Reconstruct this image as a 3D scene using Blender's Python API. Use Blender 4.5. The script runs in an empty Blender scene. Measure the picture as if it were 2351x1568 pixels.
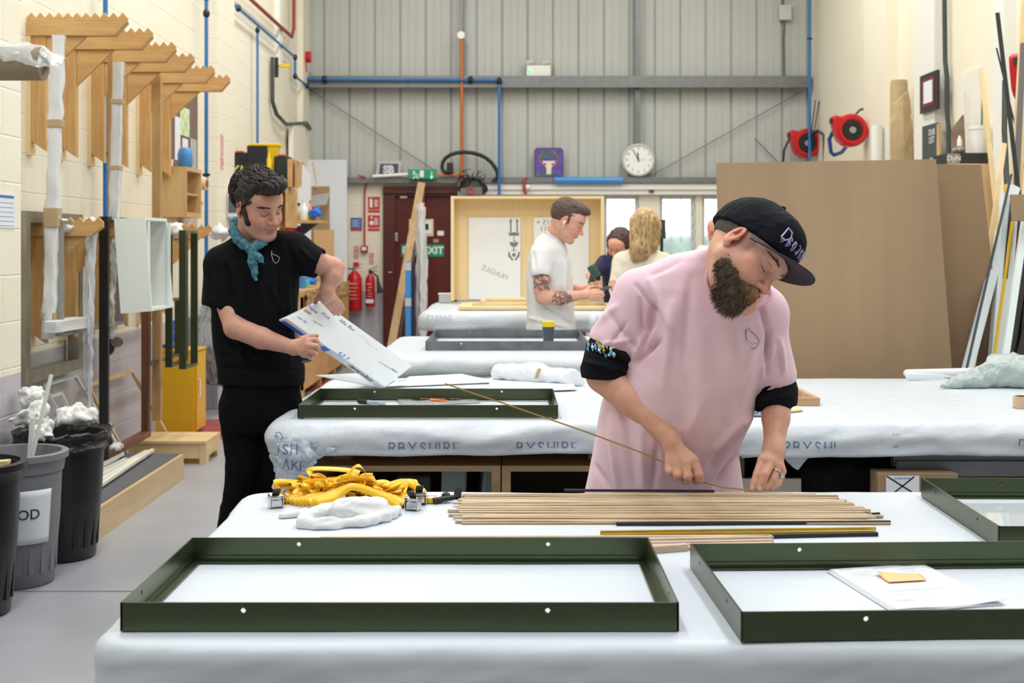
import bpy, bmesh, math, random
import numpy as np
from mathutils import Vector, Matrix, noise
random.seed(7); rng = np.random.default_rng(7)
C = bpy.context.scene.collection
sc = bpy.context.scene
# ---------------------------------------------------------------- camera, world, lights, exposure
F = 2900.0; CX = 1175.5; HY = 562.0; CAMZ = 1.5      # focal length in px of the 2351 frame, principal column, horizon row, eye height
cam_d = bpy.data.cameras.new('camera'); cam = bpy.data.objects.new('camera', cam_d); C.objects.link(cam)
cam.location = (0, 0, CAMZ); cam.rotation_euler = (math.pi/2, 0, 0)
cam_d.sensor_width = 36; cam_d.lens = 36*F/2351; cam_d.shift_y = (HY-784)/2351; cam_d.clip_end = 200; cam_d.clip_start = .05
cam_d.dof.use_dof = True; cam_d.dof.focus_distance = 3.45; cam_d.dof.aperture_fstop = 6.5
sc.camera = cam
sc.view_settings.view_transform = 'Standard'; sc.view_settings.look = 'None'; sc.view_settings.gamma = 1
sc.view_settings.use_curve_mapping = False; sc.view_settings.exposure = 0.22
w = bpy.data.worlds.new('world'); sc.world = w; w.use_nodes = True
w.node_tree.nodes['Background'].inputs[0].default_value = (.82, .9, 1, 1); w.node_tree.nodes['Background'].inputs[1].default_value = 3.2
sc.cycles.max_bounces = 8; sc.cycles.diffuse_bounces = 5; sc.cycles.glossy_bounces = 3; sc.cycles.transmission_bounces = 6; sc.cycles.transparent_max_bounces = 12
sc.cycles.sample_clamp_indirect = 4; sc.cycles.caustics_reflective = False; sc.cycles.caustics_refractive = False
try: sc.cycles.use_denoising = True
except Exception: pass
CEIL = 6.4
def area(name, x, y, z, sx, sy, power, col=(1, .97, .92), rot=(0, 0, 0)):
    l = bpy.data.lights.new(name, 'AREA'); l.shape = 'RECTANGLE'; l.size = sx; l.size_y = sy; l.energy = power; l.color = col
    o = bpy.data.objects.new(name, l); C.objects.link(o); o.location = (x, y, z); o.rotation_euler = rot; return o
for _y in (1.2, 5.2, 9.2, 13.2):
    for _x in (-1.3, 2.3):
        area('ceiling_lamp_light', _x, _y, CEIL-.16, .7, 2.6, 88, (.93, .97, 1) if _y < 9 else (1, .97, .9))
# ---------------------------------------------------------------- helpers
def P(px, py, Y): s = F/Y; return Vector(((px-CX)/s, Y, CAMZ+(HY-py)/s))
def lin(c): return tuple(((v/255)/12.92 if v/255 <= .04045 else ((v/255+.055)/1.055)**2.4) for v in c)+(1,)
MATS = {}
def mat(name, rgb, rough=.6, metal=0, bump=0, bscale=60, var=0, vscale=6, vcol=None, stretch=(1, 1, 1), spec=.5, trans=0, emit=0, alpha=1, attr=None, sheen=0, bdist=.01, sss=0):
    if name in MATS: return MATS[name]
    m = bpy.data.materials.new(name); m.use_nodes = True; MATS[name] = m; nt = m.node_tree; N = nt.nodes; L = nt.links
    b = N['Principled BSDF']; col = lin(rgb); b.inputs['Base Color'].default_value = col; b.inputs['Roughness'].default_value = rough
    b.inputs['Metallic'].default_value = metal; b.inputs['Specular IOR Level'].default_value = spec
    b.inputs['Transmission Weight'].default_value = trans; b.inputs['Alpha'].default_value = alpha; b.inputs['Sheen Weight'].default_value = sheen
    if sss: b.inputs['Subsurface Weight'].default_value = sss; b.inputs['Subsurface Radius'].default_value = (.5, .2, .1); b.inputs['Subsurface Scale'].default_value = .02
    if emit: b.inputs['Emission Color'].default_value = col; b.inputs['Emission Strength'].default_value = emit
    if bump or var:
        tc = N.new('ShaderNodeTexCoord'); mp = N.new('ShaderNodeMapping'); L.new(tc.outputs['Object'], mp.inputs[0]); mp.inputs['Scale'].default_value = stretch
    if bump:
        n = N.new('ShaderNodeTexNoise'); n.inputs['Scale'].default_value = bscale; n.inputs['Detail'].default_value = 4; L.new(mp.outputs[0], n.inputs['Vector'])
        bp = N.new('ShaderNodeBump'); bp.inputs['Strength'].default_value = bump; bp.inputs['Distance'].default_value = bdist; L.new(n.outputs[0], bp.inputs['Height']); L.new(bp.outputs[0], b.inputs['Normal'])
    src = None
    if attr:
        a = N.new('ShaderNodeAttribute'); a.attribute_name = attr; src = a.outputs['Color']
    if var:
        n = N.new('ShaderNodeTexNoise'); n.inputs['Scale'].default_value = vscale; n.inputs['Detail'].default_value = 5; L.new(mp.outputs[0], n.inputs['Vector'])
        r = N.new('ShaderNodeMapRange'); r.inputs[1].default_value = .35; r.inputs[2].default_value = .65; L.new(n.outputs[0], r.inputs[0])
        mx = N.new('ShaderNodeMix'); mx.data_type = 'RGBA'; c2 = lin(vcol) if vcol else tuple(v*(1-var) for v in col[:3])+(1,)
        mu = N.new('ShaderNodeMath'); mu.operation = 'MULTIPLY'; mu.inputs[1].default_value = var if vcol else 1; L.new(r.outputs[0], mu.inputs[0]); L.new(mu.outputs[0], mx.inputs['Factor'])
        mx.inputs['A'].default_value = col; mx.inputs['B'].default_value = c2
        if src: L.new(src, mx.inputs['A'])
        src = mx.outputs['Result']
    if src: L.new(src, b.inputs['Base Color'])
    return m
def wood(name, rgb, dark, axis='x', rough=.55, ring=18):
    if name in MATS: return MATS[name]
    m = mat(name, rgb, rough); nt = m.node_tree; N = nt.nodes; L = nt.links; b = N['Principled BSDF']
    tc = N.new('ShaderNodeTexCoord'); mp = N.new('ShaderNodeMapping'); L.new(tc.outputs['Object'], mp.inputs[0])
    mp.inputs['Scale'].default_value = {'x': (.08, 1, 1), 'y': (1, .08, 1), 'z': (1, 1, .08)}[axis]
    n = N.new('ShaderNodeTexNoise'); n.inputs['Scale'].default_value = ring; n.inputs['Detail'].default_value = 6; n.inputs['Distortion'].default_value = .8; L.new(mp.outputs[0], n.inputs['Vector'])
    wv = N.new('ShaderNodeTexNoise'); wv.inputs['Scale'].default_value = ring*9; L.new(mp.outputs[0], wv.inputs['Vector'])
    ad = N.new('ShaderNodeMath'); ad.operation = 'MULTIPLY_ADD'; ad.inputs[1].default_value = .35; L.new(wv.outputs[0], ad.inputs[0]); L.new(n.outputs[0], ad.inputs[2])
    r = N.new('ShaderNodeValToRGB'); r.color_ramp.elements[0].position = .5; r.color_ramp.elements[0].color = lin(dark); r.color_ramp.elements[1].position = .78; r.color_ramp.elements[1].color = lin(rgb)
    L.new(ad.outputs[0], r.inputs[0]); L.new(r.outputs[0], b.inputs['Base Color'])
    bp = N.new('ShaderNodeBump'); bp.inputs['Strength'].default_value = .15; bp.inputs['Distance'].default_value = .004; L.new(ad.outputs[0], bp.inputs['Height']); L.new(bp.outputs[0], b.inputs['Normal'])
    return m
def blocks(name, upper, lower, zcut, bs=.45):
    """painted concrete blockwork: cream above, grey paint below zcut, mortar joints as bump"""
    m = mat(name, upper, .55); nt = m.node_tree; N = nt.nodes; L = nt.links; b = N['Principled BSDF']
    g = N.new('ShaderNodeNewGeometry'); sx = N.new('ShaderNodeSeparateXYZ'); L.new(g.outputs['Position'], sx.inputs[0])
    cb = N.new('ShaderNodeCombineXYZ')
    sm = N.new('ShaderNodeMath'); sm.operation = 'ADD'; L.new(sx.outputs['X'], sm.inputs[0]); L.new(sx.outputs['Y'], sm.inputs[1])
    L.new(sm.outputs[0], cb.inputs[0]); L.new(sx.outputs['Z'], cb.inputs[1])
    br = N.new('ShaderNodeTexBrick'); br.inputs['Scale'].default_value = 1; br.inputs['Mortar Size'].default_value = .006; br.inputs['Mortar Smooth'].default_value = .6
    br.inputs['Brick Width'].default_value = .45; br.inputs['Row Height'].default_value = .225; L.new(cb.outputs[0], br.inputs[0])
    n = N.new('ShaderNodeTexNoise'); n.inputs['Scale'].default_value = 35; n.inputs['Detail'].default_value = 5; L.new(g.outputs['Position'], n.inputs[0])
    ad = N.new('ShaderNodeMath'); ad.operation = 'MULTIPLY_ADD'; ad.inputs[1].default_value = -1; L.new(br.outputs['Fac'], ad.inputs[0])
    nm = N.new('ShaderNodeMath'); nm.operation = 'MULTIPLY'; nm.inputs[1].default_value = .35; L.new(n.outputs[0], nm.inputs[0]); L.new(nm.outputs[0], ad.inputs[2])
    bp = N.new('ShaderNodeBump'); bp.inputs['Strength'].default_value = bs; bp.inputs['Distance'].default_value = .016; L.new(ad.outputs[0], bp.inputs['Height']); L.new(bp.outputs[0], b.inputs['Normal'])
    gt = N.new('ShaderNodeMath'); gt.operation = 'GREATER_THAN'; gt.inputs[1].default_value = zcut; L.new(sx.outputs['Z'], gt.inputs[0])
    n2 = N.new('ShaderNodeTexNoise'); n2.inputs['Scale'].default_value = 1.3; n2.inputs['Detail'].default_value = 6; L.new(g.outputs['Position'], n2.inputs[0])
    mx = N.new('ShaderNodeMix'); mx.data_type = 'RGBA'; mx.inputs['A'].default_value = lin(lower); mx.inputs['B'].default_value = lin(upper); L.new(gt.outputs[0], mx.inputs['Factor'])
    r = N.new('ShaderNodeMapRange'); r.inputs[1].default_value = .5; r.inputs[2].default_value = .8; r.inputs[4].default_value = .35; L.new(n2.outputs[0], r.inputs[0])
    m2 = N.new('ShaderNodeMix'); m2.data_type = 'RGBA'; m2.blend_type = 'MULTIPLY'; L.new(r.outputs[0], m2.inputs['Factor']); L.new(mx.outputs['Result'], m2.inputs['A']); m2.inputs['B'].default_value = lin((246, 234, 208)); L.new(m2.outputs['Result'], b.inputs['Base Color'])
    return m
class MB:
    def __init__(s): s.v = []; s.f = []; s.col = None
    def add(s, vs, fs):
        o = len(s.v); s.v += [tuple(v) for v in vs]; s.f += [tuple(i+o for i in f) for f in fs]; return s
    def box(s, a, b):
        x0, y0, z0 = [min(p, q) for p, q in zip(a, b)]; x1, y1, z1 = [max(p, q) for p, q in zip(a, b)]
        return s.add([(x0, y0, z0), (x1, y0, z0), (x1, y1, z0), (x0, y1, z0), (x0, y0, z1), (x1, y0, z1), (x1, y1, z1), (x0, y1, z1)],
                     [(0, 3, 2, 1), (4, 5, 6, 7), (0, 1, 5, 4), (1, 2, 6, 5), (2, 3, 7, 6), (3, 0, 4, 7)])
    def quad8(s, bot, top):
        return s.add(list(bot)+list(top), [(0, 3, 2, 1), (4, 5, 6, 7), (0, 1, 5, 4), (1, 2, 6, 5), (2, 3, 7, 6), (3, 0, 4, 7)])
    def slab(s, q, t):
        """four corners, thickened by t along their normal"""
        q = [Vector(p) for p in q]; n = (q[2]-q[0]).cross(q[3]-q[1]).normalized()*t
        return s.quad8(q, [p+n for p in q])
    def bar(s, a, b, w, h, up=(0, 0, 1)):
        a = Vector(a); b = Vector(b); d = (b-a).normalized(); u = Vector(up); r = d.cross(u)
        if r.length < 1e-4: r = d.cross(Vector((0, 1, 0)))
        r.normalize(); u = r.cross(d).normalized(); q = [r*(i*w/2)+u*(j*h/2) for i, j in ((-1, -1), (1, -1), (1, 1), (-1, 1))]
        return s.quad8([a+k for k in q], [b+k for k in q])
    def prism(s, pts, d):
        pts = [Vector(p) for p in pts]; n = len(pts); d = Vector(d)
        return s.add(pts+[p+d for p in pts], [tuple(range(n-1, -1, -1)), tuple(range(n, 2*n))]+[(i, (i+1) % n, n+(i+1) % n, n+i) for i in range(n)])
    def tube(s, pts, r, n=10, caps=True):
        pts = [Vector(p) for p in pts]; m = len(pts); rs = r if hasattr(r, '__len__') else [r]*m; vs = []; fs = []
        t0 = (pts[1]-pts[0]).normalized(); ref = Vector((0, 0, 1)) if abs(t0.z) < .9 else Vector((1, 0, 0)); u = t0.cross(ref).normalized()
        for i, p in enumerate(pts):
            t = (pts[min(i+1, m-1)]-pts[max(i-1, 0)])
            if t.length > 1e-9: t.normalize(); u = (u-t*u.dot(t)); u.normalize()
            v = t.cross(u)
            for k in range(n): a = 2*math.pi*k/n; vs.append(p+(u*math.cos(a)+v*math.sin(a))*rs[i])
        for i in range(m-1):
            for k in range(n): a = i*n+k; b = i*n+(k+1) % n; fs.append((a, b, b+n, a+n))
        if caps: fs += [tuple(range(n-1, -1, -1)), tuple((m-1)*n+k for k in range(n))]
        return s.add(vs, fs)
    def ribbon(s, pts, wd, th=.0012):
        """flat strap: pts with width vectors"""
        vs = []; fs = []
        for (p, q) in zip(pts, wd): p = Vector(p); q = Vector(q); vs += [p-q, p+q]
        for i in range(len(pts)-1): a = 2*i; fs.append((a, a+1, a+3, a+2))
        return s.add(vs, fs)
    def lathe(s, prof, c=(0, 0, 0), n=32, axis='z', cap=True):
        c = Vector(c); vs = []; m = len(prof)
        for r, h in prof:
            for k in range(n):
                a = 2*math.pi*k/n; x, y = r*math.cos(a), r*math.sin(a)
                vs.append(c+Vector({'z': (x, y, h), 'y': (x, h, y), 'x': (h, x, y)}[axis]))
        fs = [(i*n+k, i*n+(k+1) % n, (i+1)*n+(k+1) % n, (i+1)*n+k) for i in range(m-1) for k in range(n)]
        if cap: fs += [tuple(range(n-1, -1, -1)), tuple((m-1)*n+k for k in range(n))]
        return s.add(vs, fs)
    def ball(s, c, r, n=16, m=10):
        r = r if hasattr(r, '__len__') else (r, r, r); c = Vector(c); vs = []
        for j in range(m+1):
            p = math.pi*j/m
            for k in range(n): a = 2*math.pi*k/n; vs.append(c+Vector((r[0]*math.sin(p)*math.cos(a), r[1]*math.sin(p)*math.sin(a), r[2]*math.cos(p))))
        return s.add(vs, [(i*n+k, (i+1)*n+k, (i+1)*n+(k+1) % n, i*n+(k+1) % n) for i in range(m) for k in range(n)])
    def grid(s, fn, nu, nv):
        vs = [fn(i/nu, j/nv) for i in range(nu+1) for j in range(nv+1)]
        return s.add(vs, [(i*(nv+1)+j, (i+1)*(nv+1)+j, (i+1)*(nv+1)+j+1, i*(nv+1)+j+1) for i in range(nu) for j in range(nv)])
    def xf(s, M): s.v = [tuple(M @ Vector(v)) for v in s.v]; return s
def origin_of(o):
    return Vector(o.get('_o', (0, 0, 0))) if o else Vector((0, 0, 0))
ORG = {}
def obj(name, mb, m, parent=None, loc=None, smooth=False, bev=0, sub=0, thick=0, merge=False):
    """one mesh object from world-space vertices; origin at loc or at its parent's"""
    org = ORG.get(parent.name, Vector((0, 0, 0))) if parent else (Vector(loc) if loc is not None else None)
    if org is None:
        a = np.array(mb.v) if not hasattr(mb, 'co') else mb.co; mn = a.min(0); mxx = a.max(0); org = Vector(((mn[0]+mxx[0])/2, (mn[1]+mxx[1])/2, mn[2]))
    me = bpy.data.meshes.new(name)
    if hasattr(mb, 'co'):
        me.from_pydata((mb.co-np.array(org)).tolist(), [], mb.quads.tolist())
    else:
        me.from_pydata([(v[0]-org.x, v[1]-org.y, v[2]-org.z) for v in mb.v], [], mb.f)
    if not hasattr(mb, 'co'):
        bm = bmesh.new(); bm.from_mesh(me)
        if merge: bmesh.ops.remove_doubles(bm, verts=bm.verts, dist=1e-5)
        bmesh.ops.recalc_face_normals(bm, faces=bm.faces); bm.to_mesh(me); bm.free()
    for mm in (m if isinstance(m, (list, tuple)) else [m]): me.materials.append(mm)
    if smooth:
        me.polygons.foreach_set('use_smooth', [True]*len(me.polygons))
        if smooth == 'auto':
            try: me.set_sharp_from_angle(angle=math.radians(40))
            except Exception: pass
    o = bpy.data.objects.new(name, me); C.objects.link(o)
    if parent: o.parent = parent; ORG[o.name] = org
    else: o.location = org; ORG[o.name] = org
    if thick: k = o.modifiers.new('thick', 'SOLIDIFY'); k.thickness = thick; k.offset = 0
    if bev: k = o.modifiers.new('bevel', 'BEVEL'); k.width = bev; k.segments = 2; k.limit_method = 'ANGLE'; k.angle_limit = math.radians(40)
    if sub: k = o.modifiers.new('sub', 'SUBSURF'); k.levels = sub; k.render_levels = sub
    return o
def tag(o, label, cat, group=None, kind=None):
    if label: o['label'] = label
    if cat: o['category'] = cat
    if group: o['group'] = group
    if kind: o['kind'] = kind
    return o
def thing(name, label, cat, loc, group=None):
    o = bpy.data.objects.new(name, None); C.objects.link(o); o.location = loc; o.empty_display_size = .05; ORG[o.name] = Vector(loc); return tag(o, label, cat, group)
def struct(name, mb, m, **k):
    o = obj(name, mb, m, loc=(0, 0, 0), **k); o['kind'] = 'structure'; return o
def dup(root, loc=None, rotz=None, label=None, group=None):
    r = root.copy(); C.objects.link(r); ORG[r.name] = Vector(loc if loc is not None else root.location)
    if loc is not None: r.location = loc
    if rotz is not None: r.rotation_euler = (0, 0, rotz)
    if label: r['label'] = label
    if group: r['group'] = group
    for ch in [c for c in bpy.data.objects if c.parent == root]:
        c = ch.copy(); C.objects.link(c); c.parent = r
        for g in [d for d in bpy.data.objects if d.parent == ch]:
            d = g.copy(); C.objects.link(d); d.parent = c
    return r
def text_mb(s, size, origin, xdir, updir, align='CENTER', mirror=False, extrude=.0004, shear=0, bold=0):
    """flat letters standing on a surface, as mesh"""
    cu = bpy.data.curves.new('t', 'FONT'); cu.body = s; cu.size = size; cu.align_x = align; cu.align_y = 'CENTER'; cu.extrude = extrude; cu.shear = shear; cu.offset = bold; cu.resolution_u = 3
    o = bpy.data.objects.new('t', cu); C.objects.link(o); dg = bpy.context.evaluated_depsgraph_get(); me = bpy.data.meshes.new_from_object(o.evaluated_get(dg))
    X = Vector(xdir).normalized(); U = Vector(updir).normalized(); Nn = X.cross(U); O = Vector(origin); mb = MB(); sgn = -1 if mirror else 1
    mb.add([O+X*(v.co.x*sgn)+U*v.co.y+Nn*v.co.z for v in me.vertices], [tuple(p.vertices) for p in me.polygons])
    bpy.data.objects.remove(o); bpy.data.curves.remove(cu); bpy.data.meshes.remove(me); return mb
def line_mb(mb, pts, O, X, U, wd):
    """thin drawn strokes lying on a surface: 2D points, raised .5 mm"""
    O = Vector(O); X = Vector(X).normalized(); U = Vector(U).normalized(); Nn = X.cross(U)*.0006
    for (a, b) in zip(pts[:-1], pts[1:]):
        d = Vector((b[0]-a[0], b[1]-a[1]));
        if d.length < 1e-7: continue
        d.normalize(); n = Vector((-d.y, d.x))*wd/2; e = d*wd*.3
        q = [(a[0]+n.x-e.x, a[1]+n.y-e.y), (a[0]-n.x-e.x, a[1]-n.y-e.y), (b[0]-n.x+e.x, b[1]-n.y+e.y), (b[0]+n.x+e.x, b[1]+n.y+e.y)]
        mb.add([O+X*p[0]+U*p[1]+Nn for p in q], [(0, 1, 2, 3)])
    return mb
# ---------------------------------------------------------------- signed distance sculpting (people, soft bundles): numpy field + surface nets
class Field:
    def __init__(s, lo, hi, h):
        s.lo = np.array(lo, float); s.h = h; s.n = np.ceil((np.array(hi)-s.lo)/h).astype(int)+1; s.f = np.full(s.n, 1.0, np.float32)
    def _sub(s, lo, hi, pad):
        a = np.clip(np.floor((np.array(lo)-pad-s.lo)/s.h).astype(int), 0, s.n-1); b = np.clip(np.ceil((np.array(hi)+pad-s.lo)/s.h).astype(int)+1, 1, s.n)
        if (b <= a).any(): return None
        sl = tuple(slice(i, j) for i, j in zip(a, b)); ax = [(s.lo[k]+s.h*np.arange(a[k], b[k])).astype(np.float32) for k in range(3)]
        return sl, ax[0][:, None, None], ax[1][None, :, None], ax[2][None, None, :]
    def _mix(s, sl, d, k, op):
        f = s.f[sl]
        if op < 0: d = -d
        if k <= 0: s.f[sl] = np.minimum(f, d) if op > 0 else np.maximum(f, d); return
        hh = np.maximum(k-np.abs(f-d), 0)/k
        s.f[sl] = (np.minimum(f, d)-hh*hh*k*.25) if op > 0 else (np.maximum(f, d)+hh*hh*k*.25)
    def cap(s, a, b, ra, rb=None, k=.01, op=1):
        rb = ra if rb is None else rb; a = np.array(a, float); b = np.array(b, float); R = max(ra, rb)
        q = s._sub(np.minimum(a, b)-R, np.maximum(a, b)+R, k+2*s.h)
        if q is None: return s
        sl, X, Y, Z = q; d = b-a; L2 = (d*d).sum()+1e-12
        t = np.clip(((X-a[0])*d[0]+(Y-a[1])*d[1]+(Z-a[2])*d[2])/L2, 0, 1)
        D = np.sqrt((X-a[0]-t*d[0])**2+(Y-a[1]-t*d[1])**2+(Z-a[2]-t*d[2])**2)-(ra+t*(rb-ra)); s._mix(sl, D.astype(np.float32), k, op); return s
    def ell(s, c, r, k=.01, op=1, R=None):
        c = np.array(c, float); r = np.array(r, float); m = r.max(); q = s._sub(c-m, c+m, k+2*s.h)
        if q is None: return s
        sl, X, Y, Z = q; p = [X-c[0], Y-c[1], Z-c[2]]
        if R is not None: R = np.array(R, float); p = [p[0]*R[0, i]+p[1]*R[1, i]+p[2]*R[2, i] for i in range(3)]
        k0 = np.sqrt((p[0]/r[0])**2+(p[1]/r[1])**2+(p[2]/r[2])**2)+1e-9; k1 = np.sqrt((p[0]/r[0]**2)**2+(p[1]/r[1]**2)**2+(p[2]/r[2]**2)**2)+1e-9
        s._mix(sl, (k0*(k0-1)/k1).astype(np.float32), k, op); return s
    def loft(s, rows, k=.01, op=1, ex=2.3):
        """stack of horizontal ellipses: rows of (z, cx, cy, a, b)"""
        rows = sorted(rows); A = np.array(rows, float); z0, z1 = A[0, 0], A[-1, 0]; mx = A[:, 3].max(); my = A[:, 4].max()
        q = s._sub((A[:, 1].min()-mx, A[:, 2].min()-my, z0), (A[:, 1].max()+mx, A[:, 2].max()+my, z1), k+2*s.h)
        if q is None: return s
        sl, X, Y, Z = q; z = Z.ravel(); g = []
        for j in range(1, 5):                                        # smooth interpolation between rows
            v = np.interp(z, A[:, 0], A[:, j]); g.append(v)
        cx, cy, a, b = [v.astype(np.float32)[None, None, :] for v in g]; m = np.minimum(a, b)
        r = (np.abs((X-cx)/a)**ex+np.abs((Y-cy)/b)**ex+1e-9)**(1/ex); d = (r-1)*m
        d = np.maximum(d, np.maximum(z0-Z, Z-z1)); s._mix(sl, d.astype(np.float32), k, op); return s
    def at(s, p):
        i = np.round((np.array(p)-s.lo)/s.h).astype(int); return s.f[tuple(np.clip(i, 0, s.n-1))]
    def rim(s, a, b, r, n=44):
        """ring where a tube-shaped opening (axis a to b, radius r) leaves the surface"""
        a = np.array(a, float); b = np.array(b, float); d = (b-a)/np.linalg.norm(b-a); u = np.cross(d, (0, 1, 0)); u /= np.linalg.norm(u); v = np.cross(d, u); out = []
        for k in range(n):
            w_ = u*math.cos(6.2832*k/n)+v*math.sin(6.2832*k/n)
            for t in np.linspace(.12, -.12, 97):
                p = a+d*t+w_*(r+.004)
                if s.at(p) < 0: out.append(p); break
        m = len(out)
        for _ in range(2): out = [out[i]*.4+(out[i-1]+out[(i+1) % m])*.3 for i in range(m)]
        return out+[out[0]] if m > 20 else []
    def mesh(s, smooth=1):
        f = s.f; f = np.pad(f, 1, constant_values=1.0); s0 = f < 0; n = np.array(f.shape)-1
        cs = [(i, j, k) for i in (0, 1) for j in (0, 1) for k in (0, 1)]
        cnt = np.zeros(n, np.int8)
        for (i, j, k) in cs: cnt += s0[i:i+n[0], j:j+n[1], k:k+n[2]]
        act = np.argwhere((cnt > 0) & (cnt < 8)); idx = np.full(n, -1, np.int64); idx[tuple(act.T)] = np.arange(len(act))
        acc = np.zeros((len(act), 3)); num = np.zeros(len(act))
        for (i, j, k) in cs:
            for ax in range(3):
                if (i, j, k)[ax]: continue
                e = [i, j, k]; e[ax] = 1
                fa = f[act[:, 0]+i, act[:, 1]+j, act[:, 2]+k]; fb = f[act[:, 0]+e[0], act[:, 1]+e[1], act[:, 2]+e[2]]
                c = (fa < 0) != (fb < 0); t = np.where(c, fa/(fa-fb+1e-12), 0); p = np.tile(np.array([i, j, k], float), (len(act), 1)); p[:, ax] += t
                acc[c] += p[c]; num[c] += 1
        co = (acc/num[:, None]+act-1)*s.h+s.lo; quads = []
        for ax in range(3):
            o = [1 if k != ax else 0 for k in range(3)]; sh = np.array(f.shape)
            A = s0[tuple(slice(1, sh[k]-1) if k != ax else slice(0, sh[k]-1) for k in range(3))]; B = s0[tuple(slice(1, sh[k]-1) if k != ax else slice(1, sh[k]) for k in range(3))]
            e = np.argwhere(A != B); e = e+np.array([1 if k != ax else 0 for k in range(3)]); u, v = [(1, 2), (2, 0), (0, 1)][ax]
            def ID(du, dv):
                q = e.copy(); q[:, u] -= du; q[:, v] -= dv; return idx[tuple(q.T)]
            Q = np.stack([ID(1, 1), ID(0, 1), ID(0, 0), ID(1, 0)], 1); flip = ~s0[tuple(e.T)]; Q[flip] = Q[flip][:, ::-1]; quads.append(Q)
        q = np.concatenate(quads); q = q[(q >= 0).all(1)]
        for _ in range(smooth):                                      # gentle relaxation
            a = np.zeros_like(co); c = np.zeros(len(co))
            for i in range(4):
                np.add.at(a, q[:, i], co[q[:, (i+1) % 4]]); np.add.at(c, q[:, i], 1)
            co = co*.5+.5*a/np.maximum(c, 1)[:, None]
        m = Mesh(); m.co = co; m.quads = q; return m
class Mesh:
    def normals(s):
        p = s.co; q = s.quads; n = np.cross(p[q[:, 2]]-p[q[:, 0]], p[q[:, 3]]-p[q[:, 1]]); N = np.zeros_like(p)
        for i in range(4): np.add.at(N, q[:, i], n)
        return N/(np.linalg.norm(N, axis=1)[:, None]+1e-12)
    def join(s, o):
        s.quads = np.concatenate([s.quads, o.quads+len(s.co)]); s.co = np.concatenate([s.co, o.co]); return s
def fnoise(p, seed=0, octv=3, ridge=False):
    """cheap vectorised value noise from warped sines"""
    r = np.random.default_rng(seed); out = np.zeros(len(p)); amp = 1.0; fr = 1.0
    for o in range(octv):
        acc = np.zeros(len(p)); w = p*fr
        for _ in range(5):
            d = r.normal(size=3); d /= np.linalg.norm(d); ph = r.uniform(0, 6.28); d2 = r.normal(size=3); acc += np.sin(w@d*6.28+ph+1.3*np.sin(w@d2*3+ph))
        acc /= 3.2
        if ridge: acc = 1-2*np.abs(acc)
        out += amp*acc; amp *= .5; fr *= 2
    return out
def setcol(o, col, name='tint'):
    a = o.data.color_attributes.new(name, 'FLOAT_COLOR', 'POINT'); c = np.ones((len(col), 4), np.float32); c[:, :3] = col; a.data.foreach_set('color', c.ravel())
# ================================================================ the setting
XL, XR, YB = -2.8, 4.03, 17.06; ZG = 2.38          # left wall, right wall, back wall, top of the back wall's blockwork
SB = F/YB
def BX(px): return (px-CX)/SB
def BZ(py): return CAMZ+(HY-py)/SB
m_floor = mat('floor_paint', (163, 165, 172), .32, bump=.08, bscale=25, var=.35, vscale=2.2, vcol=(140, 141, 147), spec=.5)
struct('floor', MB().box((-3.2, -3.2, -.1), (4.4, 17.3, 0)), m_floor)
tag(struct('trim_1', MB().box((-2.7, 9.75, 0), (-1.9, 10.85, .003)).box((-2.3, 12.9, 0), (-1.35, 14.4, .003)), mat('red_floor_paint', (150, 62, 62), .4, var=.5, vscale=9, vcol=(178, 110, 108))), None, None)
struct('trim_2', MB().box((-3.1, 5.46, 0), (-.8, 5.472, .002)), mat('floor_joint', (120, 120, 126), .8))
m_blk = blocks('painted_blockwork', (236, 231, 215), (190, 187, 196), .87)
struct('wall_left', MB().box((XL-.25, -3, 0), (XL, YB+.2, CEIL)), m_blk)
struct('trim_15', MB().box((XL, -3, 0), (-2.43, 6.25, CEIL)), m_blk); struct('trim_16', MB().box((XL, 11.5, 0), (XL+.12, 12.2, CEIL)), m_blk); struct('trim_17', MB().box((XL, YB-.55, 0), (XL+.07, YB, CEIL)), m_blk)
m_blkr = blocks('painted_blockwork_right', (236, 231, 213), (190, 187, 196), .87, .18)
struct('wall_right', MB().box((XR, -3, 0), (XR+.25, YB+.2, CEIL)), m_blkr)
struct('trim_18', MB().box((XR, 13.2, 0), (XR-.12, 14.05, CEIL)), m_blkr)
m_wp = mat('white_paint', (232, 232, 228), .5, bump=.1, bscale=40)
struct('trim_3', MB().box((XR-.1, 11.75, 0), (XR, 12.35, CEIL)), m_wp)
struct('trim_4', MB().box((XR-.1, 10.1, 0), (XR, 10.32, CEIL)), m_wp)
struct('ceiling', MB().box((-3.1, -3.2, CEIL), (4.4, 17.4, CEIL+.1)), mat('ceiling_panel', (222, 224, 224), .7))
struct('wall_front_added', MB().box((XL-.25, -3.2, 0), (XR+.25, -3, CEIL)), mat('light_block_grey', (112, 114, 120), .6))  # unseen dark wall behind the camera, added to cut light from the front
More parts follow.
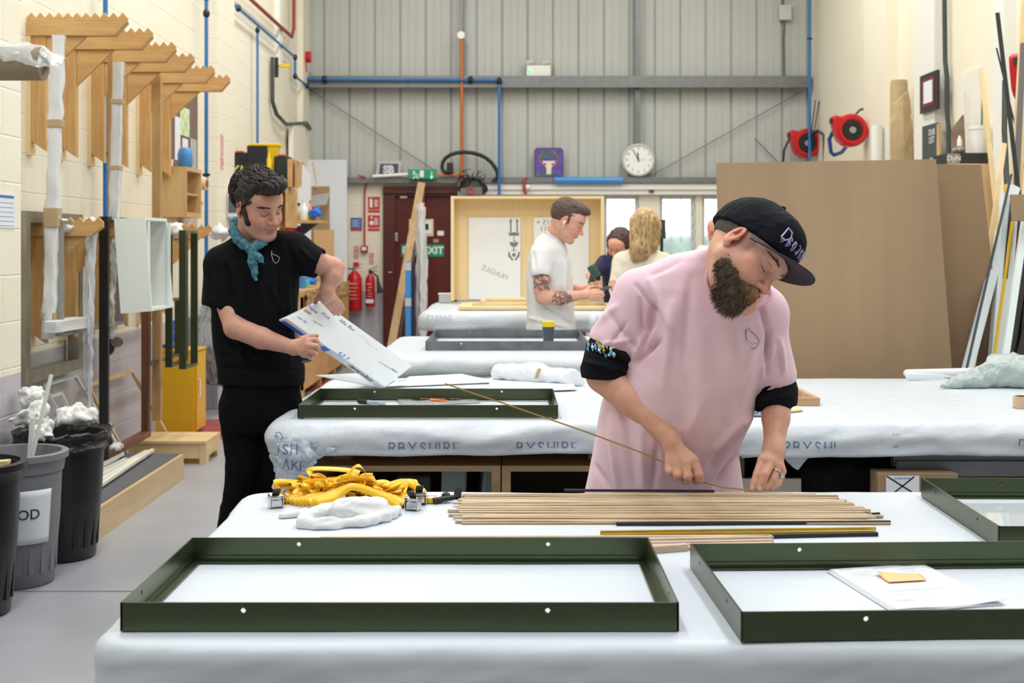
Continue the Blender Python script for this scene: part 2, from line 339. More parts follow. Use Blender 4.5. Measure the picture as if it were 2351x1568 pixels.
# profiled steel cladding of the back wall
pts = []; x = XL-.1
while x < XR+.1:
    for dx, dy in ((0, 0), (.008, .028), (.022, .028), (.03, 0), (.115, 0), (.121, -.005), (.133, -.005), (.139, 0), (.215, 0), (.221, -.005), (.233, -.005), (.239, 0)): pts.append((x+dx, YB+.02+dy))
    x += .344
cl = MB()
for i, (a, b) in enumerate(zip(pts[:-1], pts[1:])): cl.add([(a[0], a[1], ZG), (b[0], b[1], ZG), (b[0], b[1], CEIL), (a[0], a[1], CEIL)], [(0, 1, 2, 3)])
struct('wall_back', cl, mat('grey_cladding', (186, 190, 189), .45, bump=.04, bscale=12, var=.25, vscale=1.4, vcol=(166, 170, 168)))
bl = MB()
D0, D1 = BX(880), BX(1050); W = [(BX(1387), BX(1467)), (BX(1515), BX(1597)), (BX(1612), BX(1700)), (BX(1716), BX(1800))]; WZ0, WZ1 = .5, BZ(449)
bl.box((XL, YB, 0), (D0, YB+.2, ZG)); bl.box((D0, YB, BZ(428)), (D1, YB+.2, ZG)); bl.box((D1, YB, 0), (W[0][0], YB+.2, ZG))
for a, b in zip([q[1] for q in W], [q[0] for q in W[1:]]+[XR]): bl.box((a, YB, 0), (b, YB+.2, ZG))
for a, b in W: bl.box((a, YB, 0), (b, YB+.2, WZ0)); bl.box((a, YB, WZ1), (b, YB+.2, ZG))
struct('wall_back_base', bl, m_blk).name = 'wall_back_lower'
struct('trim_5', MB().box((D1+.02, YB-.1, BZ(447)), (BX(1700), YB-.003, BZ(422))).box((D1+.02, YB-.13, BZ(436)), (BX(1700), YB-.1, BZ(430))), m_wp)
m_galv = mat('galvanised_steel', (128, 131, 134), .45, metal=.6, bump=.1, bscale=90, var=.4, vscale=14, vcol=(104, 107, 110))
struct('trim_6', MB().box((XL+.02, YB-.17, BZ(190)), (XR-.03, YB-.02, BZ(180))).box((XL+.02, YB-.185, BZ(204)), (XR-.03, YB-.171, BZ(178))).box((XL+.02, YB-.21, BZ(205)), (XR-.03, YB-.186, BZ(199))), m_galv)
struct('trim_7', MB().box((BX(797), YB-.14, BZ(421)), (XR-.03, YB-.01, BZ(408))), m_galv)
struct('trim_8', MB().box((BX(1057), YB-.1, BZ(178)), (BX(1064), YB-.01, CEIL)), m_galv)
struct('trim_9', MB().box((BX(1458), YB-.1, BZ(400)), (BX(1468), YB-.012, CEIL)).box((BX(1456), YB-.115, BZ(400)), (BX(1459), YB-.02, CEIL)), m_galv)
for n, (a, b) in enumerate((((710, 205), (1000, 392)), ((1840, 210), (1490, 406)), ((1733, 318), (1785, 372)), ((703, 160), (720, 176)))):
    struct('trim_%d' % (10+n), MB().tube([P(*a, YB-.06), P(*b, YB-.06)], .008, 6), m_galv)
# windows with white frames and folding security lattice, daylight beyond
m_glass = mat('window_glass', (250, 253, 255), .08, trans=1, spec=.2); m_lat = mat('lattice_white', (225, 232, 235), .5)
for n, (a, b) in enumerate(W):
    r = thing('window_%d' % (n+1), None, None, ((a+b)/2, YB+.1, WZ0)); r['kind'] = 'structure'
    fr = MB(); t = .045
    for q in ((a, WZ0, a+t, WZ1), (b-t, WZ0, b, WZ1), (a+t, WZ0, b-t, WZ0+t), (a+t, WZ1-t, b-t, WZ1), (a+t, 1.16, b-t, 1.2)): fr.box((q[0], YB+.06, q[1]), (q[2], YB+.13, q[3]))
    obj('frame', fr, m_wp, r)
    obj('pane', MB().box((a+t, YB+.09, WZ0+t), (b-t, YB+.096, WZ1-t)), m_glass, r)
    la = MB(); k = 0; cw = .13; xx = a+.03
    while xx < b:
        la.box((xx-.005, YB+.02, WZ0), (xx+.005, YB+.035, WZ1)); zz = WZ0+.05
        while zz < WZ1-.16:
            la.bar((xx, YB+.02, zz), (min(xx+cw, b), YB+.02, zz+.17), .008, .008); la.bar((xx, YB+.014, zz+.17), (min(xx+cw, b), YB+.014, zz), .008, .008); zz += .17
        xx += cw
    obj('lattice', la, m_lat, r)
struct('ground', MB().box((-40, 17.4, -.12), (60, 90, -.1)), mat('outside_paving', (170, 172, 170), .9)).name = 'trim_14'
hd = MB().box((-6, 31, -.1), (22, 32, 1.75)); tag(obj('hedge', hd, mat('hedge_green', (150, 170, 150), .9, bump=.6, bscale=8, var=.5, vscale=5)), 'pale green hedge seen blurred outside the lattice windows', 'hedge')
# door
d = thing('door_1', None, None, ((D0+D1)/2, YB, 0)); d['kind'] = 'structure'
m_maroon = mat('maroon_paint', (94, 26, 26), .38, bump=.05, bscale=20, var=.5, vscale=6, vcol=(78, 22, 22)); m_frame = mat('dark_door_frame', (84, 34, 28), .4)
obj('frame', MB().box((D0, YB-.05, 0), (D0+.16, YB+.12, BZ(428))).box((D1-.08, YB-.05, 0), (D1, YB+.12, BZ(428))).box((D0+.16, YB-.05, BZ(450)), (D1-.08, YB+.12, BZ(428))).box((D0, YB-.09, BZ(444)), (D1, YB-.0501, BZ(438))), m_frame, d)
obj('leaf', MB().box((D0+.16, YB+.01, .01), (D1-.08, YB+.06, BZ(450))), m_maroon, d)
obj('door_closer', MB().box((BX(919), YB-.03, BZ(455)), (BX(935), YB+.01, BZ(447))), m_wp, d, bev=.004)
obj('hinge', MB().box((BX(884), YB-.03, BZ(466)), (BX(888), YB+.01, BZ(452))), mat('black_plastic', (24, 24, 27), .45), d)
m_chr = mat('chrome', (200, 200, 205), .22, metal=1); m_blk_p = MATS['black_plastic']
obj('latch', MB().box((BX(903), YB-.03, BZ(554)), (BX(914), YB+.01, BZ(535))), m_chr, d, bev=.004)
obj('door_handle', MB().box((BX(890), YB-.02, BZ(632)), (BX(901), YB+.01, BZ(617))).tube([(BX(894), YB-.02, BZ(625)), (BX(894), YB-.07, BZ(625)), (BX(901), YB-.07, BZ(625))], .009, 8), m_chr, d)
# ================================================================ work tables under padded plastic-wrapped covers
m_cover = mat('white_wrap_sheet', (206, 213, 223), .42, bump=.35, bscale=9, stretch=(1, 2.2, 1), spec=.4, bdist=.006)
m_cover2 = mat('crinkled_wrap_sheet', (204, 211, 220), .38, bump=.6, bscale=13, spec=.45, bdist=.012)
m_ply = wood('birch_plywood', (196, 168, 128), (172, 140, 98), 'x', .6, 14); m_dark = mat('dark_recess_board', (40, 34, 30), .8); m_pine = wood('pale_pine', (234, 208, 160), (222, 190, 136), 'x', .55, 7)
m_pinez = wood('pale_pine_upright', (234, 208, 160), (222, 190, 136), 'z', .55, 7)
class CoverMesh: pass
def cover(x0, x1, y0, y1, z, r, drop, rc, step, seed, amp, arc=1.57, under=0, sag=0.0):
    """padded sheet over a table: flat top, rolled edge of radius r, skirt of length drop that may curl under"""
    ix0, ix1, iy0, iy1 = x0+r, x1-r, y0+r, y1-r; D = r*arc+drop+under
    us = np.concatenate([np.linspace(ix0-D, ix0+rc, max(8, int((D+rc)/step*1.3)))[:-1], np.arange(ix0+rc, ix1-rc, step*1.5), np.linspace(ix1-rc, ix1+D, max(8, int((D+rc)/step*1.3)))])
    vs = np.concatenate([np.linspace(iy0-D, iy0+rc, max(8, int((D+rc)/step*1.6)))[:-1], np.arange(iy0+rc, iy1-rc, step*1.5), np.linspace(iy1-rc, iy1+D, max(8, int((D+rc)/step)))])
    U, V = np.meshgrid(us, vs, indexing='ij'); cx = np.clip(U, ix0+rc, ix1-rc); cy = np.clip(V, iy0+rc, iy1-rc); dx = U-cx; dy = V-cy; R = np.sqrt(dx*dx+dy*dy)+1e-9
    nx, ny = dx/R, dy/R; d = np.maximum(R-rc, 0); d = np.minimum(d, D); inner = R <= rc
    th = np.minimum(d/r, arc); e = np.maximum(d-r*arc, 0); s1 = np.minimum(e, drop); s2 = np.maximum(e-drop, 0)
    out = r*np.sin(th)+s1*math.cos(arc)-s2*.9; h = -r*(1-np.cos(th))-s1*math.sin(arc)-s2*.15
    X = np.where(inner, U, cx+nx*(rc+out)); Y = np.where(inner, V, cy+ny*(rc+out)); Z = z+np.where(inner, 0, h)
    co = np.stack([X, Y, Z], -1).reshape(-1, 3); nrm = np.stack([np.where(inner, 0, nx*np.sin(th)), np.where(inner, 0, ny*np.sin(th)), np.where(inner, 1, np.cos(th))], -1).reshape(-1, 3)
    side = np.clip(d.reshape(-1)/r, 0, 1); q = co*np.array([1, .6, 2.5])
    crease = fnoise(q*1.3+7, seed, 4, ridge=True); soft = fnoise(co*2.2, seed+1, 2)
    disp = amp*(side*(crease*1.1+soft*.7)+(1-side)*(soft*.12))
    co = co+nrm*disp[:, None]; co[:, 2] -= sag*side*(1+.7*fnoise(co[:, :1]*1.7*np.array([[1, 0, 0]]), seed+3, 2))
    nu, nv = len(us), len(vs); i, j = np.meshgrid(np.arange(nu-1), np.arange(nv-1), indexing='ij'); a = (i*nv+j).ravel()
    m = CoverMesh(); m.co = co; m.quads = np.stack([a, a+nv, a+nv+1, a+1], 1); return m
def bench(name, label, x0, x1, y0, y1, z, leg=.07):
    t = thing(name, label, 'table', ((x0+x1)/2, (y0+y1)/2, 0))
    obj('table_top', MB().box((x0, y0, z-.05), (x1, y1, z)), m_ply, t)
    for a in (x0+.06, x1-.06-leg):
        for b in (y0+.08, y1-.08-leg): obj('leg', MB().box((a, b, 0), (a+leg, b+leg, z-.05)), m_ply, t)
    return t
TZ = .85
bench('work_table', 'nearest plywood work table, hidden under its white padded cover', -.62, 2.15, 2.14, 3.27, TZ-.03)
tag(obj('table_cover', cover(-.7, 2.25, 2.05, 3.34, TZ, .028, .2, .05, .013, 3, .004), m_cover, smooth=True, loc=(.7, 2.7, .6)), 'white padded sheet over the nearest table in the foreground', 'table cover')
t = thing('work_table', 'second plywood work table, behind the man in the pink shirt', 'table', (1.2, 5.4, 0))
obj('table_top', MB().box((-.74, 4.83, .74), (3.1, 6.05, .79)), m_ply, t)
for a in (.85, 2.9):
    for b in (5.0, 5.9): obj('leg', MB().box((a, b, 0), (a+.07, b+.07, .74)), m_ply, t)
for a in (-.7, .3): obj('bearer', MB().box((a, 4.95, .657), (a+.07, 5.9, .74)), m_ply, t)
c2 = cover(-.92, 3.3, 4.62, 6.2, TZ, .062, .045, .07, .014, 11, .006, arc=1.75, under=.09, sag=.006)
tag(obj('table_cover', c2, m_cover2, smooth=True, loc=(1, 5.4, .6)), 'crinkled white padded cover with blue lettering on the second table', 'table cover')
bench('work_table', 'third work table under the pewter frame and the cup', -.55, 1.15, 6.95, 8.25, .83)
tag(obj('table_cover', cover(-.78, 1.3, 6.8, 8.35, .9, .06, .03, .1, .025, 21, .006, arc=1.7, under=.08, sag=.01), m_cover2, smooth=True, loc=(.3, 7.5, .7)), 'white padded cover under the pewter frame and yellow-lidded cup', 'table cover')
bench('work_table', 'fourth work table, behind the man in the white t-shirt', -.5, .6, 9.15, 10.5, .93)
tag(obj('table_cover', cover(-.68, .76, 8.98, 10.65, 1.02, .06, .06, .12, .03, 31, .007, arc=1.6, under=.08, sag=.01), m_cover2, smooth=True, loc=(.0, 9.8, .8)), 'white padded cover on the far table in front of the pine crate', 'table cover')
# ---- printed lettering on the wrap (cut off by the fold, as in the photo)
m_ink = mat('blue_print', (62, 104, 150), .5); m_inkl = mat('pale_blue_print', (110, 150, 190), .5)
SER = {'D': [[(0, 0), (0, 1)], [(0, 1), (.3, 1), (.52, .8), (.58, .5), (.52, .2), (.3, 0), (0, 0)]], 'A': [[(0, 0), (.33, 1)], [(.33, 1), (.66, 0)], [(.12, .36), (.54, .36)]], 'E': [[(0, 0), (0, 1)], [(0, 1), (.5, 1)], [(0, .52), (.36, .52)], [(0, 0), (.52, 0)]],
       'R': [[(0, 0), (0, 1)], [(0, 1), (.3, 1), (.46, .88), (.46, .66), (.3, .52), (0, .52)], [(.25, .52), (.6, 0)]], 'B': [[(0, 0), (0, 1)], [(0, 1), (.3, 1), (.42, .88), (.42, .66), (.3, .54), (0, .54)], [(.3, .54), (.5, .4), (.5, .14), (.32, 0), (0, 0)]],
       'Y': [[(0, 1), (.32, .5)], [(.66, 1), (.32, .5)], [(.32, .5), (.32, 0)]], 'S': [[(.46, .82), (.36, .97), (.18, 1), (.06, .88), (.06, .7), (.2, .56), (.38, .44), (.48, .28), (.42, .08), (.24, 0), (.08, .03), (0, .2)]],
       'H': [[(0, 0), (0, 1)], [(.56, 0), (.56, 1)], [(0, .52), (.56, .52)]], 'I': [[(0, 0), (0, 1)]], 'K': [[(0, 0), (0, 1)], [(.52, 1), (0, .42)], [(.16, .56), (.58, 0)]], 'X': [[(0, 0), (.55, 1)], [(0, 1), (.55, 0)]]}
WD = {'I': .12, 'A': .72, 'Y': .72}
def serif(word, O, X, U, size, wd=.075, zmin=None, gap=.26, lift=None):
    """serif capitals as strokes; strokes below zmin are cut away with the fold"""
    mb = MB(); x = 0
    for ch in word:
        for st in SER.get(ch, []):
            if len(st) == 2 and abs(st[0][0]-st[1][0]) < .5 and ch != 'S':
                for e in st:
                    st2 = [(e[0]-.1, e[1]), (e[0]+.1, e[1])]
                    if e[1] in (0, 1) and not (zmin and e[1] < zmin): line_mb(mb, [((x+p[0])*size, p[1]*size) for p in st2], O, X, U, size*.03)
            th = wd if not (len(st) == 2 and abs(st[0][1]-st[1][1]) < .1) else wd*.45
            P2 = []
            for a, b in zip(st[:-1], st[1:]):
                if zmin:
                    if a[1] < zmin and b[1] < zmin: continue
                    if a[1] < zmin: t = (zmin-a[1])/(b[1]-a[1]); a = (a[0]+t*(b[0]-a[0]), zmin)
                    if b[1] < zmin: t = (zmin-a[1])/(b[1]-a[1]); b = (a[0]+t*(b[0]-a[0]), zmin)
                for q4 in range(4): line_mb(mb, [((x+a[0]+(b[0]-a[0])*q4/4)*size, (a[1]+(b[1]-a[1])*q4/4)*size), ((x+a[0]+(b[0]-a[0])*(q4+1)/4)*size, (a[1]+(b[1]-a[1])*(q4+1)/4)*size)], O, X, U, size*th)
        x += WD.get(ch, .56)+gap
    return mb
from mathutils.bvhtree import BVHTree
def drape(mb, cov, d=Vector((0, 1, 0)), off=.0028, back=.6):
    """press letters onto a cover along d"""
    bv = BVHTree.FromPolygons([tuple(v) for v in cov.co], [tuple(q) for q in cov.quads.tolist()]); out = []
    for v in mb.v:
        h = bv.ray_cast(Vector(v)-d*back, d); out.append(tuple(h[0]-d*off) if h[0] is not None else v)
    mb.v = out; return mb
cov2 = [o for o in bpy.data.objects if o.name.startswith('table_cover')][1]
def print2(word, px, py, size, **k):
    mb = serif(word, P(px, py, 4.6), (1, 0, 0), (0, 0, 1), size, **k); obj('printed_lettering', drape(mb, c2), m_ink, cov2)
print2('RBYSHIRE', 893, 1044, .041, zmin=.42, gap=.3); print2('BYSHIRE', 1188, 1044, .041, zmin=.5, gap=.3); print2('RBYSHI', 1803, 1042, .041, zmin=.45, gap=.3); print2('DARK', 2344, 1036, .041, zmin=.45)
mb = MB()
for q in (((0, 0), (0, .03)), ((.008, 0), (.008, .026)), ((.016, 0), (.016, .026)), ((-.006, .034), (.002, .028)), ((.004, .028), (.014, .028)), ((.014, .028), (.024, .036))): line_mb(mb, q, P(714, 1037, 4.6), (1, 0, 0), (0, 0, 1), .0016)
for q in (((0, 0), (0, .008)), ((.006, 0), (.006, .008)), ((.012, 0), (.012, .008)), ((-.002, .05), (.002, .046)), ((.008, .046), (.012, .05)), ((.018, .05), (.022, .046))): line_mb(mb, q, P(2058, 1030, 4.6), (1, 0, 0), (0, 0, 1), .0016)
obj('printed_emblem', drape(mb, c2), m_ink, cov2)
cov3 = [o for o in bpy.data.objects if o.name.startswith('table_cover')][3]
obj('printed_lettering', serif('DARBYS', P(1035, 735, 8.955), (-1, 0, 0), (0, 0, 1), .035, wd=.07), m_inkl, cov3)
# hanging bunched wrap at the left corner of the second table
def sheetmesh(rows, n=26, amp=.006, seed=1, th=.001):
    """crumpled curtain through rows of world points (each row: list of points)"""
    R = np.array(rows, float); nr = len(R); m = MB(); cols = R.shape[1]; pts = []
    for i in range(n+1):
        t = i/n*(nr-1); a = min(int(t), nr-2); f = t-a; row = R[a]*(1-f)+R[a+1]*f; pr = []
        for j in range(n+1):
            u = j/n*(cols-1); b = min(int(u), cols-2); g = u-b; pr.append(row[b]*(1-g)+row[b+1]*g)
        pts.append(pr)
    A = np.array(pts).reshape(-1, 3); A = A+np.stack([fnoise(A*9, seed, 3, True), fnoise(A*9, seed+1, 3, True), fnoise(A*9, seed+2, 2)], -1)*amp
    m.add(A, [(i*(n+1)+j, (i+1)*(n+1)+j, (i+1)*(n+1)+j+1, i*(n+1)+j+1) for i in range(n) for j in range(n)]); return m
q = lambda a, b, Y=4.66: tuple(P(a, b, Y))
sk = sheetmesh([[q(616, 990, 4.72), q(640, 1004, 4.6), q(700, 1010, 4.61), q(770, 1030, 4.62)], [q(616, 1020, 4.74), q(645, 1040, 4.59), q(705, 1050, 4.6), q(722, 1060, 4.63)], [q(622, 1060, 4.74), q(650, 1075, 4.62), q(680, 1082, 4.63), q(716, 1080, 4.64)], [q(632, 1120, 4.76), q(650, 1128, 4.66), q(668, 1126, 4.67), q(680, 1122, 4.7)]], 40, .007, 5)
skirt = obj('wrap_skirt', sk, mat('clear_crinkled_wrap', (200, 210, 222), .25, bump=.8, bscale=16, spec=.6, bdist=.01), cov2, smooth=True)
class _S: pass
_s = _S(); _s.co = np.array(sk.v); _s.quads = np.array(sk.f)
for wd_, px, py, sz, ang in (('YSH', 622, 1048, .036, 0), ('AKE', 640, 1084, .036, -8), ('D', 640, 1012, .03, 20)):
    ca, sa = math.cos(math.radians(ang)), math.sin(math.radians(ang))
    obj('printed_lettering', drape(serif(wd_, P(px, py, 4.55), (ca, 0, sa), (-sa, 0, ca), sz), _s), m_ink, cov2)
# rag strip of wrap hanging in front under the right half
tri = sheetmesh([[q(1795, 1036, 4.68), q(1830, 1040, 4.67), q(1872, 1034, 4.68)], [q(1800, 1050, 4.7), q(1826, 1062, 4.7), q(1850, 1056, 4.7)], [q(1822, 1074, 4.7), q(1830, 1080, 4.7), q(1836, 1076, 4.7)]], 14, .003, 9)
obj('wrap_corner', tri, m_cover2, cov2, smooth=True)
obj('wrap_tail', sheetmesh([[q(1700, 1030, 4.7), q(1760, 1034, 4.69)], [q(1702, 1050, 4.72), q(1760, 1050, 4.72)]], 10, .002, 12), m_cover2, cov2, smooth=True)
# ---- shelving under the second table
def carcass(x0, x1, label):
    t = thing('plywood_cabinet', label, 'cabinet', ((x0+x1)/2, 5.2, 0)); k = .022; z1 = .655
    obj('side_panel', MB().box((x0, 4.84, 0), (x0+k+.012, 5.6, z1-k)), m_ply, t); obj('side_panel', MB().box((x1-k-.012, 4.84, 0), (x1, 5.6, z1-k)), m_ply, t)
    obj('top_panel', MB().box((x0, 4.83, z1-k), (x1, 5.6, z1)), m_ply, t); obj('bottom_panel', MB().box((x0+k, 4.84, .08), (x1-k, 5.6, .1)), m_ply, t)
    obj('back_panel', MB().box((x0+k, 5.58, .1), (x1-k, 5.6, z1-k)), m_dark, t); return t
sx = lambda px, Y=4.83: (px-CX)*Y/F
carcass(sx(693), sx(1149), 'open plywood cabinet under the left end of the second table'); carcass(sx(1152), sx(1590), 'open plywood cabinet right of its twin, behind the pink t-shirt')
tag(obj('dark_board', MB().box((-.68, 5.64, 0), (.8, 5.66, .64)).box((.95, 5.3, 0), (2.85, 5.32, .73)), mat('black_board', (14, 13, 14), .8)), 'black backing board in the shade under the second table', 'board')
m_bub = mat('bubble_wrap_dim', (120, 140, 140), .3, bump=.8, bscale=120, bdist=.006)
for px, py, wv, hv, rz, lab in ((1035, 1118, .1, .09, .1, 'bubble-wrapped parcel lying flat in the cabinet under the second table'), (1098, 1112, .06, .1, .3, 'small bubble-wrapped parcel standing beside the flat one in the cabinet'), (955, 1122, .13, .07, 0, 'dark wrapped bundle at the left inside the plywood cabinet')):
    p = P(px, py, 5.05); mb = MB().box((-wv/2, -.1, 0), (wv/2, .1, hv+p.z-.1)).xf(Matrix.Translation((p.x, p.y, .1)) @ Matrix.Rotation(rz*.3, 4, 'Y') @ Matrix.Rotation(rz*.3, 4, 'Z'))
    tag(obj('wrapped_parcel', mb, m_bub if px > 1000 else mat('dark_green_wrap', (36, 44, 40), .4, bump=.6, bscale=30), bev=.01), lab, 'parcel')
tag(obj('folded_felt', sheetmesh([[q(1835, 1127+200, 4.86), q(1900, 1327, 4.84), q(2010, 1327, 4.86)], [q(1838, 1085, 4.88), q(1900, 1075, 4.84), q(2008, 1070, 4.9)], [q(1842, 1046, 4.95), q(1900, 1036, 4.95), q(2012, 1040, 4.95)]], 24, .01, 4), mat('black_felt', (20, 20, 24), .95, bump=.4, bscale=200), smooth=True, thick=.01), 'black felt draped below the second table behind the wooden slips', 'felt')
tag(obj('black_roll', MB().tube([(sx(2010, 4.95), 4.95, .0), (sx(1935, 4.95), 4.97, .74)], .05, 20), MATS['black_felt'], smooth='auto'), 'rolled black felt leaning beside the cross-marked box under the table', 'roll')
tag(obj('pale_board', MB().box((sx(1588, 4.8), 4.79, 0), (sx(1838, 4.8), 4.81, CAMZ-(1098-HY)*4.8/F)), mat('pale_grey_board', (196, 192, 180), .6)), 'pale grey board standing under the second table behind the hands', 'board')
tag(obj('steel_channel', MB().box((sx(2046, 4.78), 4.75, .664), (sx(2500, 4.78), 4.79, .712)).box((sx(2050, 4.78), 4.735, .632), (sx(2500, 4.78), 4.75, .69)), m_galv, bev=.003), 'long grey metal rail under the right half of the second table', 'rail')
t = thing('cardboard_box', 'small cardboard box with a white label crossed out in black marker', 'box', P(2070, 1140, 4.72)-Vector((0, 0, 0)))
m_card = mat('cardboard', (160, 134, 106), .8, bump=.12, bscale=220, stretch=(1, 1, .05), var=.2, vscale=3); m_paper = mat('white_paper', (226, 230, 238), .6)
bx0, bx1 = sx(2015, 4.62), sx(2200, 4.62); ztop = CAMZ-(1087-HY)*4.62/F
t.location = ((bx0+bx1)/2, 4.7, 0); ORG[t.name] = Vector(t.location)
obj('carton', MB().box((bx0, 4.62, 0), (bx1, 4.72, ztop)), m_card, t, bev=.003)
obj('label_sheet', MB().box((sx(2034, 4.62), 4.617, ztop-.25), (sx(2110, 4.62), 4.6195, ztop-.008)), m_paper, t)
xx = MB(); O = (sx(2036, 4.62), 4.6165, ztop-.062); line_mb(xx, [(0, .052), (.098, -.01)], O, (1, 0, 0), (0, 0, 1), .005); line_mb(xx, [(.02, -.012), (.098, .05)], O, (1, 0, 0), (0, 0, 1), .005); obj('marker_cross', xx, m_blk_p, t)
obj('label_print', text_mb('DARBYSHIRE', .011, (sx(2072, 4.62), 4.6165, ztop-.018), (1, 0, 0), (0, 0, 1)), m_inkl, t)
tag(obj('ply_block', MB().box((sx(2105, 4.9), 4.86, 0), (sx(2500, 4.9), 4.9, CAMZ-(1068-HY)*4.9/F)), wood('brown_board', (122, 92, 60), (96, 68, 42), 'x')), 'brown wooden board under the grey rail of the second table', 'board')
# ================================================================ metal picture-frame trays
def tray(name, label, cat, x0, x1, y0, y1, z, h, m, group=None, rot=0, lip=.022, holes=(.22, .765), m_in=None, pivot=None):
    cx, cy = (x0+x1)/2, (y0+y1)/2; t = thing(name, label, cat, (cx, cy, z), group); k = .0035
    def rail(a, b, n):
        """L rail from corner a to corner b, inner direction n; upright wall plus lip on the table"""
        a = Vector(a); b = Vector(b); n = Vector(n); d = (b-a).normalized(); L = (b-a).length; mb = MB()
        def at(s, o, zz): return a+d*s+n*o+Vector((0, 0, zz))
        hs = [u*L for u in holes]; r = .0042; zc = h*.72; xs = [0]; prev = 0
        mb.quad8([at(lip*.0, 0, 0), at(L, 0, 0), at(L, k, 0), at(0, k, 0)], [at(0, 0, zc-r), at(L, 0, zc-r), at(L, k, zc-r), at(0, k, zc-r)])
        mb.quad8([at(0, 0, zc+r), at(L, 0, zc+r), at(L, k, zc+r), at(0, k, zc+r)], [at(0, 0, h), at(L, 0, h), at(L, k, h), at(0, k, h)])
        cuts = [0]+sum([[s-r, s+r] for s in hs], [])+[L]
        for s0, s1 in zip(cuts[::2], cuts[1::2]): mb.quad8([at(s0, 0, zc-r), at(s1, 0, zc-r), at(s1, k, zc-r), at(s0, k, zc-r)], [at(s0, 0, zc+r), at(s1, 0, zc+r), at(s1, k, zc+r), at(s0, k, zc+r)])
        for s in hs:                                                # round the hole's corners
            for qx, qz in ((-1, -1), (1, -1), (1, 1), (-1, 1)): mb.prism([at(s+qx*r, 0, zc+qz*r), at(s+qx*r*.3, 0, zc+qz*r), at(s+qx*r, 0, zc+qz*r*.3)], n*k)
        mb.prism([at(k, k, 0), at(L-k, k, 0), at(L-lip, lip, 0), at(lip, lip, 0)], (0, 0, .0025))
        mb.prism([at(k, k, .0025), at(k+.01, k+.0, .012), at(L-k-.01, k+.0, .012), at(L-k, k, .0025)], n*.004)
        return mb
    c = [(x0, y0, z), (x1, y0, z), (x1, y1, z), (x0, y1, z)]; ns = [(0, 1, 0), (-1, 0, 0), (0, -1, 0), (1, 0, 0)]
    for i in range(4): obj('frame_rail', rail(c[i], c[(i+1) % 4], ns[i]), m, t)
    t.rotation_euler = (0, 0, rot); return t
m_green = mat('olive_powdercoat', (84, 94, 70), .3, metal=.85, bump=.05, bscale=300, spec=.6)
def bx_(px, py, z): s = (py-HY)/(CAMZ-z); return ((px-CX)/s, F/s)
H = .048
xa, ya = bx_(276, 1452, TZ); xb, _ = bx_(1559, 1452, TZ); _, yb = bx_(448, 1236, TZ+H)
tray('metal_frame', 'large dark green metal frame lying empty in the left foreground', 'frame', xa, xb, ya, yb, TZ+.002, H, m_green, 'green frames on the tables')
xa2, ya2 = bx_(1690, 1477, TZ)
tray('metal_frame', 'dark green metal frame with the paper sheet inside, right foreground', 'frame', xa2, xa2+.94, ya2+.02, ya2+.02+(yb-ya), TZ+.002, H, m_green, 'green frames on the tables', rot=.035)
tray('metal_frame', 'dark green metal frame turned askew at the right edge, behind the paper', 'frame', 1.045, 1.9, 2.68, 3.24, TZ+.002, H, m_green, 'green frames on the tables', rot=-.03)
xa3, ya3 = bx_(683, 962, TZ); xb3, _ = bx_(1281, 962, TZ); _, yb3 = bx_(750, 894, TZ+H)
tr3 = tray('metal_frame', 'dark green metal frame with marker pen and plastic bag inside, on second table', 'frame', xa3, xb3, ya3, yb3, TZ+.004, H, m_green, 'green frames on the tables')
scr = text_mb('S  6mm MARCH', .022, (sx(817, yb3), yb3-.0045, TZ+.033), (1, 0, 0), (0, 0, 1)); obj('pencil_note', scr, mat('pencil_grey', (60, 66, 60), .6), tr3)
m_pewter = mat('brushed_pewter', (120, 124, 130), .5, metal=.5, bump=.15, bscale=40, stretch=(1, 1, 1), var=.3, vscale=12)
xa4, ya4 = bx_(977, 805, .9); xb4, _ = bx_(1350, 805, .9); _, yb4 = bx_(1020, 757, .9+.055)
tray('metal_frame', 'grey pewter metal frame on the third table behind the green one', 'frame', xa4, xb4, ya4, yb4, .902, .052, m_pewter)
# ---- things on the nearest table
m_acr = mat('glass_sheet', (214, 222, 230), .05, trans=.2, spec=.8)
tag(obj('clear_sheet', MB().box((1.12, 2.76, TZ+.003), (1.85, 3.15, TZ+.006)), m_acr), 'glossy clear sheet inside the askew green frame at the right', 'sheet')
def pz(px, py, z=TZ): x, y = bx_(px, py, z); return Vector((x, y, z))
def gridsheet(cs, n, z0, fn, name, m, label, cat, thick=.0004):
    a, b, c, d = [Vector(v) for v in cs]; mb = MB().grid(lambda u, v: (a*(1-u)*(1-v)+b*u*(1-v)+c*u*v+d*(1-u)*v)+Vector((0, 0, z0+fn(u, v))), n, n)
    return tag(obj(name, mb, m, smooth=True, thick=thick), label, cat)
cs = [pz(1905, 1312), pz(2056, 1406), pz(2309, 1390), pz(2116, 1298)]
for k in range(3):
    sh = gridsheet([c+Vector((-.004*k, -.003*k, 0)) for c in cs], 16, .002+.0012*(2-k), lambda u, v: .004*max(0, u-.7)*math.sin(v*9+k)*(1 if k == 0 else .6)+.004*max(0, u+v-1.7)*8*(k == 0)*.5, 'printed_sheet', m_paper, ['white printed order sheet on top, under the orange sticky note', 'white sheet of paper just below the topmost printed sheet', 'white sheet of paper at the bottom of the small paper pile'][k], 'paper')
    if k == 0: sh0 = sh
mbt = MB(); a, b, c, d = [Vector(v)+Vector((0, 0, .0072)) for v in cs]; rr = random.Random(3)
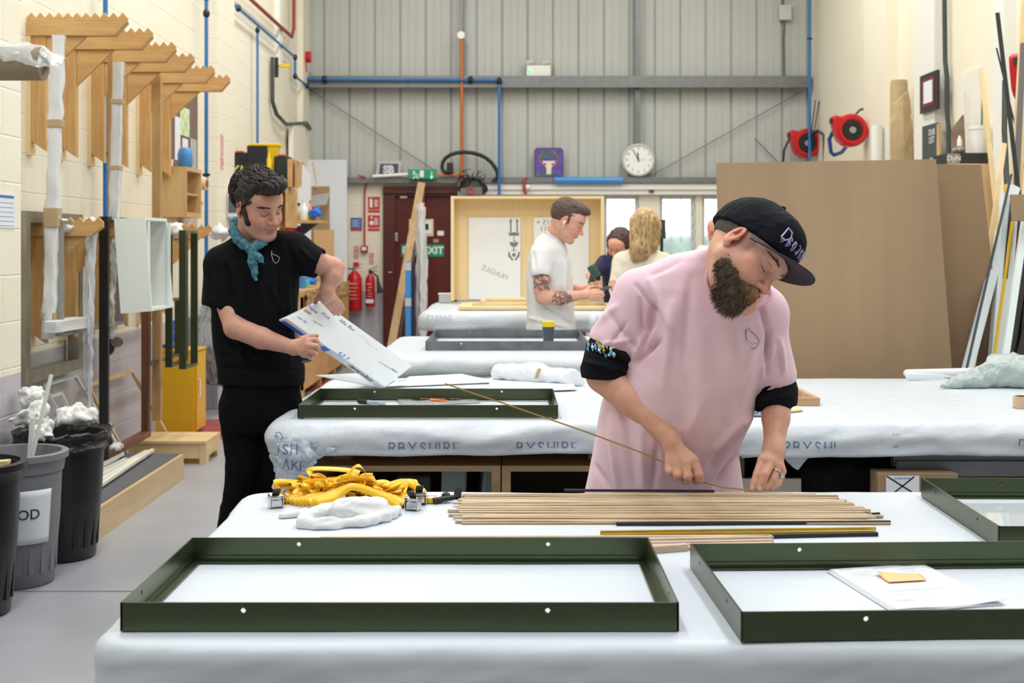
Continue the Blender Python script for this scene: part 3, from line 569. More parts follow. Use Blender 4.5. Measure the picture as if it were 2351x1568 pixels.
for (u, v0, v1, wdt) in [(.06, .06, .2, .001), (.09, .4, .55, .001), (.15, .08, .36, .001), (.2, .1, .3, .0012), (.24, .1, .42, .0008), (.28, .1, .34, .0008), (.34, .12, .3, .001), (.15, .62, .8, .001), (.22, .6, .85, .0008), (.4, .62, .82, .0008), (.5, .12, .3, .001), (.55, .4, .62, .0008), (.6, .2, .5, .0008), (.64, .1, .72, .0016), (.7, .12, .5, .0008), (.74, .2, .44, .0008), (.82, .1, .28, .001), (.84, .1, .3, .0008), (.83, .4, .6, .001), (.85, .66, .84, .001), (.87, .12, .27, .0008)]:
    p = a*(1-u)*(1-v0)+b*u*(1-v0)+c*u*v0+d*(1-u)*v0; q2 = a*(1-u)*(1-v1)+b*u*(1-v1)+c*u*v1+d*(1-u)*v1; mbt.bar(p, q2, wdt, .0002)
p = a*.97*.2+b*.03*.2+c*.03*.8+d*.97*.8; mbt.bar(p-Vector((.012, 0, 0)), p+Vector((.012, 0, 0)), .005, .0002)
obj('print', mbt, mat('grey_ink', (92, 92, 104), .6), sh0)
nt_ = gridsheet([pz(2008, 1325), pz(2040, 1346), pz(2128, 1341), pz(2112, 1326)], 10, .008, lambda u, v: .004*math.exp(-((u-.2)**2+(v-.1)**2)*14)*1.5, 'sticky_note', mat('orange_note', (250, 190, 136), .6), 'orange sticky notes stuck on the printed sheet', 'note')
# slips: thin wooden fillets laid side by side
m_slip = wood('oak_fillet', (196, 176, 150), (176, 152, 122), 'x', .6, 60); m_slipd = wood('oak_fillet_dark', (184, 160, 128), (152, 124, 88), 'x', .6, 60); m_blks = mat('black_foam_strip', (34, 32, 42), .6); m_gold = mat('gold_foil', (206, 172, 66), .35, metal=.6, var=.4, vscale=30, vcol=(170, 140, 50))
GS = 'wooden fillets laid side by side on the nearest table'
n = 30; y_near, y_far = bx_(1100, 1204, TZ)[1], bx_(1100, 1136, TZ)[1]
for i in range(n):
    f = i/(n-1); y = y_near+(y_far-y_near)*f; left = [1060, 1045, 1078, 1098, 1040, 1062, 1110, 1030, 1055, 1052, 1050, 1028, 1052, 1050, 1060, 1052, 1060, 1040, 1058, 1062, 1055, 1064, 1052, 1066, 1058, 1064, 1080, 1062, 1180, 1330][i]
    rpx = 2043-(150*f)+[0, -20, -10, -40, -12, -24, 14, -6, -20, 0, 6, -10, 4, -8, 10, -4, 0, -14, 6, -6, 0, 8, -10, 0, 4, -6, -8, -30, -60, -70][i]
    s = F/y; zz = TZ+.002+(.004 if i % 7 == 3 else 0)+.0015*math.sin(i*1.7)+.003*math.sin(math.pi*f)
    wdt = .0145 if i % 4 else .011; dy = .006*math.sin(i*2.3)*0
    mb = MB(); L0, L1 = (left-CX)/s, (rpx-CX)/s; seg = 6; r2 = random.Random(i); ph = r2.uniform(0, 6)
    pts_ = [(L0+(L1-L0)*k/seg, y+.0018*math.sin(ph+k*.9)+dy, zz+.0015*abs(math.sin(ph+k*1.1))) for k in range(seg+1)]
    for p0, p1 in zip(pts_[:-1], pts_[1:]): mb.bar(p0, (p1[0]+.0004, p1[1], p1[2]), wdt*.92, .0045)
    tag(obj('wooden_fillet', mb, m_slip if i % 3 else m_slipd), 'thin oak fillet strip lying among the rows on the nearest table', 'strip', GS)
def strip(px0, py0, px1, py1, w_, h_, m, name, label, cat, dz=0, group=None):
    a = pz(px0, py0)+Vector((0, 0, h_/2+.001+dz)); b = pz(px1, py1)+Vector((0, 0, h_/2+.001+dz)); return tag(obj(name, MB().bar(a, b, w_, h_), m), label, cat, group)
strip(1415, 1207, 2044, 1203, .008, .007, m_blks, 'foam_strip', 'black foam strip along the front of the wooden fillets', 'strip')
strip(1295, 1129, 1640, 1131, .008, .006, m_blks, 'foam_strip', 'black foam strip along the back of the wooden fillets, before the shirt', 'strip')
strip(1990, 1185, 2019, 1183, .007, .006, m_blks, 'foam_strip', 'short black strip end sticking out at the right of the fillets', 'strip')
strip(1378, 1229, 2010, 1220, .008, .009, m_gold, 'gold_fillet', 'gold fillet strip at the back of its pair, in front of the oak fillets', 'strip')
strip(1384, 1235, 2010, 1227, .008, .008, m_gold, 'gold_fillet', 'gold fillet strip at the front of its pair', 'strip')
strip(1772, 1236, 2015, 1231, .008, .008, m_blks, 'foam_strip', 'black wavy foam strip right of the pale oak lengths', 'strip')
for i, (l, r_, py, w_) in enumerate([(735, 1775, 1237, .012), (1392, 1768, 1242, .016), (1440, 1775, 1250, .012), (1480, 1775, 1256, .012), (1490, 1784, 1262, .014), (1496, 1576, 1268, .016)]):
    strip(l, py+2, r_, py-4 if i else py-1, w_, .006 if i < 5 else .014, wood('pink_oak_fillet', (204, 182, 162), (186, 160, 138), 'x', .6, 60), 'oak_fillet', 'pale pinkish oak length lying between the two foreground frames', 'strip', group='pale oak lengths by the foreground frames')
# ================================================================ left wall: racks, hanging frames, pipes, bins
def WL(px, py, X=-2.72): s = (px-CX)/X; return Vector((X, F/s, CAMZ+(HY-py)/s))
m_oakr = wood('rack_softwood', (208, 168, 112), (184, 138, 82), 'x', .5, 10); m_oakz = wood('rack_softwood_upright', (208, 168, 112), (184, 138, 82), 'z', .5, 10)
RY = [F/s for s in (398, 372, 348, 329, 308, 292)]
def bracket(i, y, z, tip, zb, lab, grp, depth=.135):
    t = thing('wall_bracket', lab, 'bracket', (-2.8, y, z-depth), grp); L = tip+2.8; n = max(4, int(round(L/.055))); p = L/n; k = .022
    pts = [(-2.8, y, z-.055)]
    for j in range(n): pts += [(-2.8+j*p, y, z-.03), (-2.8+(j+.5)*p, y, z)]
    pts += [(tip, y, z-.03), (tip, y, z-.055)]; obj('toothed_rail', MB().prism(pts, (0, k, 0)), m_oakr, t)
    obj('beam', MB().prism([(-2.8, y-.012, z-depth), (tip-.07, y-.012, z-depth), (tip, y-.012, z-.056), (-2.8, y-.012, z-.056)], (0, .06, 0)), m_oakr, t, bev=.002)
    obj('upright', MB().prism([(-2.775, y, zb+.06), (-2.69, y, zb), (-2.69, y, z-depth), (-2.775, y, z-depth)], (0, .045, 0)), m_oakz, t, bev=.002)
    obj('wall_plate', MB().box((-2.8, y-.01, zb-.02), (-2.775, y+.07, z-depth)), m_pinez, t)
    obj('brace', MB().prism([(-2.689, y+.008, z-depth-.001), (-2.689, y+.008, z-depth-.22), (-2.46, y+.008, z-depth-.001)], (0, .03, 0)), m_oakr, t); return t
nm_ = ['nearest', 'second', 'third', 'fourth', 'fifth', 'farthest']
for i, y in enumerate(RY): bracket(i, y, 2.84, -2.22, 2.04, '%s of the sawtooth-topped wooden brackets high on the left wall' % nm_[i], 'high sawtooth brackets')
for i, y in enumerate(RY): bracket(i, y, 1.66, -2.36, .93, '%s of the lower sawtooth wooden brackets the frames hang on' % nm_[i], 'low sawtooth brackets', .11)
tag(obj('wooden_rail', MB().box((-2.8, 6.35, 1.42), (-2.777, 7.2, 1.49)), m_pinez), 'short pine rail on the wall left of the silver frame', 'rail')
m_blue = mat('blue_pipe', (30, 112, 182), .35); m_jnt = MATS['black_plastic']; m_redp = mat('red_oxide_pipe', (150, 60, 44), .45)
def airline(label, pts, r=.014, clips=(), name='air_pipe', m=None, joints=()):
    t = thing(name, label, 'pipe', pts[0]); obj('pipe', MB().tube(pts, r, 10), m or m_blue, t, smooth='auto')
    for c in clips: obj('clip', MB().box(Vector(c)-Vector((.03, .02, .012)), Vector(c)+Vector((.03, .02, .012))), m_jnt, t, bev=.004)
    for c in joints: obj('joint', MB().ball(c, (r*2, r*2, r*2.6), 10, 6), m_jnt, t, smooth=True)
    return t
a = WL(207, 348, -2.62); airline('blue air pipe running down the wall behind the nearest brackets', [(-2.72, 8.45, .5), (-2.72, 8.45, CEIL-.02)], .016, [(-2.72, 8.45, 2.11)])
airline('blue air pipe down the wall beside the pinboard', [(-2.71, 11.2, .75), (-2.71, 11.2, CEIL-.02)], .016, [(-2.71, 11.2, 2.12), (-2.71, 11.2, 1.1)], joints=[(-2.71, 11.2, 3.55), (-2.71, 11.2, 3.7)])
airline('blue air pipe dropping to the yellow crate on the shelf', [(-2.73, 13.55, 2.45), (-2.73, 13.55, 3.84)], .013, joints=[(-2.73, 13.55, 3.8)])
airline('blue air pipe sloping away high along the left wall to the corner', [(-2.73, 10.5, 3.86), (-2.73, 15.9, 3.86), (-2.73, 15.9, 3.62), (-2.71, 16.9, 3.6)], .015, joints=[(-2.73, 15.9, 3.86), (-2.73, 15.9, 3.62), (-2.73, 12.6, 3.86), (-2.71, 16.7, 3.6)])
airline('red pipe high on the left wall above the blue one', [(-2.72, 12.0, 4.05), (-2.72, 14.6, 4.06), (-2.72, 15.6, 4.07), (-2.72, 15.75, 4.2), (-2.72, 15.75, CEIL-.02)], .022, name='red_pipe', m=m_redp)
tag(obj('cable_trunking', MB().box((-2.8, 14.9, 3.62), (-2.74, 15.08, CEIL-.01)), m_wp), 'white cable trunking running up the left wall near the corner', 'trunking')
t = thing('isolator_valve', 'yellow-handled valve beneath the white trunking', 'valve', (-2.74, 14.7, 3.5)); obj('valve_body', MB().tube([(-2.74, 14.7, 3.45), (-2.74, 14.7, 3.68)], .022, 10), m_jnt, t); obj('handle', MB().box((-2.7, 14.66, 3.56), (-2.58, 14.7, 3.6)), mat('yellow_plastic', (238, 200, 30), .4), t, bev=.004)
tag(obj('black_conduit', MB().tube([(-2.76, 14.55, 3.66), (-2.76, 14.55, 3.15), (-2.74, 14.7, 3.02), (-2.72, 15.2, 2.95), (-2.7, 16.6, 3.1), (-2.7, 16.9, 3.05)], .024, 10), mat('dark_conduit', (70, 72, 76), .4), smooth='auto'), 'dark conduit bending along the left wall below the valve', 'conduit')
tag(obj('white_wall_panel', MB().box((-2.76, 15.6, 2.56), (-2.7, 16.5, 3.02)), mat('cream_panel', (236, 232, 222), .6)), 'blank white panel in the left rear corner under the conduit', 'panel')
# pinboard with papers
t = thing('pinboard', 'brown pinboard with papers and a green map on the left wall', 'board', (-2.8, 10.9, 2.15)); obj('board', MB().box((-2.799, 10.3, 2.1), (-2.775, 11.15, 2.82)), mat('brown_felt', (120, 96, 90), .9, bump=.2, bscale=200), t)
def wallpaper(y0, z0, y1, z1, m, x=-2.772, tilt=0):
    q_ = [(x, y0, z0), (x, y1, z0+tilt), (x, y1, z1+tilt), (x, y0, z1)]; return MB().slab(q_, .002)
obj('map', wallpaper(10.55, 2.42, 10.85, 2.66, None), mat('map_green', (170, 200, 120), .6, var=.9, vscale=14, vcol=(230, 236, 220)), t); obj('note', wallpaper(10.38, 2.2, 10.55, 2.56, None), m_paper, t); obj('note', wallpaper(10.62, 2.12, 10.8, 2.4, None), m_paper, t); obj('note', wallpaper(10.88, 2.12, 11.1, 2.42, None), mat('grey_drawing', (190, 192, 190), .6, var=.8, vscale=40, vcol=(140, 142, 140)), t)
t = thing('calendar', 'blue-headed calendar sheet at the left edge on the block pier', 'calendar', (-2.43, 6.1, 1.56)); obj('sheet', MB().box((-2.43, 5.9, 1.58), (-2.426, 6.17, 1.745)), m_paper, t); obj('header', MB().box((-2.426, 5.92, 1.725), (-2.4245, 6.15, 1.737)), mat('blue_ink', (60, 110, 180), .6), t)
gm = MB()
for j in range(6): gm.box((-2.426, 5.92, 1.59+j*.022), (-2.4252, 6.15, 1.592+j*.022))
obj('date_rows', gm, MATS['blue_ink'], t)
t = thing('wall_cupboard', 'open wooden cupboard box on the left wall under the blue jar', 'cupboard', (-2.7, 10.1, 1.72)); obj('carcass', MB().box((-2.8, 10.03, 1.72), (-2.58, 10.47, 1.76)).box((-2.8, 10.0, 1.72), (-2.58, 10.03, 2.12)).box((-2.8, 10.47, 1.72), (-2.58, 10.5, 2.12)).box((-2.8, 10.03, 2.09), (-2.58, 10.47, 2.12)).box((-2.8, 10.03, 1.9), (-2.6, 10.47, 1.915)), wood('tan_board', (206, 172, 122), (190, 152, 104), 'z', .6, 9), t)
t = thing('water_jar', 'blue plastic jar with a white cup, on top of the wall cupboard', 'jar', (-2.66, 10.18, 2.12)); obj('body', MB().lathe([(.045, 0), (.06, .02), (.06, .11), (.05, .15), (.03, .165)], (-2.64, 10.2, 2.12), 20), mat('jar_blue', (70, 140, 210), .25), t, smooth='auto'); obj('cup', MB().lathe([(.03, 0), (.04, .06)], (-2.74, 10.08, 2.12), 16), m_wp, t, smooth='auto')
for k, (y, z, r, c_, lb) in enumerate([(10.75, 2.02, .055, (150, 70, 60), 'cream cord reel with a brown hub hanging beside the blue pipe'), (10.6, 1.86, .03, (225, 215, 190), 'small cream tape roll hanging below the cord reel')]):
    t = thing('cord_reel', lb, 'reel', (-2.7, y, z)); obj('spool', MB().tube([(-2.775, y, z), (-2.6, y, z)], r, 18), mat('cream_cord', (222, 208, 176), .8, bump=.4, bscale=90), t, smooth='auto'); obj('hub', MB().tube([(-2.601, y, z), (-2.59, y, z)], r*.6, 14), mat('hub%d' % k, c_, .5), t)
tag(obj('paper_tube_rack', MB().box((-2.8, 10.55, 1.6), (-2.74, 11.0, 1.82)), mat('mixed_tools', (150, 110, 90), .7, var=.9, vscale=30, vcol=(226, 226, 216))), 'small rack of oddments on the wall under the pinboard', 'rack')
tag(obj('notice_strip', MB().box((-2.68, 11.6, 2.2), (-2.676, 11.72, 2.52)), mat('red_print', (196, 110, 100), .6, var=.8, vscale=30, vcol=(236, 226, 220))), 'narrow red-lettered notice on the pier beside the blue pipe', 'notice')
t = thing('towel_dispenser', 'clear dispenser with a blue label on the pier', 'dispenser', (-2.62, 11.9, 1.72)); obj('bag', MB().box((-2.68, 11.85, 1.75), (-2.56, 12.05, 2.02)), mat('milky_plastic', (222, 226, 232), .3), t, bev=.02); obj('label_panel', MB().box((-2.66, 11.845, 1.8), (-2.58, 11.85, 1.96)), mat('slate', (84, 92, 108), .5), t)
# ---- frames hanging on the low brackets
def hung(name, label, X0, X1, Y0, Y1, z0, z1, w_, m, grp=None, m2=None, bev=.002, cat='frame'):
    """rectangular frame hanging parallel to the wall: rails w_ wide, from X0 to X1 deep"""
    t = thing(name, label, cat, ((X0+X1)/2, (Y0+Y1)/2, z0), grp)
    for n_, bx in (('stile', ((X0, Y0, z0), (X1, Y0+w_, z1))), ('stile', ((X0, Y1-w_, z0), (X1, Y1, z1))), ('top_rail', ((X0, Y0+w_, z1-w_), (X1, Y1-w_, z1))), ('bottom_rail', ((X0, Y0+w_, z0), (X1, Y1-w_, z0+w_)))):
        obj(n_, MB().box(*bx), m, t, bev=bev)
    return t
m_silver = mat('tarnished_silver', (158, 152, 138), .42, metal=.5, bump=.4, bscale=25, stretch=(1, 1, .3), var=.5, vscale=10, vcol=(112, 104, 88), bdist=.006)
hung('silver_picture_frame', 'tarnished silver picture frame hanging nearest the left edge', -2.775, -2.70, 7.02, 7.95, .72, 1.69, .065, m_silver)
hung('grey_picture_frame', 'smooth grey box frame hanging behind the white wrapped one', -2.60, -2.545, 7.16, 8.3, .98, 1.64, .02, mat('satin_pewter', (156, 156, 154), .35, metal=.5), bev=.001)
m_blkm = mat('black_moulding', (26, 22, 24), .35); m_brn = wood('brown_moulding', (122, 76, 52), (96, 56, 38), 'z', .5, 20)
t = thing('black_picture_frame', 'tall black frame with brown inner edge hanging nearly to the plinth', 'frame', (-2.46, 8.1, .18))
for n_, bx in (('stile', ((-2.505, 7.66, .19), (-2.45, 7.69, 1.672))), ('stile', ((-2.505, 8.54, .2), (-2.45, 8.57, 1.66))), ('top_rail', ((-2.505, 7.69, 1.64), (-2.45, 8.54, 1.672)))): obj(n_, MB().box(*bx), m_blkm, t)
obj('inner_edge', MB().box((-2.50, 8.515, .24), (-2.448, 8.539, 1.64)), m_brn, t); obj('bottom_rail', MB().prism([(-2.505, 7.69, .19), (-2.45, 7.69, .19), (-2.45, 8.54, .2), (-2.505, 8.54, .2)], (0, 0, .045)), m_brn, t)
m_wbox = mat('white_lacquer', (226, 232, 228), .45)
t = thing('white_box_frame', 'deep white box frame hanging tilted beside the black frame', 'frame', (-2.3, 7.7, 1.08))
def zz(a, b): return MB().quad8(a, b)
Ya, Yb_ = 7.52, 7.98; xl, xr = -2.36, -2.175; tl = .03; kk = .018
obj('near_side', MB().quad8([(xl+tl, Ya, 1.09), (xr+tl, Ya, 1.105), (xr+tl, Ya+kk, 1.105), (xl+tl, Ya+kk, 1.09)], [(xl-.01, Ya, 1.655), (xr-.01, Ya, 1.665), (xr-.01, Ya+kk, 1.665), (xl-.01, Ya+kk, 1.655)]), m_wbox, t)
obj('far_side', MB().quad8([(xl+tl, Yb_, 1.09), (xr+tl, Yb_, 1.105), (xr+tl, Yb_+kk, 1.105), (xl+tl, Yb_+kk, 1.09)], [(xl-.01, Yb_, 1.655), (xr-.01, Yb_, 1.665), (xr-.01, Yb_+kk, 1.665), (xl-.01, Yb_+kk, 1.655)]), m_wbox, t)
obj('top_panel', MB().quad8([(xl-.01, Ya+kk, 1.637), (xr-.01, Ya+kk, 1.647), (xr-.01, Yb_, 1.647), (xl-.01, Yb_, 1.637)], [(xl-.01, Ya+kk, 1.655), (xr-.01, Ya+kk, 1.665), (xr-.01, Yb_, 1.665), (xl-.01, Yb_, 1.655)]), m_wbox, t)
obj('bottom_panel', MB().quad8([(xl+tl, Ya+kk, 1.09), (xr+tl, Ya+kk, 1.105), (xr+tl, Yb_, 1.105), (xl+tl, Yb_, 1.09)], [(xl+tl, Ya+kk, 1.108), (xr+tl, Ya+kk, 1.123), (xr+tl, Yb_, 1.123), (xl+tl, Yb_, 1.108)]), m_wbox, t)
obj('inner_lip', MB().box((xr+.0, Ya+kk, 1.125), (xr+.012, Ya+kk+.012, 1.64)), m_wbox, t); obj('inner_lip', MB().box((xr+.0, Yb_-.014, 1.125), (xr+.018, Yb_, 1.64)), m_wbox, t)
for k, (X, y0, y1, lb) in enumerate([(-2.355, 8.75, 9.19, 'green metal frame hanging first in the left pair, behind the white box frame'), (-2.225, 8.62, 8.95, 'green metal frame hanging in front of its twin, nearest the man in black')]):
    g_ = hung('green_picture_frame', lb, X-.048, X, y0, y1, .65-.0*k, 1.60, .02, m_green, 'green frames hanging on the rack', bev=0)
hung('green_picture_frame', 'partly hidden green metal frame low behind the white box frame', -2.56, -2.515, 8.72, 9.6, .66, 1.1, .02, m_green, 'green frames hanging on the rack', bev=0)
# wrapped profiles
m_foam = mat('white_foam_wrap', (214, 216, 220), .6, bump=.5, bscale=14, stretch=(1, 1, .4), bdist=.01); m_tape = mat('brown_tape', (176, 152, 120), .3); m_clear = mat('clear_film', (206, 208, 212), .18, bump=.7, bscale=18, stretch=(1, 1, .3), spec=.9, bdist=.01, metal=.15)
def wrapped(name, label, pts, w_, d_, m, tapes=(), seed=0, amp=.006, cat='wrapped moulding', group=None):
    t = thing(name, label, cat, pts[0], group); pts = [Vector(p) for p in pts]; mb = MB(); n = 40; vs = []
    segs = [(pts[i+1]-pts[i]).length for i in range(len(pts)-1)]; tot = sum(segs)
    for i in range(n+1):
        s_ = i/n*tot; k = 0
        while k < len(segs)-1 and s_ > segs[k]: s_ -= segs[k]; k += 1
        c = pts[k].lerp(pts[k+1], min(1, s_/segs[k]))
        for j in range(16):
            a = 2*math.pi*j/16; e = .35; vs.append((c.x+math.copysign(abs(math.cos(a))**e, math.cos(a))*w_/2, c.y+math.copysign(abs(math.sin(a))**e, math.sin(a))*d_/2, c.z))
    A = np.array(vs); A += np.stack([fnoise(A*np.array([8, 8, 5]), seed, 2), fnoise(A*np.array([8, 8, 5]), seed+1, 2), np.zeros(len(A))], -1)*amp; mb.add(A, [(i*16+j, i*16+(j+1) % 16, (i+1)*16+(j+1) % 16, (i+1)*16+j) for i in range(n) for j in range(16)]+[tuple(range(15, -1, -1)), tuple(n*16+j for j in range(16))])
    obj('wrapping', mb, m, t, smooth='auto')
    for (f, h) in tapes: c = pts[0].lerp(pts[-1], f); obj('tape_band', MB().box((c.x-w_/2-.005, c.y-d_/2-.005, c.z-h/2), (c.x+w_/2+.005, c.y+d_/2+.005, c.z+h/2)), m_tape, t, bev=.004)
    return t
wrapped('wrapped_moulding', 'long foam-wrapped moulding with brown tape bands hanging nearest the left edge', [P(112, 778, 7.15), P(118, 560, 7.15), P(134, 82, 7.15)], .072, .06, m_foam, [(.075, .04), (.40, .11), (.71, .045)], 3, .008)
wrapped('wrapped_moulding', 'foam-wrapped bottom bar with tape at the foot of the grey frame', [P(150, 745, 7.2)+Vector((0, 0, -.03)), P(152, 745, 7.2)+Vector((0, 0, .03))], .12, .5, m_foam, [], 8, .012)
wrapped('clear_wrapped_moulding', 'clear film wrapped moulding hanging between the high brackets', [P(262, 505, 7.75), P(273, 143, 7.75)], .062, .05, m_clear, [(.33, .03), (.75, .03)], 5, .004)
tag(obj('timber_board', MB().box((-2.56, 8.98, .25), (-2.50, 9.03, 2.70)), wood('tan_moulding', (188, 152, 104), (166, 130, 84), 'z', .5, 12)), 'tall tan timber length hanging from the high brackets', 'board')
tag(obj('timber_board', MB().box((-2.6, 8.12, 1.2), (-2.57, 8.15, 2.72)), MATS['tan_moulding']), 'slim tan timber length behind the clear wrapped moulding', 'board')
for k, (a, b, s_) in enumerate([((205, 500, 7.4), (198, 900, 7.45), 5), ((212, 520, 7.35), (205, 980, 7.4), 6), ((262, 545, 8.0), (255, 780, 8.05), 7)]):
    p, q_ = P(*a), P(*b); sk_ = sheetmesh([[p-Vector((.018, .01, 0)), p+Vector((.018, 0, 0))], [(p+q_)/2-Vector((.022, 0, 0)), (p+q_)/2+Vector((.012, 0, 0))], [q_-Vector((.012, 0, 0)), q_+Vector((.014, 0, 0))]], 30, .008, s_)
    tag(obj('wrapping_strip', sk_, m_foam, smooth=True, thick=.004), ['taped foam strip dangling left of the black frame', 'longer taped foam strip dangling close beside the black frame', 'crumpled foam strip seen inside the black frame'][k], 'wrapping')
# rags over the low brackets
def crumple(c, r, seed, amp=.35, h=.008, flat=1.0):
    c = np.array(c, float); r = np.array(r, float); f = Field(c-r*1.7, c+r*1.7, h); f.ell(c, r*.7, .02); g = np.random.default_rng(seed)
    for _ in range(14):
        d = g.normal(size=3); d /= np.linalg.norm(d); a = c+d*r*.75; d2 = g.normal(size=3); d2 /= np.linalg.norm(d2); f.cap(a, a+d2*r*.5, r.min()*.26, r.min()*.12, .02)
    m = f.mesh(1); nn = m.normals(); m.co = m.co+nn*(fnoise(m.co/r.mean()*.5, seed, 3, True)*r.min()*amp*.3)[:, None]; return m
m_rag = mat('white_rag', (226, 226, 224), .85, bump=.3, bscale=180, sheen=.3)
def rag(label, c, r, seed, m=None, name='rag', cat='rag', amp=.35, h=.008): return tag(obj(name, crumple(c, r, seed, amp, h), m or m_rag, smooth=True), label, cat)
rag('white rag bundled over the low brackets left of the grey frame', P(152, 520, 7.3), (.045, .1, .055), 1); rag('white rag hung over the bracket tips right of the white box frame', P(402, 528, 8.8), (.07, .1, .055), 2)
rag('white foam pad over the farthest low bracket tip, by the man in black', P(508, 535, 9.9), (.1, .09, .065), 3, m_foam, amp=.1); rag('white rag tuft on the bracket beside the black frame', P(213, 512, 7.75), (.035, .06, .035), 4)
t = thing('carpet_roll', 'brown carpet roll in clear plastic at the top left edge', 'roll', (-2.4, 5.5, 2.15)); s_ = F/5.5
rz = CAMZ+(HY-146)/s_; obj('carpet', MB().lathe([(.074, -2.43), (.074, (100-CX)/s_), (.06, (101-CX)/s_), (.058, (88-CX)/s_), (.04, (86-CX)/s_)], (0, 5.5, rz), 32, 'x').xf(Matrix.Identity(4)), mat('brown_carpet', (138, 124, 106), .9, bump=.5, bscale=80), t, smooth='auto')
fl = MB().grid(lambda u, v: Vector(((-30+u*180-CX)/s_, 5.5-.095*math.sin((v*.66-.16)*3.1)*(1-.35*u)-.002, rz+.095*math.cos((v*.66-.16)*3.1)*(1-.25*u**3)-.05*u**3)), 40, 24)
A = np.array(fl.v); A += np.stack([fnoise(A*7, 4, 3, True)]*3, -1)*.006; fl.v = [tuple(a_) for a_ in A]; obj('plastic_wrap', fl, mat('thin_film', (240, 242, 246), .12, alpha=.42, bump=.6, bscale=22, spec=.8, bdist=.008), t, smooth=True)
# ---- plinth, mouldings, leaning frames, step, yellow cupboard
t = thing('plinth', 'low plywood plinth with a grey carpeted top along the left wall', 'plinth', (-2.45, 7.2, 0)); obj('fascia', MB().box((-2.125, 6.42, 0), (-2.1, 8.08, .16)), wood('plinth_ply', (206, 182, 146), (190, 162, 122), 'y', .6, 8), t); obj('deck', MB().box((-2.795, 6.42, .13), (-2.126, 8.08, .165)), mat('grey_carpet', (92, 92, 98), .95, bump=.4, bscale=150), t); obj('end_panel', MB().box((-2.795, 8.06, 0), (-2.126, 8.08, .129)), MATS['plinth_ply'], t)
m_mould = mat('primed_moulding', (230, 226, 214), .5)
for i in range(12):
    x = -2.68+i*.04; y0 = 6.5+(i % 4)*.12; y1 = 7.75+((i*5) % 7)*.05; tag(obj('white_moulding', MB().bar((x, y0, .176+(i % 3)*.008), (x+.05*math.sin(i), y1, .176+(i % 3)*.008), .022, .018), m_mould), 'white primed moulding lying in the bundle on the carpeted plinth', 'moulding', 'mouldings on the plinth')
rag('white wrapped bundle lying on the mouldings at the plinth end', (-2.47, 7.85, .24), (.06, .1, .035), 6, m_foam)
def leanframe(label, x, y0, y1, h, dx, w_, m, cat='frame', name='leaning_frame', group=None, z=0.166):
    t = thing(name, label, cat, (x, (y0+y1)/2, z), group); top = Vector((dx, 0, h)); 
    for n_, a, b in (('stile', Vector((x, y0, z)), Vector((x, y0, z))+top), ('stile', Vector((x, y1, z)), Vector((x, y1, z))+top), ('bottom_rail', Vector((x, y0, z+.01)), Vector((x, y1, z+.01))), ('top_rail', Vector((x, y0, z))+top, Vector((x, y1, z))+top)): obj(n_, MB().bar(a, b, w_, .02, (1, 0, .3)), m, t)
    return t
leanframe('pale oak frame leaning on the wall in front of the yellow cupboard', -2.42, 8.15, 9.1, .58, -.32, .03, wood('pale_oak', (214, 184, 140), (190, 156, 110), 'z', .55, 14), z=.012)
leanframe('grey painted frame leaning behind the plinth mouldings', -2.45, 7.4, 7.95, .5, -.3, .022, mat('pale_grey_paint', (206, 208, 206), .5), z=.175)
leanframe('thin white frame leaning behind the grey one on the plinth', -2.55, 7.2, 7.7, .42, -.2, .018, m_wbox, z=.175)
t = thing('step_stool', 'low plywood step on the floor by the yellow cupboard', 'step', (-2.3, 8.9, 0)); m_st = wood('birch_step', (222, 194, 148), (206, 174, 126), 'x', .55, 8)
obj('top', MB().box((-2.62, 8.62, .14), (-2.09, 9.05, .16)), m_st, t, bev=.002)
for x in (-2.62, -2.135): obj('leg_panel', MB().prism([(x, 8.63, 0), (x, 8.7, 0), (x, 8.72, .05), (x, 8.95, .05), (x, 8.97, 0), (x, 9.04, 0), (x, 9.04, .139), (x, 8.63, .139)], (.045, 0, 0)), m_st, t)
obj('apron', MB().box((-2.574, 8.635, .04), (-2.136, 8.655, .139)), m_st, t)
t = thing('yellow_cupboard', 'yellow metal safety cupboard on the floor by the left wall', 'cupboard', (-2.66, 10.1, 0)); m_yel = mat('yellow_enamel', (226, 176, 22), .35, spec=.5)
obj('body', MB().box((-2.8, 9.94, .02), (-2.50, 10.26, .66)), m_yel, t, bev=.004); obj('door', MB().box((-2.499, 9.96, .04), (-2.482, 10.24, .65)), m_yel, t, bev=.003); obj('handle', MB().tube([(-2.47, 10.0, .3), (-2.47, 10.0, .44)], .008, 8).box((-2.481, 9.99, .3), (-2.47, 10.01, .31)).box((-2.481, 9.99, .43), (-2.47, 10.01, .44)), m_wp, t); obj('tray_lip', MB().box((-2.8, 9.93, .66), (-2.48, 10.27, .675)), m_yel, t)
t = thing('blue_ornament', 'blue tiered plastic tree shape on the yellow cupboard', 'ornament', (-2.71, 10.05, .675)); m_bl = mat('deep_blue_plastic', (28, 70, 176), .3)
obj('tier', MB().lathe([(.045, .0), (.03, .07), (.012, .075)], (-2.69, 10.05, .72), 8), m_bl, t); obj('tier', MB().lathe([(.038, 0), (.02, .06), (.008, .062)], (-2.69, 10.05, .785), 8), m_bl, t); obj('tier', MB().lathe([(.028, 0), (.006, .06)], (-2.69, 10.05, .84), 8), m_bl, t); obj('base', MB().ball((-2.72, 10.02, .697), (.06, .05, .021)), m_bl, t, smooth=True)
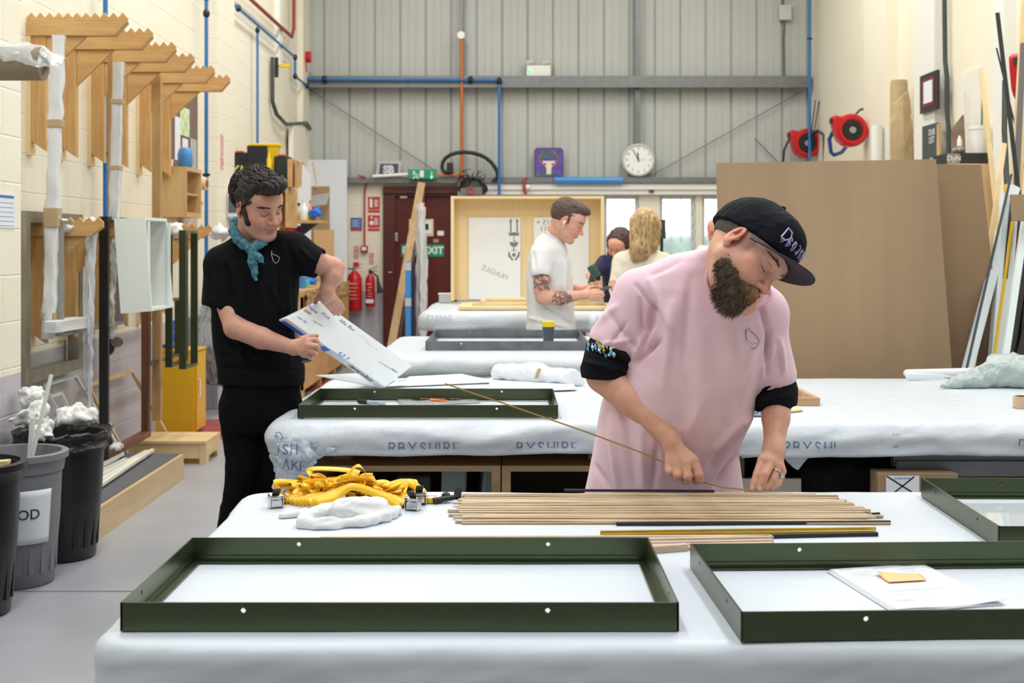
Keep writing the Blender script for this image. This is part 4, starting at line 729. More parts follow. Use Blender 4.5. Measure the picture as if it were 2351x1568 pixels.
# ---- bins
m_binb = mat('black_bin_plastic', (22, 22, 26), .35); m_bing = mat('grey_bin_plastic', (122, 124, 130), .45, bump=.1, bscale=60); m_bag = mat('black_bag', (14, 14, 16), .22, bump=1, bscale=22, spec=.7, bdist=.01)
def bin_(name, label, x, y, rb, rt, h, m, ribs=True):
    t = thing(name, label, 'bin', (x, y, 0)); n = 72; prof = [(rb-.01, .0), (rb, .01), (rb+.55*(rt-rb), .5*h), (rt-.012, h-.09), (rt-.004, h-.085), (rt+.002, h-.04), (rt+.006, h-.035), (rt+.016, h-.03), (rt+.016, h-.004), (rt+.008, h), (rt-.012, h-.002), (rt-.02, h-.05), (rt-.03, h-.1), (rb-.012, .02)]
    mb = MB().lathe(prof, (x, y, 0), n, cap=False); mb.add([(x+(rb-.012)*math.cos(2*math.pi*k/n), y+(rb-.012)*math.sin(2*math.pi*k/n), .02) for k in range(n)], [tuple(range(n))])
    obj('body', mb, m, t, smooth='auto')
    if ribs:
        for k in range(18):
            a = 2*math.pi*(k+.5)/18; c_, s_ = math.cos(a), math.sin(a); u = Vector((-s_, c_, 0))*.012
            f = lambda r, z: Vector((x+c_*r, y+s_*r, z)); r1 = rb+.2*(rt-rb); r2 = rt-.018
            obj('rib', MB().quad8([f(r1-.004, .06)-u, f(r1+.001, .06)-u, f(r1+.001, .06)+u, f(r1-.004, .06)+u], [f(r2-.004, h-.12)-u, f(r2+.002, h-.12)-u, f(r2+.002, h-.12)+u, f(r2-.004, h-.12)+u]), m, t, bev=.002)
    return t
b1 = bin_('grey_bin', 'grey ribbed plastic bin with a paper sign, between the two black bins', -2.195, 5.62, .15, .195, .585, m_bing)
b2 = bin_('black_bin', 'black plastic bin lined with a black bag, right of the grey bin', -2.165, 6.08, .155, .205, .6, m_binb)
b3 = bin_('black_bin', 'black bin with green liner and wood offcuts cut by the left picture edge', -2.20, 5.14, .15, .2, .62, m_binb)
bg = MB().grid(lambda u, v: Vector((-2.165+math.cos(u*6.2832)*(.232-.06*v if v > .4 else .232-.012*math.sin(v*8)), 6.08+math.sin(u*6.2832)*(.232-.06*v if v > .4 else .232-.012*math.sin(v*8)), (.535+v*.19 if v < .4 else .611-(v-.4)*.2))), 80, 10)
A = np.array(bg.v); A += np.stack([fnoise(A*9, 5, 2, True)]*3, -1)*np.array([.005, .005, .006]); bg.v = [tuple(a_) for a_ in A]; obj('bin_bag', bg, m_bag, b2, smooth=True)
obj('green_liner', MB().lathe([(.185, .60), (.19, .615), (.18, .56), (.176, .5)], (-2.20, 5.14, 0), 40, cap=False), mat('green_liner', (20, 110, 70), .3, bump=.4, bscale=30), b3, smooth=True)
for k, (dx, dy, rz, ln) in enumerate([(0.02, -.05, .4, .2), (.06, .03, 1.2, .18), (-.06, 0, 2.1, .2), (.1, -.02, .1, .12)]):
    c_ = Vector((-2.20+dx, 5.14+dy, .575+.014*k)); d_ = Vector((math.cos(rz), math.sin(rz), .06))*ln/2; tag(obj('wood_offcut', MB().bar(c_-d_, c_+d_, .05, .012), m_pine), 'pale wood offcut in the green-lined bin at the left edge', 'offcut', 'offcuts in the bin')
sg = MB().grid(lambda u, v: Vector((-2.195+(.155+.045*(v*.42+.38)+.006)*math.cos(-2.0+u*1.55), 5.62+(.155+.045*(v*.42+.38)+.006)*math.sin(-2.0+u*1.55), .2+v*.235)), 10, 8)
_, sgo = None, obj('paper_sign', sg, m_paper, b1, smooth=True, thick=.001)
def wrapletters(s, z, a0, size, r, m, parent):
    mb = text_mb(s, size, (0, 0, 0), (1, 0, 0), (0, 0, 1)); out = []
    for v in mb.v: a = a0+v[0]/r; out.append((-2.195+(r)*math.cos(a), 5.62+(r)*math.sin(a), z+v[2])); 
    mb.v = out; return obj('hand_lettering', mb, m, parent)
wrapletters('WOOD', .33, -1.28, .062, .192, m_blk_p, sgo)
for dx in (0,): obj('tape_piece', MB().box((-2.195+.02, 5.62-.205, .425), (-2.195+.075, 5.62-.195, .44)), m_clear, b1)
rag('white rags heaped over the black bag bin, left part', (-2.28, 6.0, .68), (.09, .07, .075), 11, h=.006, amp=.6); rag('white rags heaped over the black bag bin, right part', (-2.1, 6.1, .665), (.12, .09, .06), 12, h=.006, amp=.6); rag('white rag hanging over the rim between the grey and black bins', (-2.20, 5.88, .625), (.05, .04, .05), 13, h=.006); rag('greyish rag on top of the heap by the wall', (-2.33, 6.14, .76), (.07, .06, .05), 14, h=.006, amp=.6)
t0, t1 = P(55, 1043, 5.58), P(118, 860, 5.7); tag(obj('white_stick', MB().bar(Vector((t0.x-.08, 5.6, .1)), t1, .026, .012), m_wbox), 'white painted stick poking out of the grey bin', 'stick')
t0, t1 = P(62, 1040, 5.6), P(75, 960, 5.72); tag(obj('white_stick', MB().bar(Vector((t0.x-.04, 5.66, .12)), t1, .022, .01), m_wbox), 'shorter white stick beside the long one in the grey bin', 'stick')
t = thing('air_tool', 'black air tools and fittings hanging low on the blue pipe', 'tool', (-2.7, 8.4, .7)); obj('fitting', MB().ball((-2.68, 8.36, .95), (.05, .05, .05), 12, 8).ball((-2.66, 8.34, .84), (.04, .04, .07), 12, 8), m_jnt, t, smooth=True); obj('gauge', MB().lathe([(.035, 0), (.035, .03)], (-2.6, 8.3, .86), 16, 'y'), m_chr, t)
tag(obj('grey_coat', sheetmesh([[WL(464, 690, -2.67), WL(512, 690, -2.65)], [WL(458, 790, -2.6)+Vector((0, -.1, 0)), WL(516, 800, -2.5)], [WL(466, 880, -2.665), WL(514, 890, -2.55)]], 26, .012, 9), mat('grey_cloth', (128, 130, 132), .9, bump=.3, bscale=90), smooth=True, thick=.01), 'grey cloth hanging on the pier just behind the man in black', 'cloth')
t = thing('tall_tube', 'pale tall tube standing on the floor behind the yellow cupboard', 'tube', (-2.6, 11.0, 0)); obj('tube', MB().tube([(-2.5, 11.35, 0), (-2.5, 11.35, .62)], .09, 20), mat('pale_tube', (200, 198, 204), .5), t, smooth='auto'); obj('red_cap', MB().tube([(-2.42, 11.28, .5), (-2.42, 11.28, .62)], .03, 12), mat('signal_red', (196, 30, 36), .4), t)
# ================================================================ things on and before the back wall
def bp(px, py, d=.0): return P(px, py, YB-d)
def bbox(x0, y0, x1, y1, d0, d1): a = P(x0, y0, YB); b = P(x1, y1, YB); return MB().box((a.x, YB-d1, min(a.z, b.z)), (b.x, YB-d0, max(a.z, b.z)))
m_sg = mat('sign_green', (22, 150, 112), .4); m_white = mat('sign_white', (240, 242, 242), .5); m_sr = mat('sign_red', (198, 48, 40), .5); m_sb = mat('sign_blue', (44, 100, 176), .5)
WLET = dict(xdir=(1, 0, 0), updir=(0, 0, 1))
t = thing('emergency_exit_light', 'green running-man exit light box on the ledge over the door', 'sign', bp(972, 413, .2)); obj('housing', bbox(941, 391, 1004, 413, .2, .26), m_sg, t, bev=.006)
rm = MB(); O = bp(952, 402, .262)
for p0, p1, w_ in (((0, .03), (.02, -.005), .022), ((.02, -.005), (.045, -.045), .014), ((.02, -.005), (-.02, -.045), .014), ((-.03, .01), (.03, .02), .012), ((.03, .02), (.05, -.005), .01)): line_mb(rm, [p0, p1], O, (1, 0, 0), (0, 0, 1), w_)
rm.ball(O+Vector((-.012, 0, .045)), (.012, .002, .012), 10, 6); obj('running_man', rm, m_white, t); obj('door_mark', bbox(967, 394, 976, 409, .26, .262), m_white, t)
ar = MB(); O = bp(991, 402, .262); line_mb(ar, [(0, .045), (0, -.02)], O, (1, 0, 0), (0, 0, 1), .012); ar.add([O+Vector((-.025, -.001, -.01)), O+Vector((.025, -.001, -.01)), O+Vector((0, -.001, -.045))], [(0, 1, 2)]); obj('arrow', ar, m_white, t)
obj('led', MB().ball(bp(990, 409, .262), .008, 8, 6), mat('green_led', (40, 255, 120), .4, emit=3), t)
t = thing('fire_exit_sign', 'green sign lettered FIRE EXIT on the maroon door', 'sign', bp(970, 589, .0)); obj('plate', bbox(921, 561, 1019, 589, -.01, .0), m_sg, t); obj('lettering', text_mb('FIRE', .135, bp(944, 575.5, .002), align='CENTER', bold=.004, **WLET), m_white, t); obj('lettering', text_mb('EXIT', .135, bp(995, 575.5, .002), align='CENTER', bold=.004, **WLET), m_white, t)
t = thing('door_notice', 'cream notice with a torn dark photo fixed to the maroon door', 'notice', bp(966, 542, 0)); obj('sheet', bbox(939, 503, 995, 542, -.01, -.004), mat('cream_paper', (222, 212, 186), .6), t); obj('photo', bbox(972, 508, 990, 537, -.004, .006), m_white, t); obj('dark_patch', bbox(975, 514, 984, 528, .006, .008), m_blk_p, t)
tag(obj('white_tag', bbox(1004, 530, 1019, 541, -.01, .004).xf(Matrix.Identity(4)), m_white, bev=.003), 'small white plate on the door right of the cream notice', 'plate'); tag(obj('tape_patch', bbox(995, 549, 1007, 557, -.01, .003), m_tape), 'small brown tape patch on the door above the FIRE EXIT sign', 'tape')
for k, (y0, lb) in enumerate(((452, 'upper red fire extinguisher sign beside the maroon door'), (494, 'lower red fire alarm sign beside the maroon door'))):
    t = thing('fire_sign', lb, 'sign', bp(858, y0+36, .0)); obj('plate', bbox(845, y0, 872, y0+36, 0, .008), m_sr, t); g_ = MB()
    if k == 0: g_.box(tuple(bp(849, y0+24, .012)), tuple(bp(855, y0+6, .008))).box(tuple(bp(850.5, y0+6, .012)), tuple(bp(853, y0+3, .008)))
    else: g_.ball(bp(853, y0+18, .01), (.03, .003, .03), 14, 8).box(tuple(bp(851, y0+8, .012)), tuple(bp(855, y0+3, .008)))
    obj('symbol', g_, m_white, t); g2 = MB()
    for j in range(3): x = 860+j*3; line_mb(g2, [(0, 0), (.01, .02), (-.004, .045), (.008, .07), (0, .09)], bp(x, y0+22, .01), (1, 0, 0), (0, 0, 1), .01)
    obj('flames', g2, m_white, t); obj('caption', text_mb('FIRE EXTINGUISHER' if k == 0 else 'FIRE ALARM', .02 if k == 0 else .03, bp(858.5, y0+30, .01), **WLET), m_white, t)
t = thing('blue_sign', 'blue safety notice with a red foot on the blockwork', 'sign', bp(818, 530, 0)); obj('plate', bbox(805, 500, 831, 525, 0, .006), m_sb, t); obj('foot_band', bbox(805, 525, 831, 530, 0, .006), m_sr, t); lm = MB()
for j in range(5): lm.box(tuple(bp(808, 505+j*3.6, .008)), tuple(bp(828-(j % 2)*5, 506+j*3.6, .006)))
obj('text_lines', lm, m_white, t)
t = thing('fire_call_point', 'red fire alarm call point with its red cable on the blockwork', 'alarm', bp(837, 580, 0)); obj('box', bbox(829, 564, 845, 579, 0, .06), mat('alarm_red', (170, 30, 44), .4), t, bev=.006); obj('glass', bbox(832, 567, 842, 575, .06, .064), m_white, t); obj('cable', MB().tube([bp(837, 564, .03), bp(837, 440, .03), bp(843, 412, .03), bp(838, 407, .16), bp(822, 402, .18)], .012, 8), mat('cable_red', (176, 56, 52), .5), t, smooth='auto')
tag(obj('small_notice', bbox(812, 565, 823, 595, 0, .005), mat('pinkish_notice', (226, 190, 186), .6, var=.8, vscale=20, vcol=(200, 80, 70))), 'narrow notice above the larger fire extinguisher', 'notice'); tag(obj('small_notice', bbox(811, 602, 824, 613, 0, .005), m_sr), 'small red label just above the larger fire extinguisher', 'notice'); tag(obj('small_notice', bbox(847, 580, 858, 607, 0, .005), MATS['pinkish_notice']), 'narrow notice above the smaller fire extinguisher', 'notice')
m_ext = mat('extinguisher_red', (196, 24, 32), .28)
def exting(label, px, y0, y1, r, co2):
    b = bp(px, y1, .16); h = (y1-y0)/SB; t = thing('fire_extinguisher', label, 'extinguisher', b); c = (b.x, b.y, b.z)
    obj('cylinder', MB().lathe([(r*.9, 0), (r, .015), (r, h*.8), (r*.8, h*.9), (r*.35, h*.97), (r*.3, h)], c, 28), m_ext, t, smooth='auto')
    obj('valve', MB().lathe([(.022, h), (.022, h+.04)], c, 12), m_blk_p if co2 else m_chr, t); obj('lever', MB().bar((c[0]-.02, c[1], c[2]+h+.045), (c[0]+.1, c[1]-.02, c[2]+h+.09), .02, .008).bar((c[0]-.02, c[1], c[2]+h+.03), (c[0]+.09, c[1]-.02, c[2]+h+.035), .02, .008), m_blk_p if co2 else m_ext, t)
    if co2: obj('horn', MB().tube([(c[0]+.02, c[1]-.02, c[2]+h+.02), (c[0]+.1, c[1]-.03, c[2]+h*.9), (c[0]+.11, c[1]-.04, c[2]+h*.72), (c[0]+.14, c[1]-.06, c[2]+h*.42)], [.012, .012, .02, .042], 14), m_blk_p, t, smooth='auto'); obj('label_plate', MB().box((c[0]-.05, c[1]-r-.003, c[2]+.05), (c[0]+.05, c[1]-r+.02, c[2]+.1)), m_white, t)
    else: obj('hose', MB().tube([(c[0]-.02, c[1]-.02, c[2]+h+.02), (c[0]-.1, c[1]-.03, c[2]+h+.03), (c[0]-.14, c[1]-.03, c[2]+h*.8), (c[0]-.13, c[1]-.03, c[2]+h*.3)], .011, 8), m_blk_p, t, smooth='auto')
    pl = MB()
    for j in range(5): z = c[2]+h*(.3+.09*j); pl.box((c[0]-r*.55+.01*(j % 2), c[1]-r-.002, z), (c[0]+r*.55-.012*(j % 3), c[1]-r*.8, z+.012 if j < 4 else z+.02))
    obj('printed_panel', pl, mat('faded_print', (226, 150, 146), .5), t); return t
exting('larger red fire extinguisher with a hose, left of its pair', 814, 622, 714, .10, False); exting('slimmer red fire extinguisher with a black horn, nearer the door', 850, 628, 704, .062, True)
# leaning planks and tubes before the door
def lean(label, a, b, w_, h_, m, name='plank', cat='plank', up=(0, 1, 0), **k): return tag(obj(name, MB().bar(a, b, w_, h_, up), m, **k), label, cat)
m_plk = wood('weathered_plank', (206, 176, 138), (186, 150, 108), 'z', .6, 12)
lean('wide pale plank leaning from the floor to the top of the maroon door', P(876, 800, 15.6)-Vector((.25, 0, 0))*0+Vector((-.09, -.2, -1.2)), P(968, 420, YB-.25), .1, .045, m_plk); 
lean('thin grey-edged batten leaning just behind the wide plank', P(890, 800, 15.9)+Vector((-.06, 0, -1.1)), P(974, 440, YB-.2), .03, .02, mat('grey_batten', (110, 104, 104), .6))
t = thing('wrapped_post', 'white-wrapped post standing in front of the maroon door', 'post', P(968, 840, 15.8)); a_ = P(968, 465, 15.9); obj('wrapping', sheetmesh([[P(957, 470, 15.9), P(966, 468, 15.84), P(974, 474, 15.9)], [P(957, 600, 15.9), P(966, 600, 15.82), P(979, 615, 15.9)], [P(956, 760, 15.9), P(966, 760, 15.82), P(977, 750, 15.9)], [P(956, 838, 15.9), P(966, 838, 15.82), P(976, 838, 15.9)]], 24, .012, 3), m_foam, t, smooth=True, thick=.03); t['_']=0; del t['_']
obj('core', MB().box((a_.x-.03, 15.9, 0), (a_.x+.03, 15.96, a_.z)), m_pinez, t)
t = thing('blue_tube', 'tall blue box level with white tape bands before the door', 'level', P(938, 837, 15.7)); q0, q1 = P(931, 600, 15.7), P(944, 834, 15.7); m_lb = mat('light_blue_plastic', (64, 146, 220), .4)
obj('beam', MB().box((q0.x, 15.66, 0), (q1.x, 15.74, q0.z-.0)), m_lb, t, bev=.004); obj('side_beam', MB().box((q1.x+.001, 15.67, 0), (q1.x+.05, 15.73, q0.z-.02)), mat('navy_metal', (34, 40, 66), .4), t)
for py in (608, 690, 790): c_ = P(937, py, 15.7); obj('tape_band', MB().box((q0.x-.003, 15.655, c_.z-.07), (q1.x+.003, 15.745, c_.z+.03)), mat('pale_tape', (196, 202, 206), .4), t)
# ledge things
t = thing('wall_clock', 'round white wall clock with black numerals on the grey cladding', 'clock', bp(1463, 406, .12)); cz = bp(1463, 369, 0); R_ = 37/SB
obj('rim', MB().lathe([(R_, -.0), (R_, -.05), (R_-.02, -.055), (R_-.025, -.04)], (cz.x, YB-.12, cz.z), 48, 'y', cap=False), mat('silver_rim', (196, 198, 200), .35), t, smooth='auto'); obj('dial', MB().lathe([(R_-.02, 0), (R_-.02, -.035)], (cz.x, YB-.12, cz.z), 40, 'y'), m_white, t)
for h_ in range(1, 13): a = math.radians(90-30*h_); obj('numeral', text_mb(str(h_), .045, (cz.x+math.cos(a)*(R_-.06), YB-.157, cz.z+math.sin(a)*(R_-.06)), **WLET), m_blk_p, t)
for ang, ln, w_, nm in ((118, .15, .009, 'minute_hand'), (95, .1, .014, 'hour_hand')): a = math.radians(ang); obj(nm, MB().bar((cz.x-math.cos(a)*.02, YB-.162, cz.z-math.sin(a)*.02), (cz.x+math.cos(a)*ln, YB-.162, cz.z+math.sin(a)*ln), w_, .003, (0, 1, 0)), m_blk_p, t)
a = math.radians(2); obj('second_hand', MB().bar((cz.x-.03, YB-.166, cz.z), (cz.x+.1, YB-.166, cz.z+.004), .003, .002, (0, 1, 0)), m_sr, t)
t = thing('skull_painting', 'purple painting of a horned cattle skull with green leaves, on the ledge', 'painting', bp(1259, 408, .12)); c0, c1 = bp(1228, 407, 0), bp(1291, 342, 0); cut = .035
poly = [(c0.x, c0.z), (c1.x, c0.z), (c1.x, c1.z-cut), (c1.x-cut, c1.z), (c0.x+cut, c1.z), (c0.x, c1.z-cut)]; obj('board', MB().prism([(x, YB-.1, z) for x, z in poly], (0, -.02, 0)), mat('purple_paint', (110, 78, 176), .6, var=.4, vscale=20), t)
obj('edge', MB().prism([(x+(.008 if x > cz.x*0+bp(1259, 0).x else -.008), YB-.095, z+(.008 if z > c0.z+.1 else 0)) for x, z in poly], (0, -.015, 0)), mat('dark_violet', (50, 40, 74), .6), t)
cx_ = (c0.x+c1.x)/2; ct = c1.z; yy = YB-.122
def disc(mb, x, z, rx, rz_, y=yy, n=14): mb.add([(x+rx*math.cos(2*math.pi*k/n), y, z+rz_*math.sin(2*math.pi*k/n)) for k in range(n)], [tuple(range(n))]); return mb
hn = MB(); line_mb(hn, [(.06*math.cos(math.radians(a))*2.1, .1*math.sin(math.radians(a))) for a in range(-50, 61, 12)], (cx_, yy, ct-.14), (1, 0, 0), (0, 0, 1), .016); line_mb(hn, [(-.06*math.cos(math.radians(a))*2.1, .1*math.sin(math.radians(a))) for a in range(-50, 61, 12)], (cx_, yy, ct-.14), (1, 0, 0), (0, 0, 1), .016); obj('horns', hn, mat('horn_ochre', (196, 150, 96), .6), t)
lf = MB(); rr = random.Random(5)
for k in range(36): disc(lf, cx_+rr.uniform(-.1, .1), ct-.085+rr.uniform(-.045, .05), .016, .01, yy-.001-.0001*k, 7)
for k in range(26): disc(lf, cx_+rr.uniform(-.17, .17), c0.z+rr.uniform(.01, .05), .016, .01, yy-.001-.0001*k, 7)
obj('leaves', lf, mat('leaf_green', (70, 156, 116), .6, var=.8, vscale=60, vcol=(30, 70, 60)), t)
sk_ = MB(); sk_.add([(cx_+x, yy-.004, ct+z) for x, z in ((-.09, -.17), (.09, -.17), (.06, -.23), (.035, -.26), (.03, -.35), (-.03, -.35), (-.035, -.26), (-.06, -.23))], [tuple(range(8))]); obj('skull', sk_, mat('bone', (232, 216, 204), .6), t)
for dx in (-.05, .05): obj('eye_socket', disc(MB(), cx_+dx, ct-.215, .012, .016, yy-.006), m_blk_p, t)
t = thing('framed_poster', 'small grey framed poster lettered SB on the ledge', 'poster', bp(890, 405, .1)); obj('board', MB().slab([bp(862, 405, .12), bp(920, 403, .12), bp(922, 370, .05), bp(868, 370, .05)], .012), mat('poster_grey', (178, 180, 192), .6), t); obj('dark_field', MB().slab([bp(870, 402, .14), bp(914, 401, .14), bp(915, 376, .08), bp(873, 376, .08)], .002), mat('poster_dark', (64, 66, 84), .6), t); obj('lettering', text_mb('SB', .14, bp(892, 390, .15), bold=.008, **WLET), mat('poster_light', (206, 208, 218), .5), t)
tag(obj('fluorescent_tube', MB().tube([bp(856, 405, .2), bp(938, 400, .2)], .022, 12), m_white, smooth='auto'), 'white tube lying on the ledge left of the exit light', 'tube')
tag(obj('copper_pipe', MB().tube([bp(1060, 92, .2), bp(1060, 405, .2), bp(1060, 420, .2)], .024, 12).tube([bp(1060, 402, .2), bp(1006, 402, .2)], .018, 12).ball(bp(1060, 402, .2), .045, 12, 8), mat('copper', (190, 112, 66), .4, metal=.4), smooth='auto'), 'copper pipe running up the cladding with a side branch', 'pipe')
t = thing('air_valve', 'white round stop valve at the top of the copper pipe', 'valve', bp(1060, 92, .2)); obj('valve_body', MB().lathe([(.05, 0), (.05, -.04)], (bp(1060, 87).x, YB-.2, bp(1060, 87).z), 18, 'y'), m_white, t)
airline('blue air pipe along the steel beam of the back wall, dropping at its right end', [bp(704, 182, .24), bp(1146, 184, .24), bp(1146, 190, .24), bp(1146, 448, .24)], .02, joints=[bp(1146, 186, .24), bp(745, 182, .24), bp(1080, 183, .24)])
hs = MB(); ctl = [(1128, 418), (1143, 410), (1143, 395), (1130, 372), (1105, 354), (1065, 347), (1030, 354), (1014, 372), (1014, 392), (1024, 398), (1042, 394)]
hs.tube([bp(x, y, .22) for x, y in ctl], .028, 12); t = thing('black_hose', 'ribbed black vacuum hose looped on the ledge around the copper pipe', 'hose', bp(1080, 410, .22)); obj('hose', hs, m_blk_p, t, smooth='auto', sub=1); obj('nozzle', bbox(1028, 376, 1042, 400, .14, .26), m_blk_p, t, bev=.01)
bgf = Field(np.array(bp(1085, 450, .25))-np.array([.35, .3, .05]), np.array(bp(1085, 400, .25))+np.array([.35, .3, .25]), .012)
c_ = np.array(bp(1086, 434, .28)); bgf.ell(c_, (.2, .12, .11), .03); bgf.ell(c_+[-.02, 0, .09], (.14, .09, .06), .04); bgm = bgf.mesh(1)
t = thing('holdall_bag', 'black and grey holdall heaped with cables on top of the pine crate', 'bag', Vector(c_)-Vector((0, 0, .12))); obj('body', bgm, m_blk_p, t, smooth=True); obj('grey_panel', MB().slab([bp(1054, 448, .42), bp(1108, 448, .42), bp(1106, 430, .40), bp(1058, 432, .40)], .01), mat('grey_canvas', (110, 112, 118), .8), t)
obj('round_badge', MB().lathe([(.05, 0), (.05, -.004), (.034, -.004), (.034, 0)], (bp(1082, 440).x, YB-.435, bp(1082, 440).z), 20, 'y', cap=False), m_sr, t)
cb = MB(); rr = random.Random(9)
for k in range(16):
    c1_ = bp(1058+rr.random()*54, 402+rr.random()*20, .3+rr.random()*.1); r_ = .04+rr.random()*.07; a0 = rr.random()*6; n_ = Vector((rr.gauss(0, 1), rr.gauss(0, 1), rr.gauss(0, .6))).normalized(); u_ = n_.orthogonal().normalized(); v_ = n_.cross(u_); cb.tube([c1_+(u_*math.cos(a0+j*.4)+v_*math.sin(a0+j*.4)*.7)*r_ for j in range(13)], .006, 5)
obj('cables', cb, m_blk_p, t, smooth='auto')['kind'] = 'stuff'
t = thing('emergency_light', 'white twin-head emergency light standing on the steel beam', 'light', bp(1236, 179, .12)); obj('housing', bbox(1209, 153, 1264, 179, .05, .14), m_wp, t, bev=.01)
for px in (1217, 1254): obj('lamp_head', MB().tube([bp(px-9, 145, .1), bp(px+9, 142, .1)], .038, 16), mat('lamp_grey', (190, 192, 194), .4), t, smooth='auto')
obj('led', MB().ball(bp(1214, 165, .14), .02, 8, 6), MATS['green_led'], t)
t = thing('junction_box', 'pale junction box and cable high on the right of the cladding', 'box', bp(1801, 47, .0)); obj('box', bbox(1787, 13, 1815, 48, .0, .08), mat('pale_grey_plastic', (196, 198, 200), .5), t, bev=.01); obj('cable', MB().tube([bp(1801, 48, .04), bp(1799, 90, .04), bp(1800, 178, .04)], .012, 8).tube([bp(1798, 13, .04), bp(1796, -60, .04)], .012, 8), MATS['dark_conduit'], t)
t = thing('wall_sounder', 'red alarm sounder in the upper left corner', 'alarm', bp(706, 148, .3)); obj('sounder', MB().tube([bp(698, 131, .35), bp(714, 131, .35)], .075, 18), m_ext, t, smooth='auto'); obj('back_box', bbox(696, 118, 702, 146, .28, .42), m_blk_p, t); obj('cable', MB().tube([bp(702, 144, .35), bp(703, 165, .33)], .012, 8), MATS['cable_red'], t)
tag(obj('foam_tube', MB().tube([bp(1273, 414, .17), bp(1430, 414, .17)], .045, 8), m_lb), 'bright blue foam tube lying along the lower steel ledge', 'tube')
tag(obj('red_bracket', MB().tube([bp(1210, 407, .16), bp(1203, 412, .16), bp(1203, 438, .16), bp(1209, 446, .16)], .018, 8), mat('red_metal', (176, 64, 50), .4), smooth='auto'), 'red metal hook hanging from the ledge above the crate', 'hook')
tag(obj('round_fitting', MB().ball(bp(1212, 430, .18), .035, 12, 8), m_white, smooth=True), 'pale round knob beside the red hook', 'knob')
tag(obj('bulldog_clip', bbox(1488, 433, 1499, 443, .1, .12), mat('clip_mix', (120, 60, 80), .4)), 'small dark clip on the white window lintel', 'clip')
# crate of pine with two white panels and printed marks
t = thing('picture_crate', 'open pine crate with white panels standing on the far table', 'crate', P(1210, 694, 10.3)); YC = 10.2; sc_ = F/YC
def cb_(x0, y0, x1, y1, d0, d1, Y=YC): a = P(x0, y0, Y); b = P(x1, y1, Y); return MB().box((a.x, Y+d0, min(a.z, b.z)), (b.x, Y+d1, max(a.z, b.z)))
zb = 691
m_crt = wood('crate_pine', (240, 216, 168), (232, 204, 152), 'x', .55, 5); m_crtz = wood('crate_pine_upright', (240, 216, 168), (232, 204, 152), 'z', .55, 5)
obj('left_side', cb_(1035, 450, 1042, zb, 0, .2), m_crtz, t); obj('right_side', cb_(1380, 450, 1387, zb, 0, .2), m_crtz, t); obj('top', cb_(1042, 450, 1380, 456, 0, .2), m_crt, t); obj('back', cb_(1042, 456, 1380, zb, .185, .2), m_crtz, t)
Y2 = YC+.17; wp_ = lambda x0, x1, n_: obj(n_, MB().box((P(x0, 0, Y2).x, Y2, P(0, 687, Y2).z), (P(x1, 0, Y2).x, Y2+.01, P(0, 499, Y2).z)), m_white, t)
wp_(1076, 1195, 'white_panel'); wp_(1225, 1352, 'white_panel')
m_st2 = mat('stencil_grey', (120, 130, 134), .6)
def pk(px, py): return P(px, py, Y2-.001)
s1 = MB(); O = pk(1180, 520)
for dx in (-.026, .026): line_mb(s1, [(dx, -.04), (dx, .05)], O, (1, 0, 0), (0, 0, 1), .012); s1.add([O+Vector((dx-.014, -.001, .04)), O+Vector((dx+.014, -.001, .04)), O+Vector((dx, -.001, .066))], [(0, 1, 2)])
line_mb(s1, [(-.045, -.052), (.045, -.052)], O, (1, 0, 0), (0, 0, 1), .006); obj('upright_mark', s1, m_st2, t)
s1 = MB(); O = pk(1180, 541); s1.add([O+Vector((.044*math.cos(a), -.001, .028*math.sin(a))) for a in [math.pi*k/8 for k in range(9)]], [tuple(range(9))]); line_mb(s1, [(0, 0), (0, -.04), (.008, -.046), (.014, -.04)], O, (1, 0, 0), (0, 0, 1), .006); obj('umbrella_mark', s1, m_st2, t)
s1 = MB(); O = pk(1180, 556); s1.add([O+Vector((.036*math.cos(a), -.001, .04*math.sin(a))) for a in [math.pi+math.pi*k/8 for k in range(9)]], [tuple(range(9))]); line_mb(s1, [(0, -.03), (0, -.066)], O, (1, 0, 0), (0, 0, 1), .008); line_mb(s1, [(-.02, -.068), (.02, -.068)], O, (1, 0, 0), (0, 0, 1), .006); obj('glass_mark', s1, m_st2, t)
s1 = MB(); O = pk(1180, 588); line_mb(s1, [(-.042, .03), (-.036, 0), (-.012, -.03)], O, (1, 0, 0), (0, 0, 1), .014); line_mb(s1, [(.042, .03), (.036, 0), (.012, -.03)], O, (1, 0, 0), (0, 0, 1), .014); disc(s1, O.x, O.z+.01, .016, .016, O.y-.001); obj('hands_mark', s1, m_st2, t)
ca, sa = math.cos(math.radians(-25)), math.sin(math.radians(-25)); obj('fragile_stencil', text_mb('FRAGILE', .062, pk(1136, 626), (ca, 0, sa), (-sa, 0, ca), mirror=True), mat('stencil_pale', (178, 184, 190), .6), t)
obj('stencil', text_mb('215 +', .06, pk(1251, 511), (1, 0, 0), (0, 0, 1), mirror=True), m_st2, t); obj('stencil', text_mb('811', .06, pk(1252, 526), (1, 0, 0), (0, 0, 1), mirror=True), m_st2, t)
kn = MB(); rr = random.Random(2)
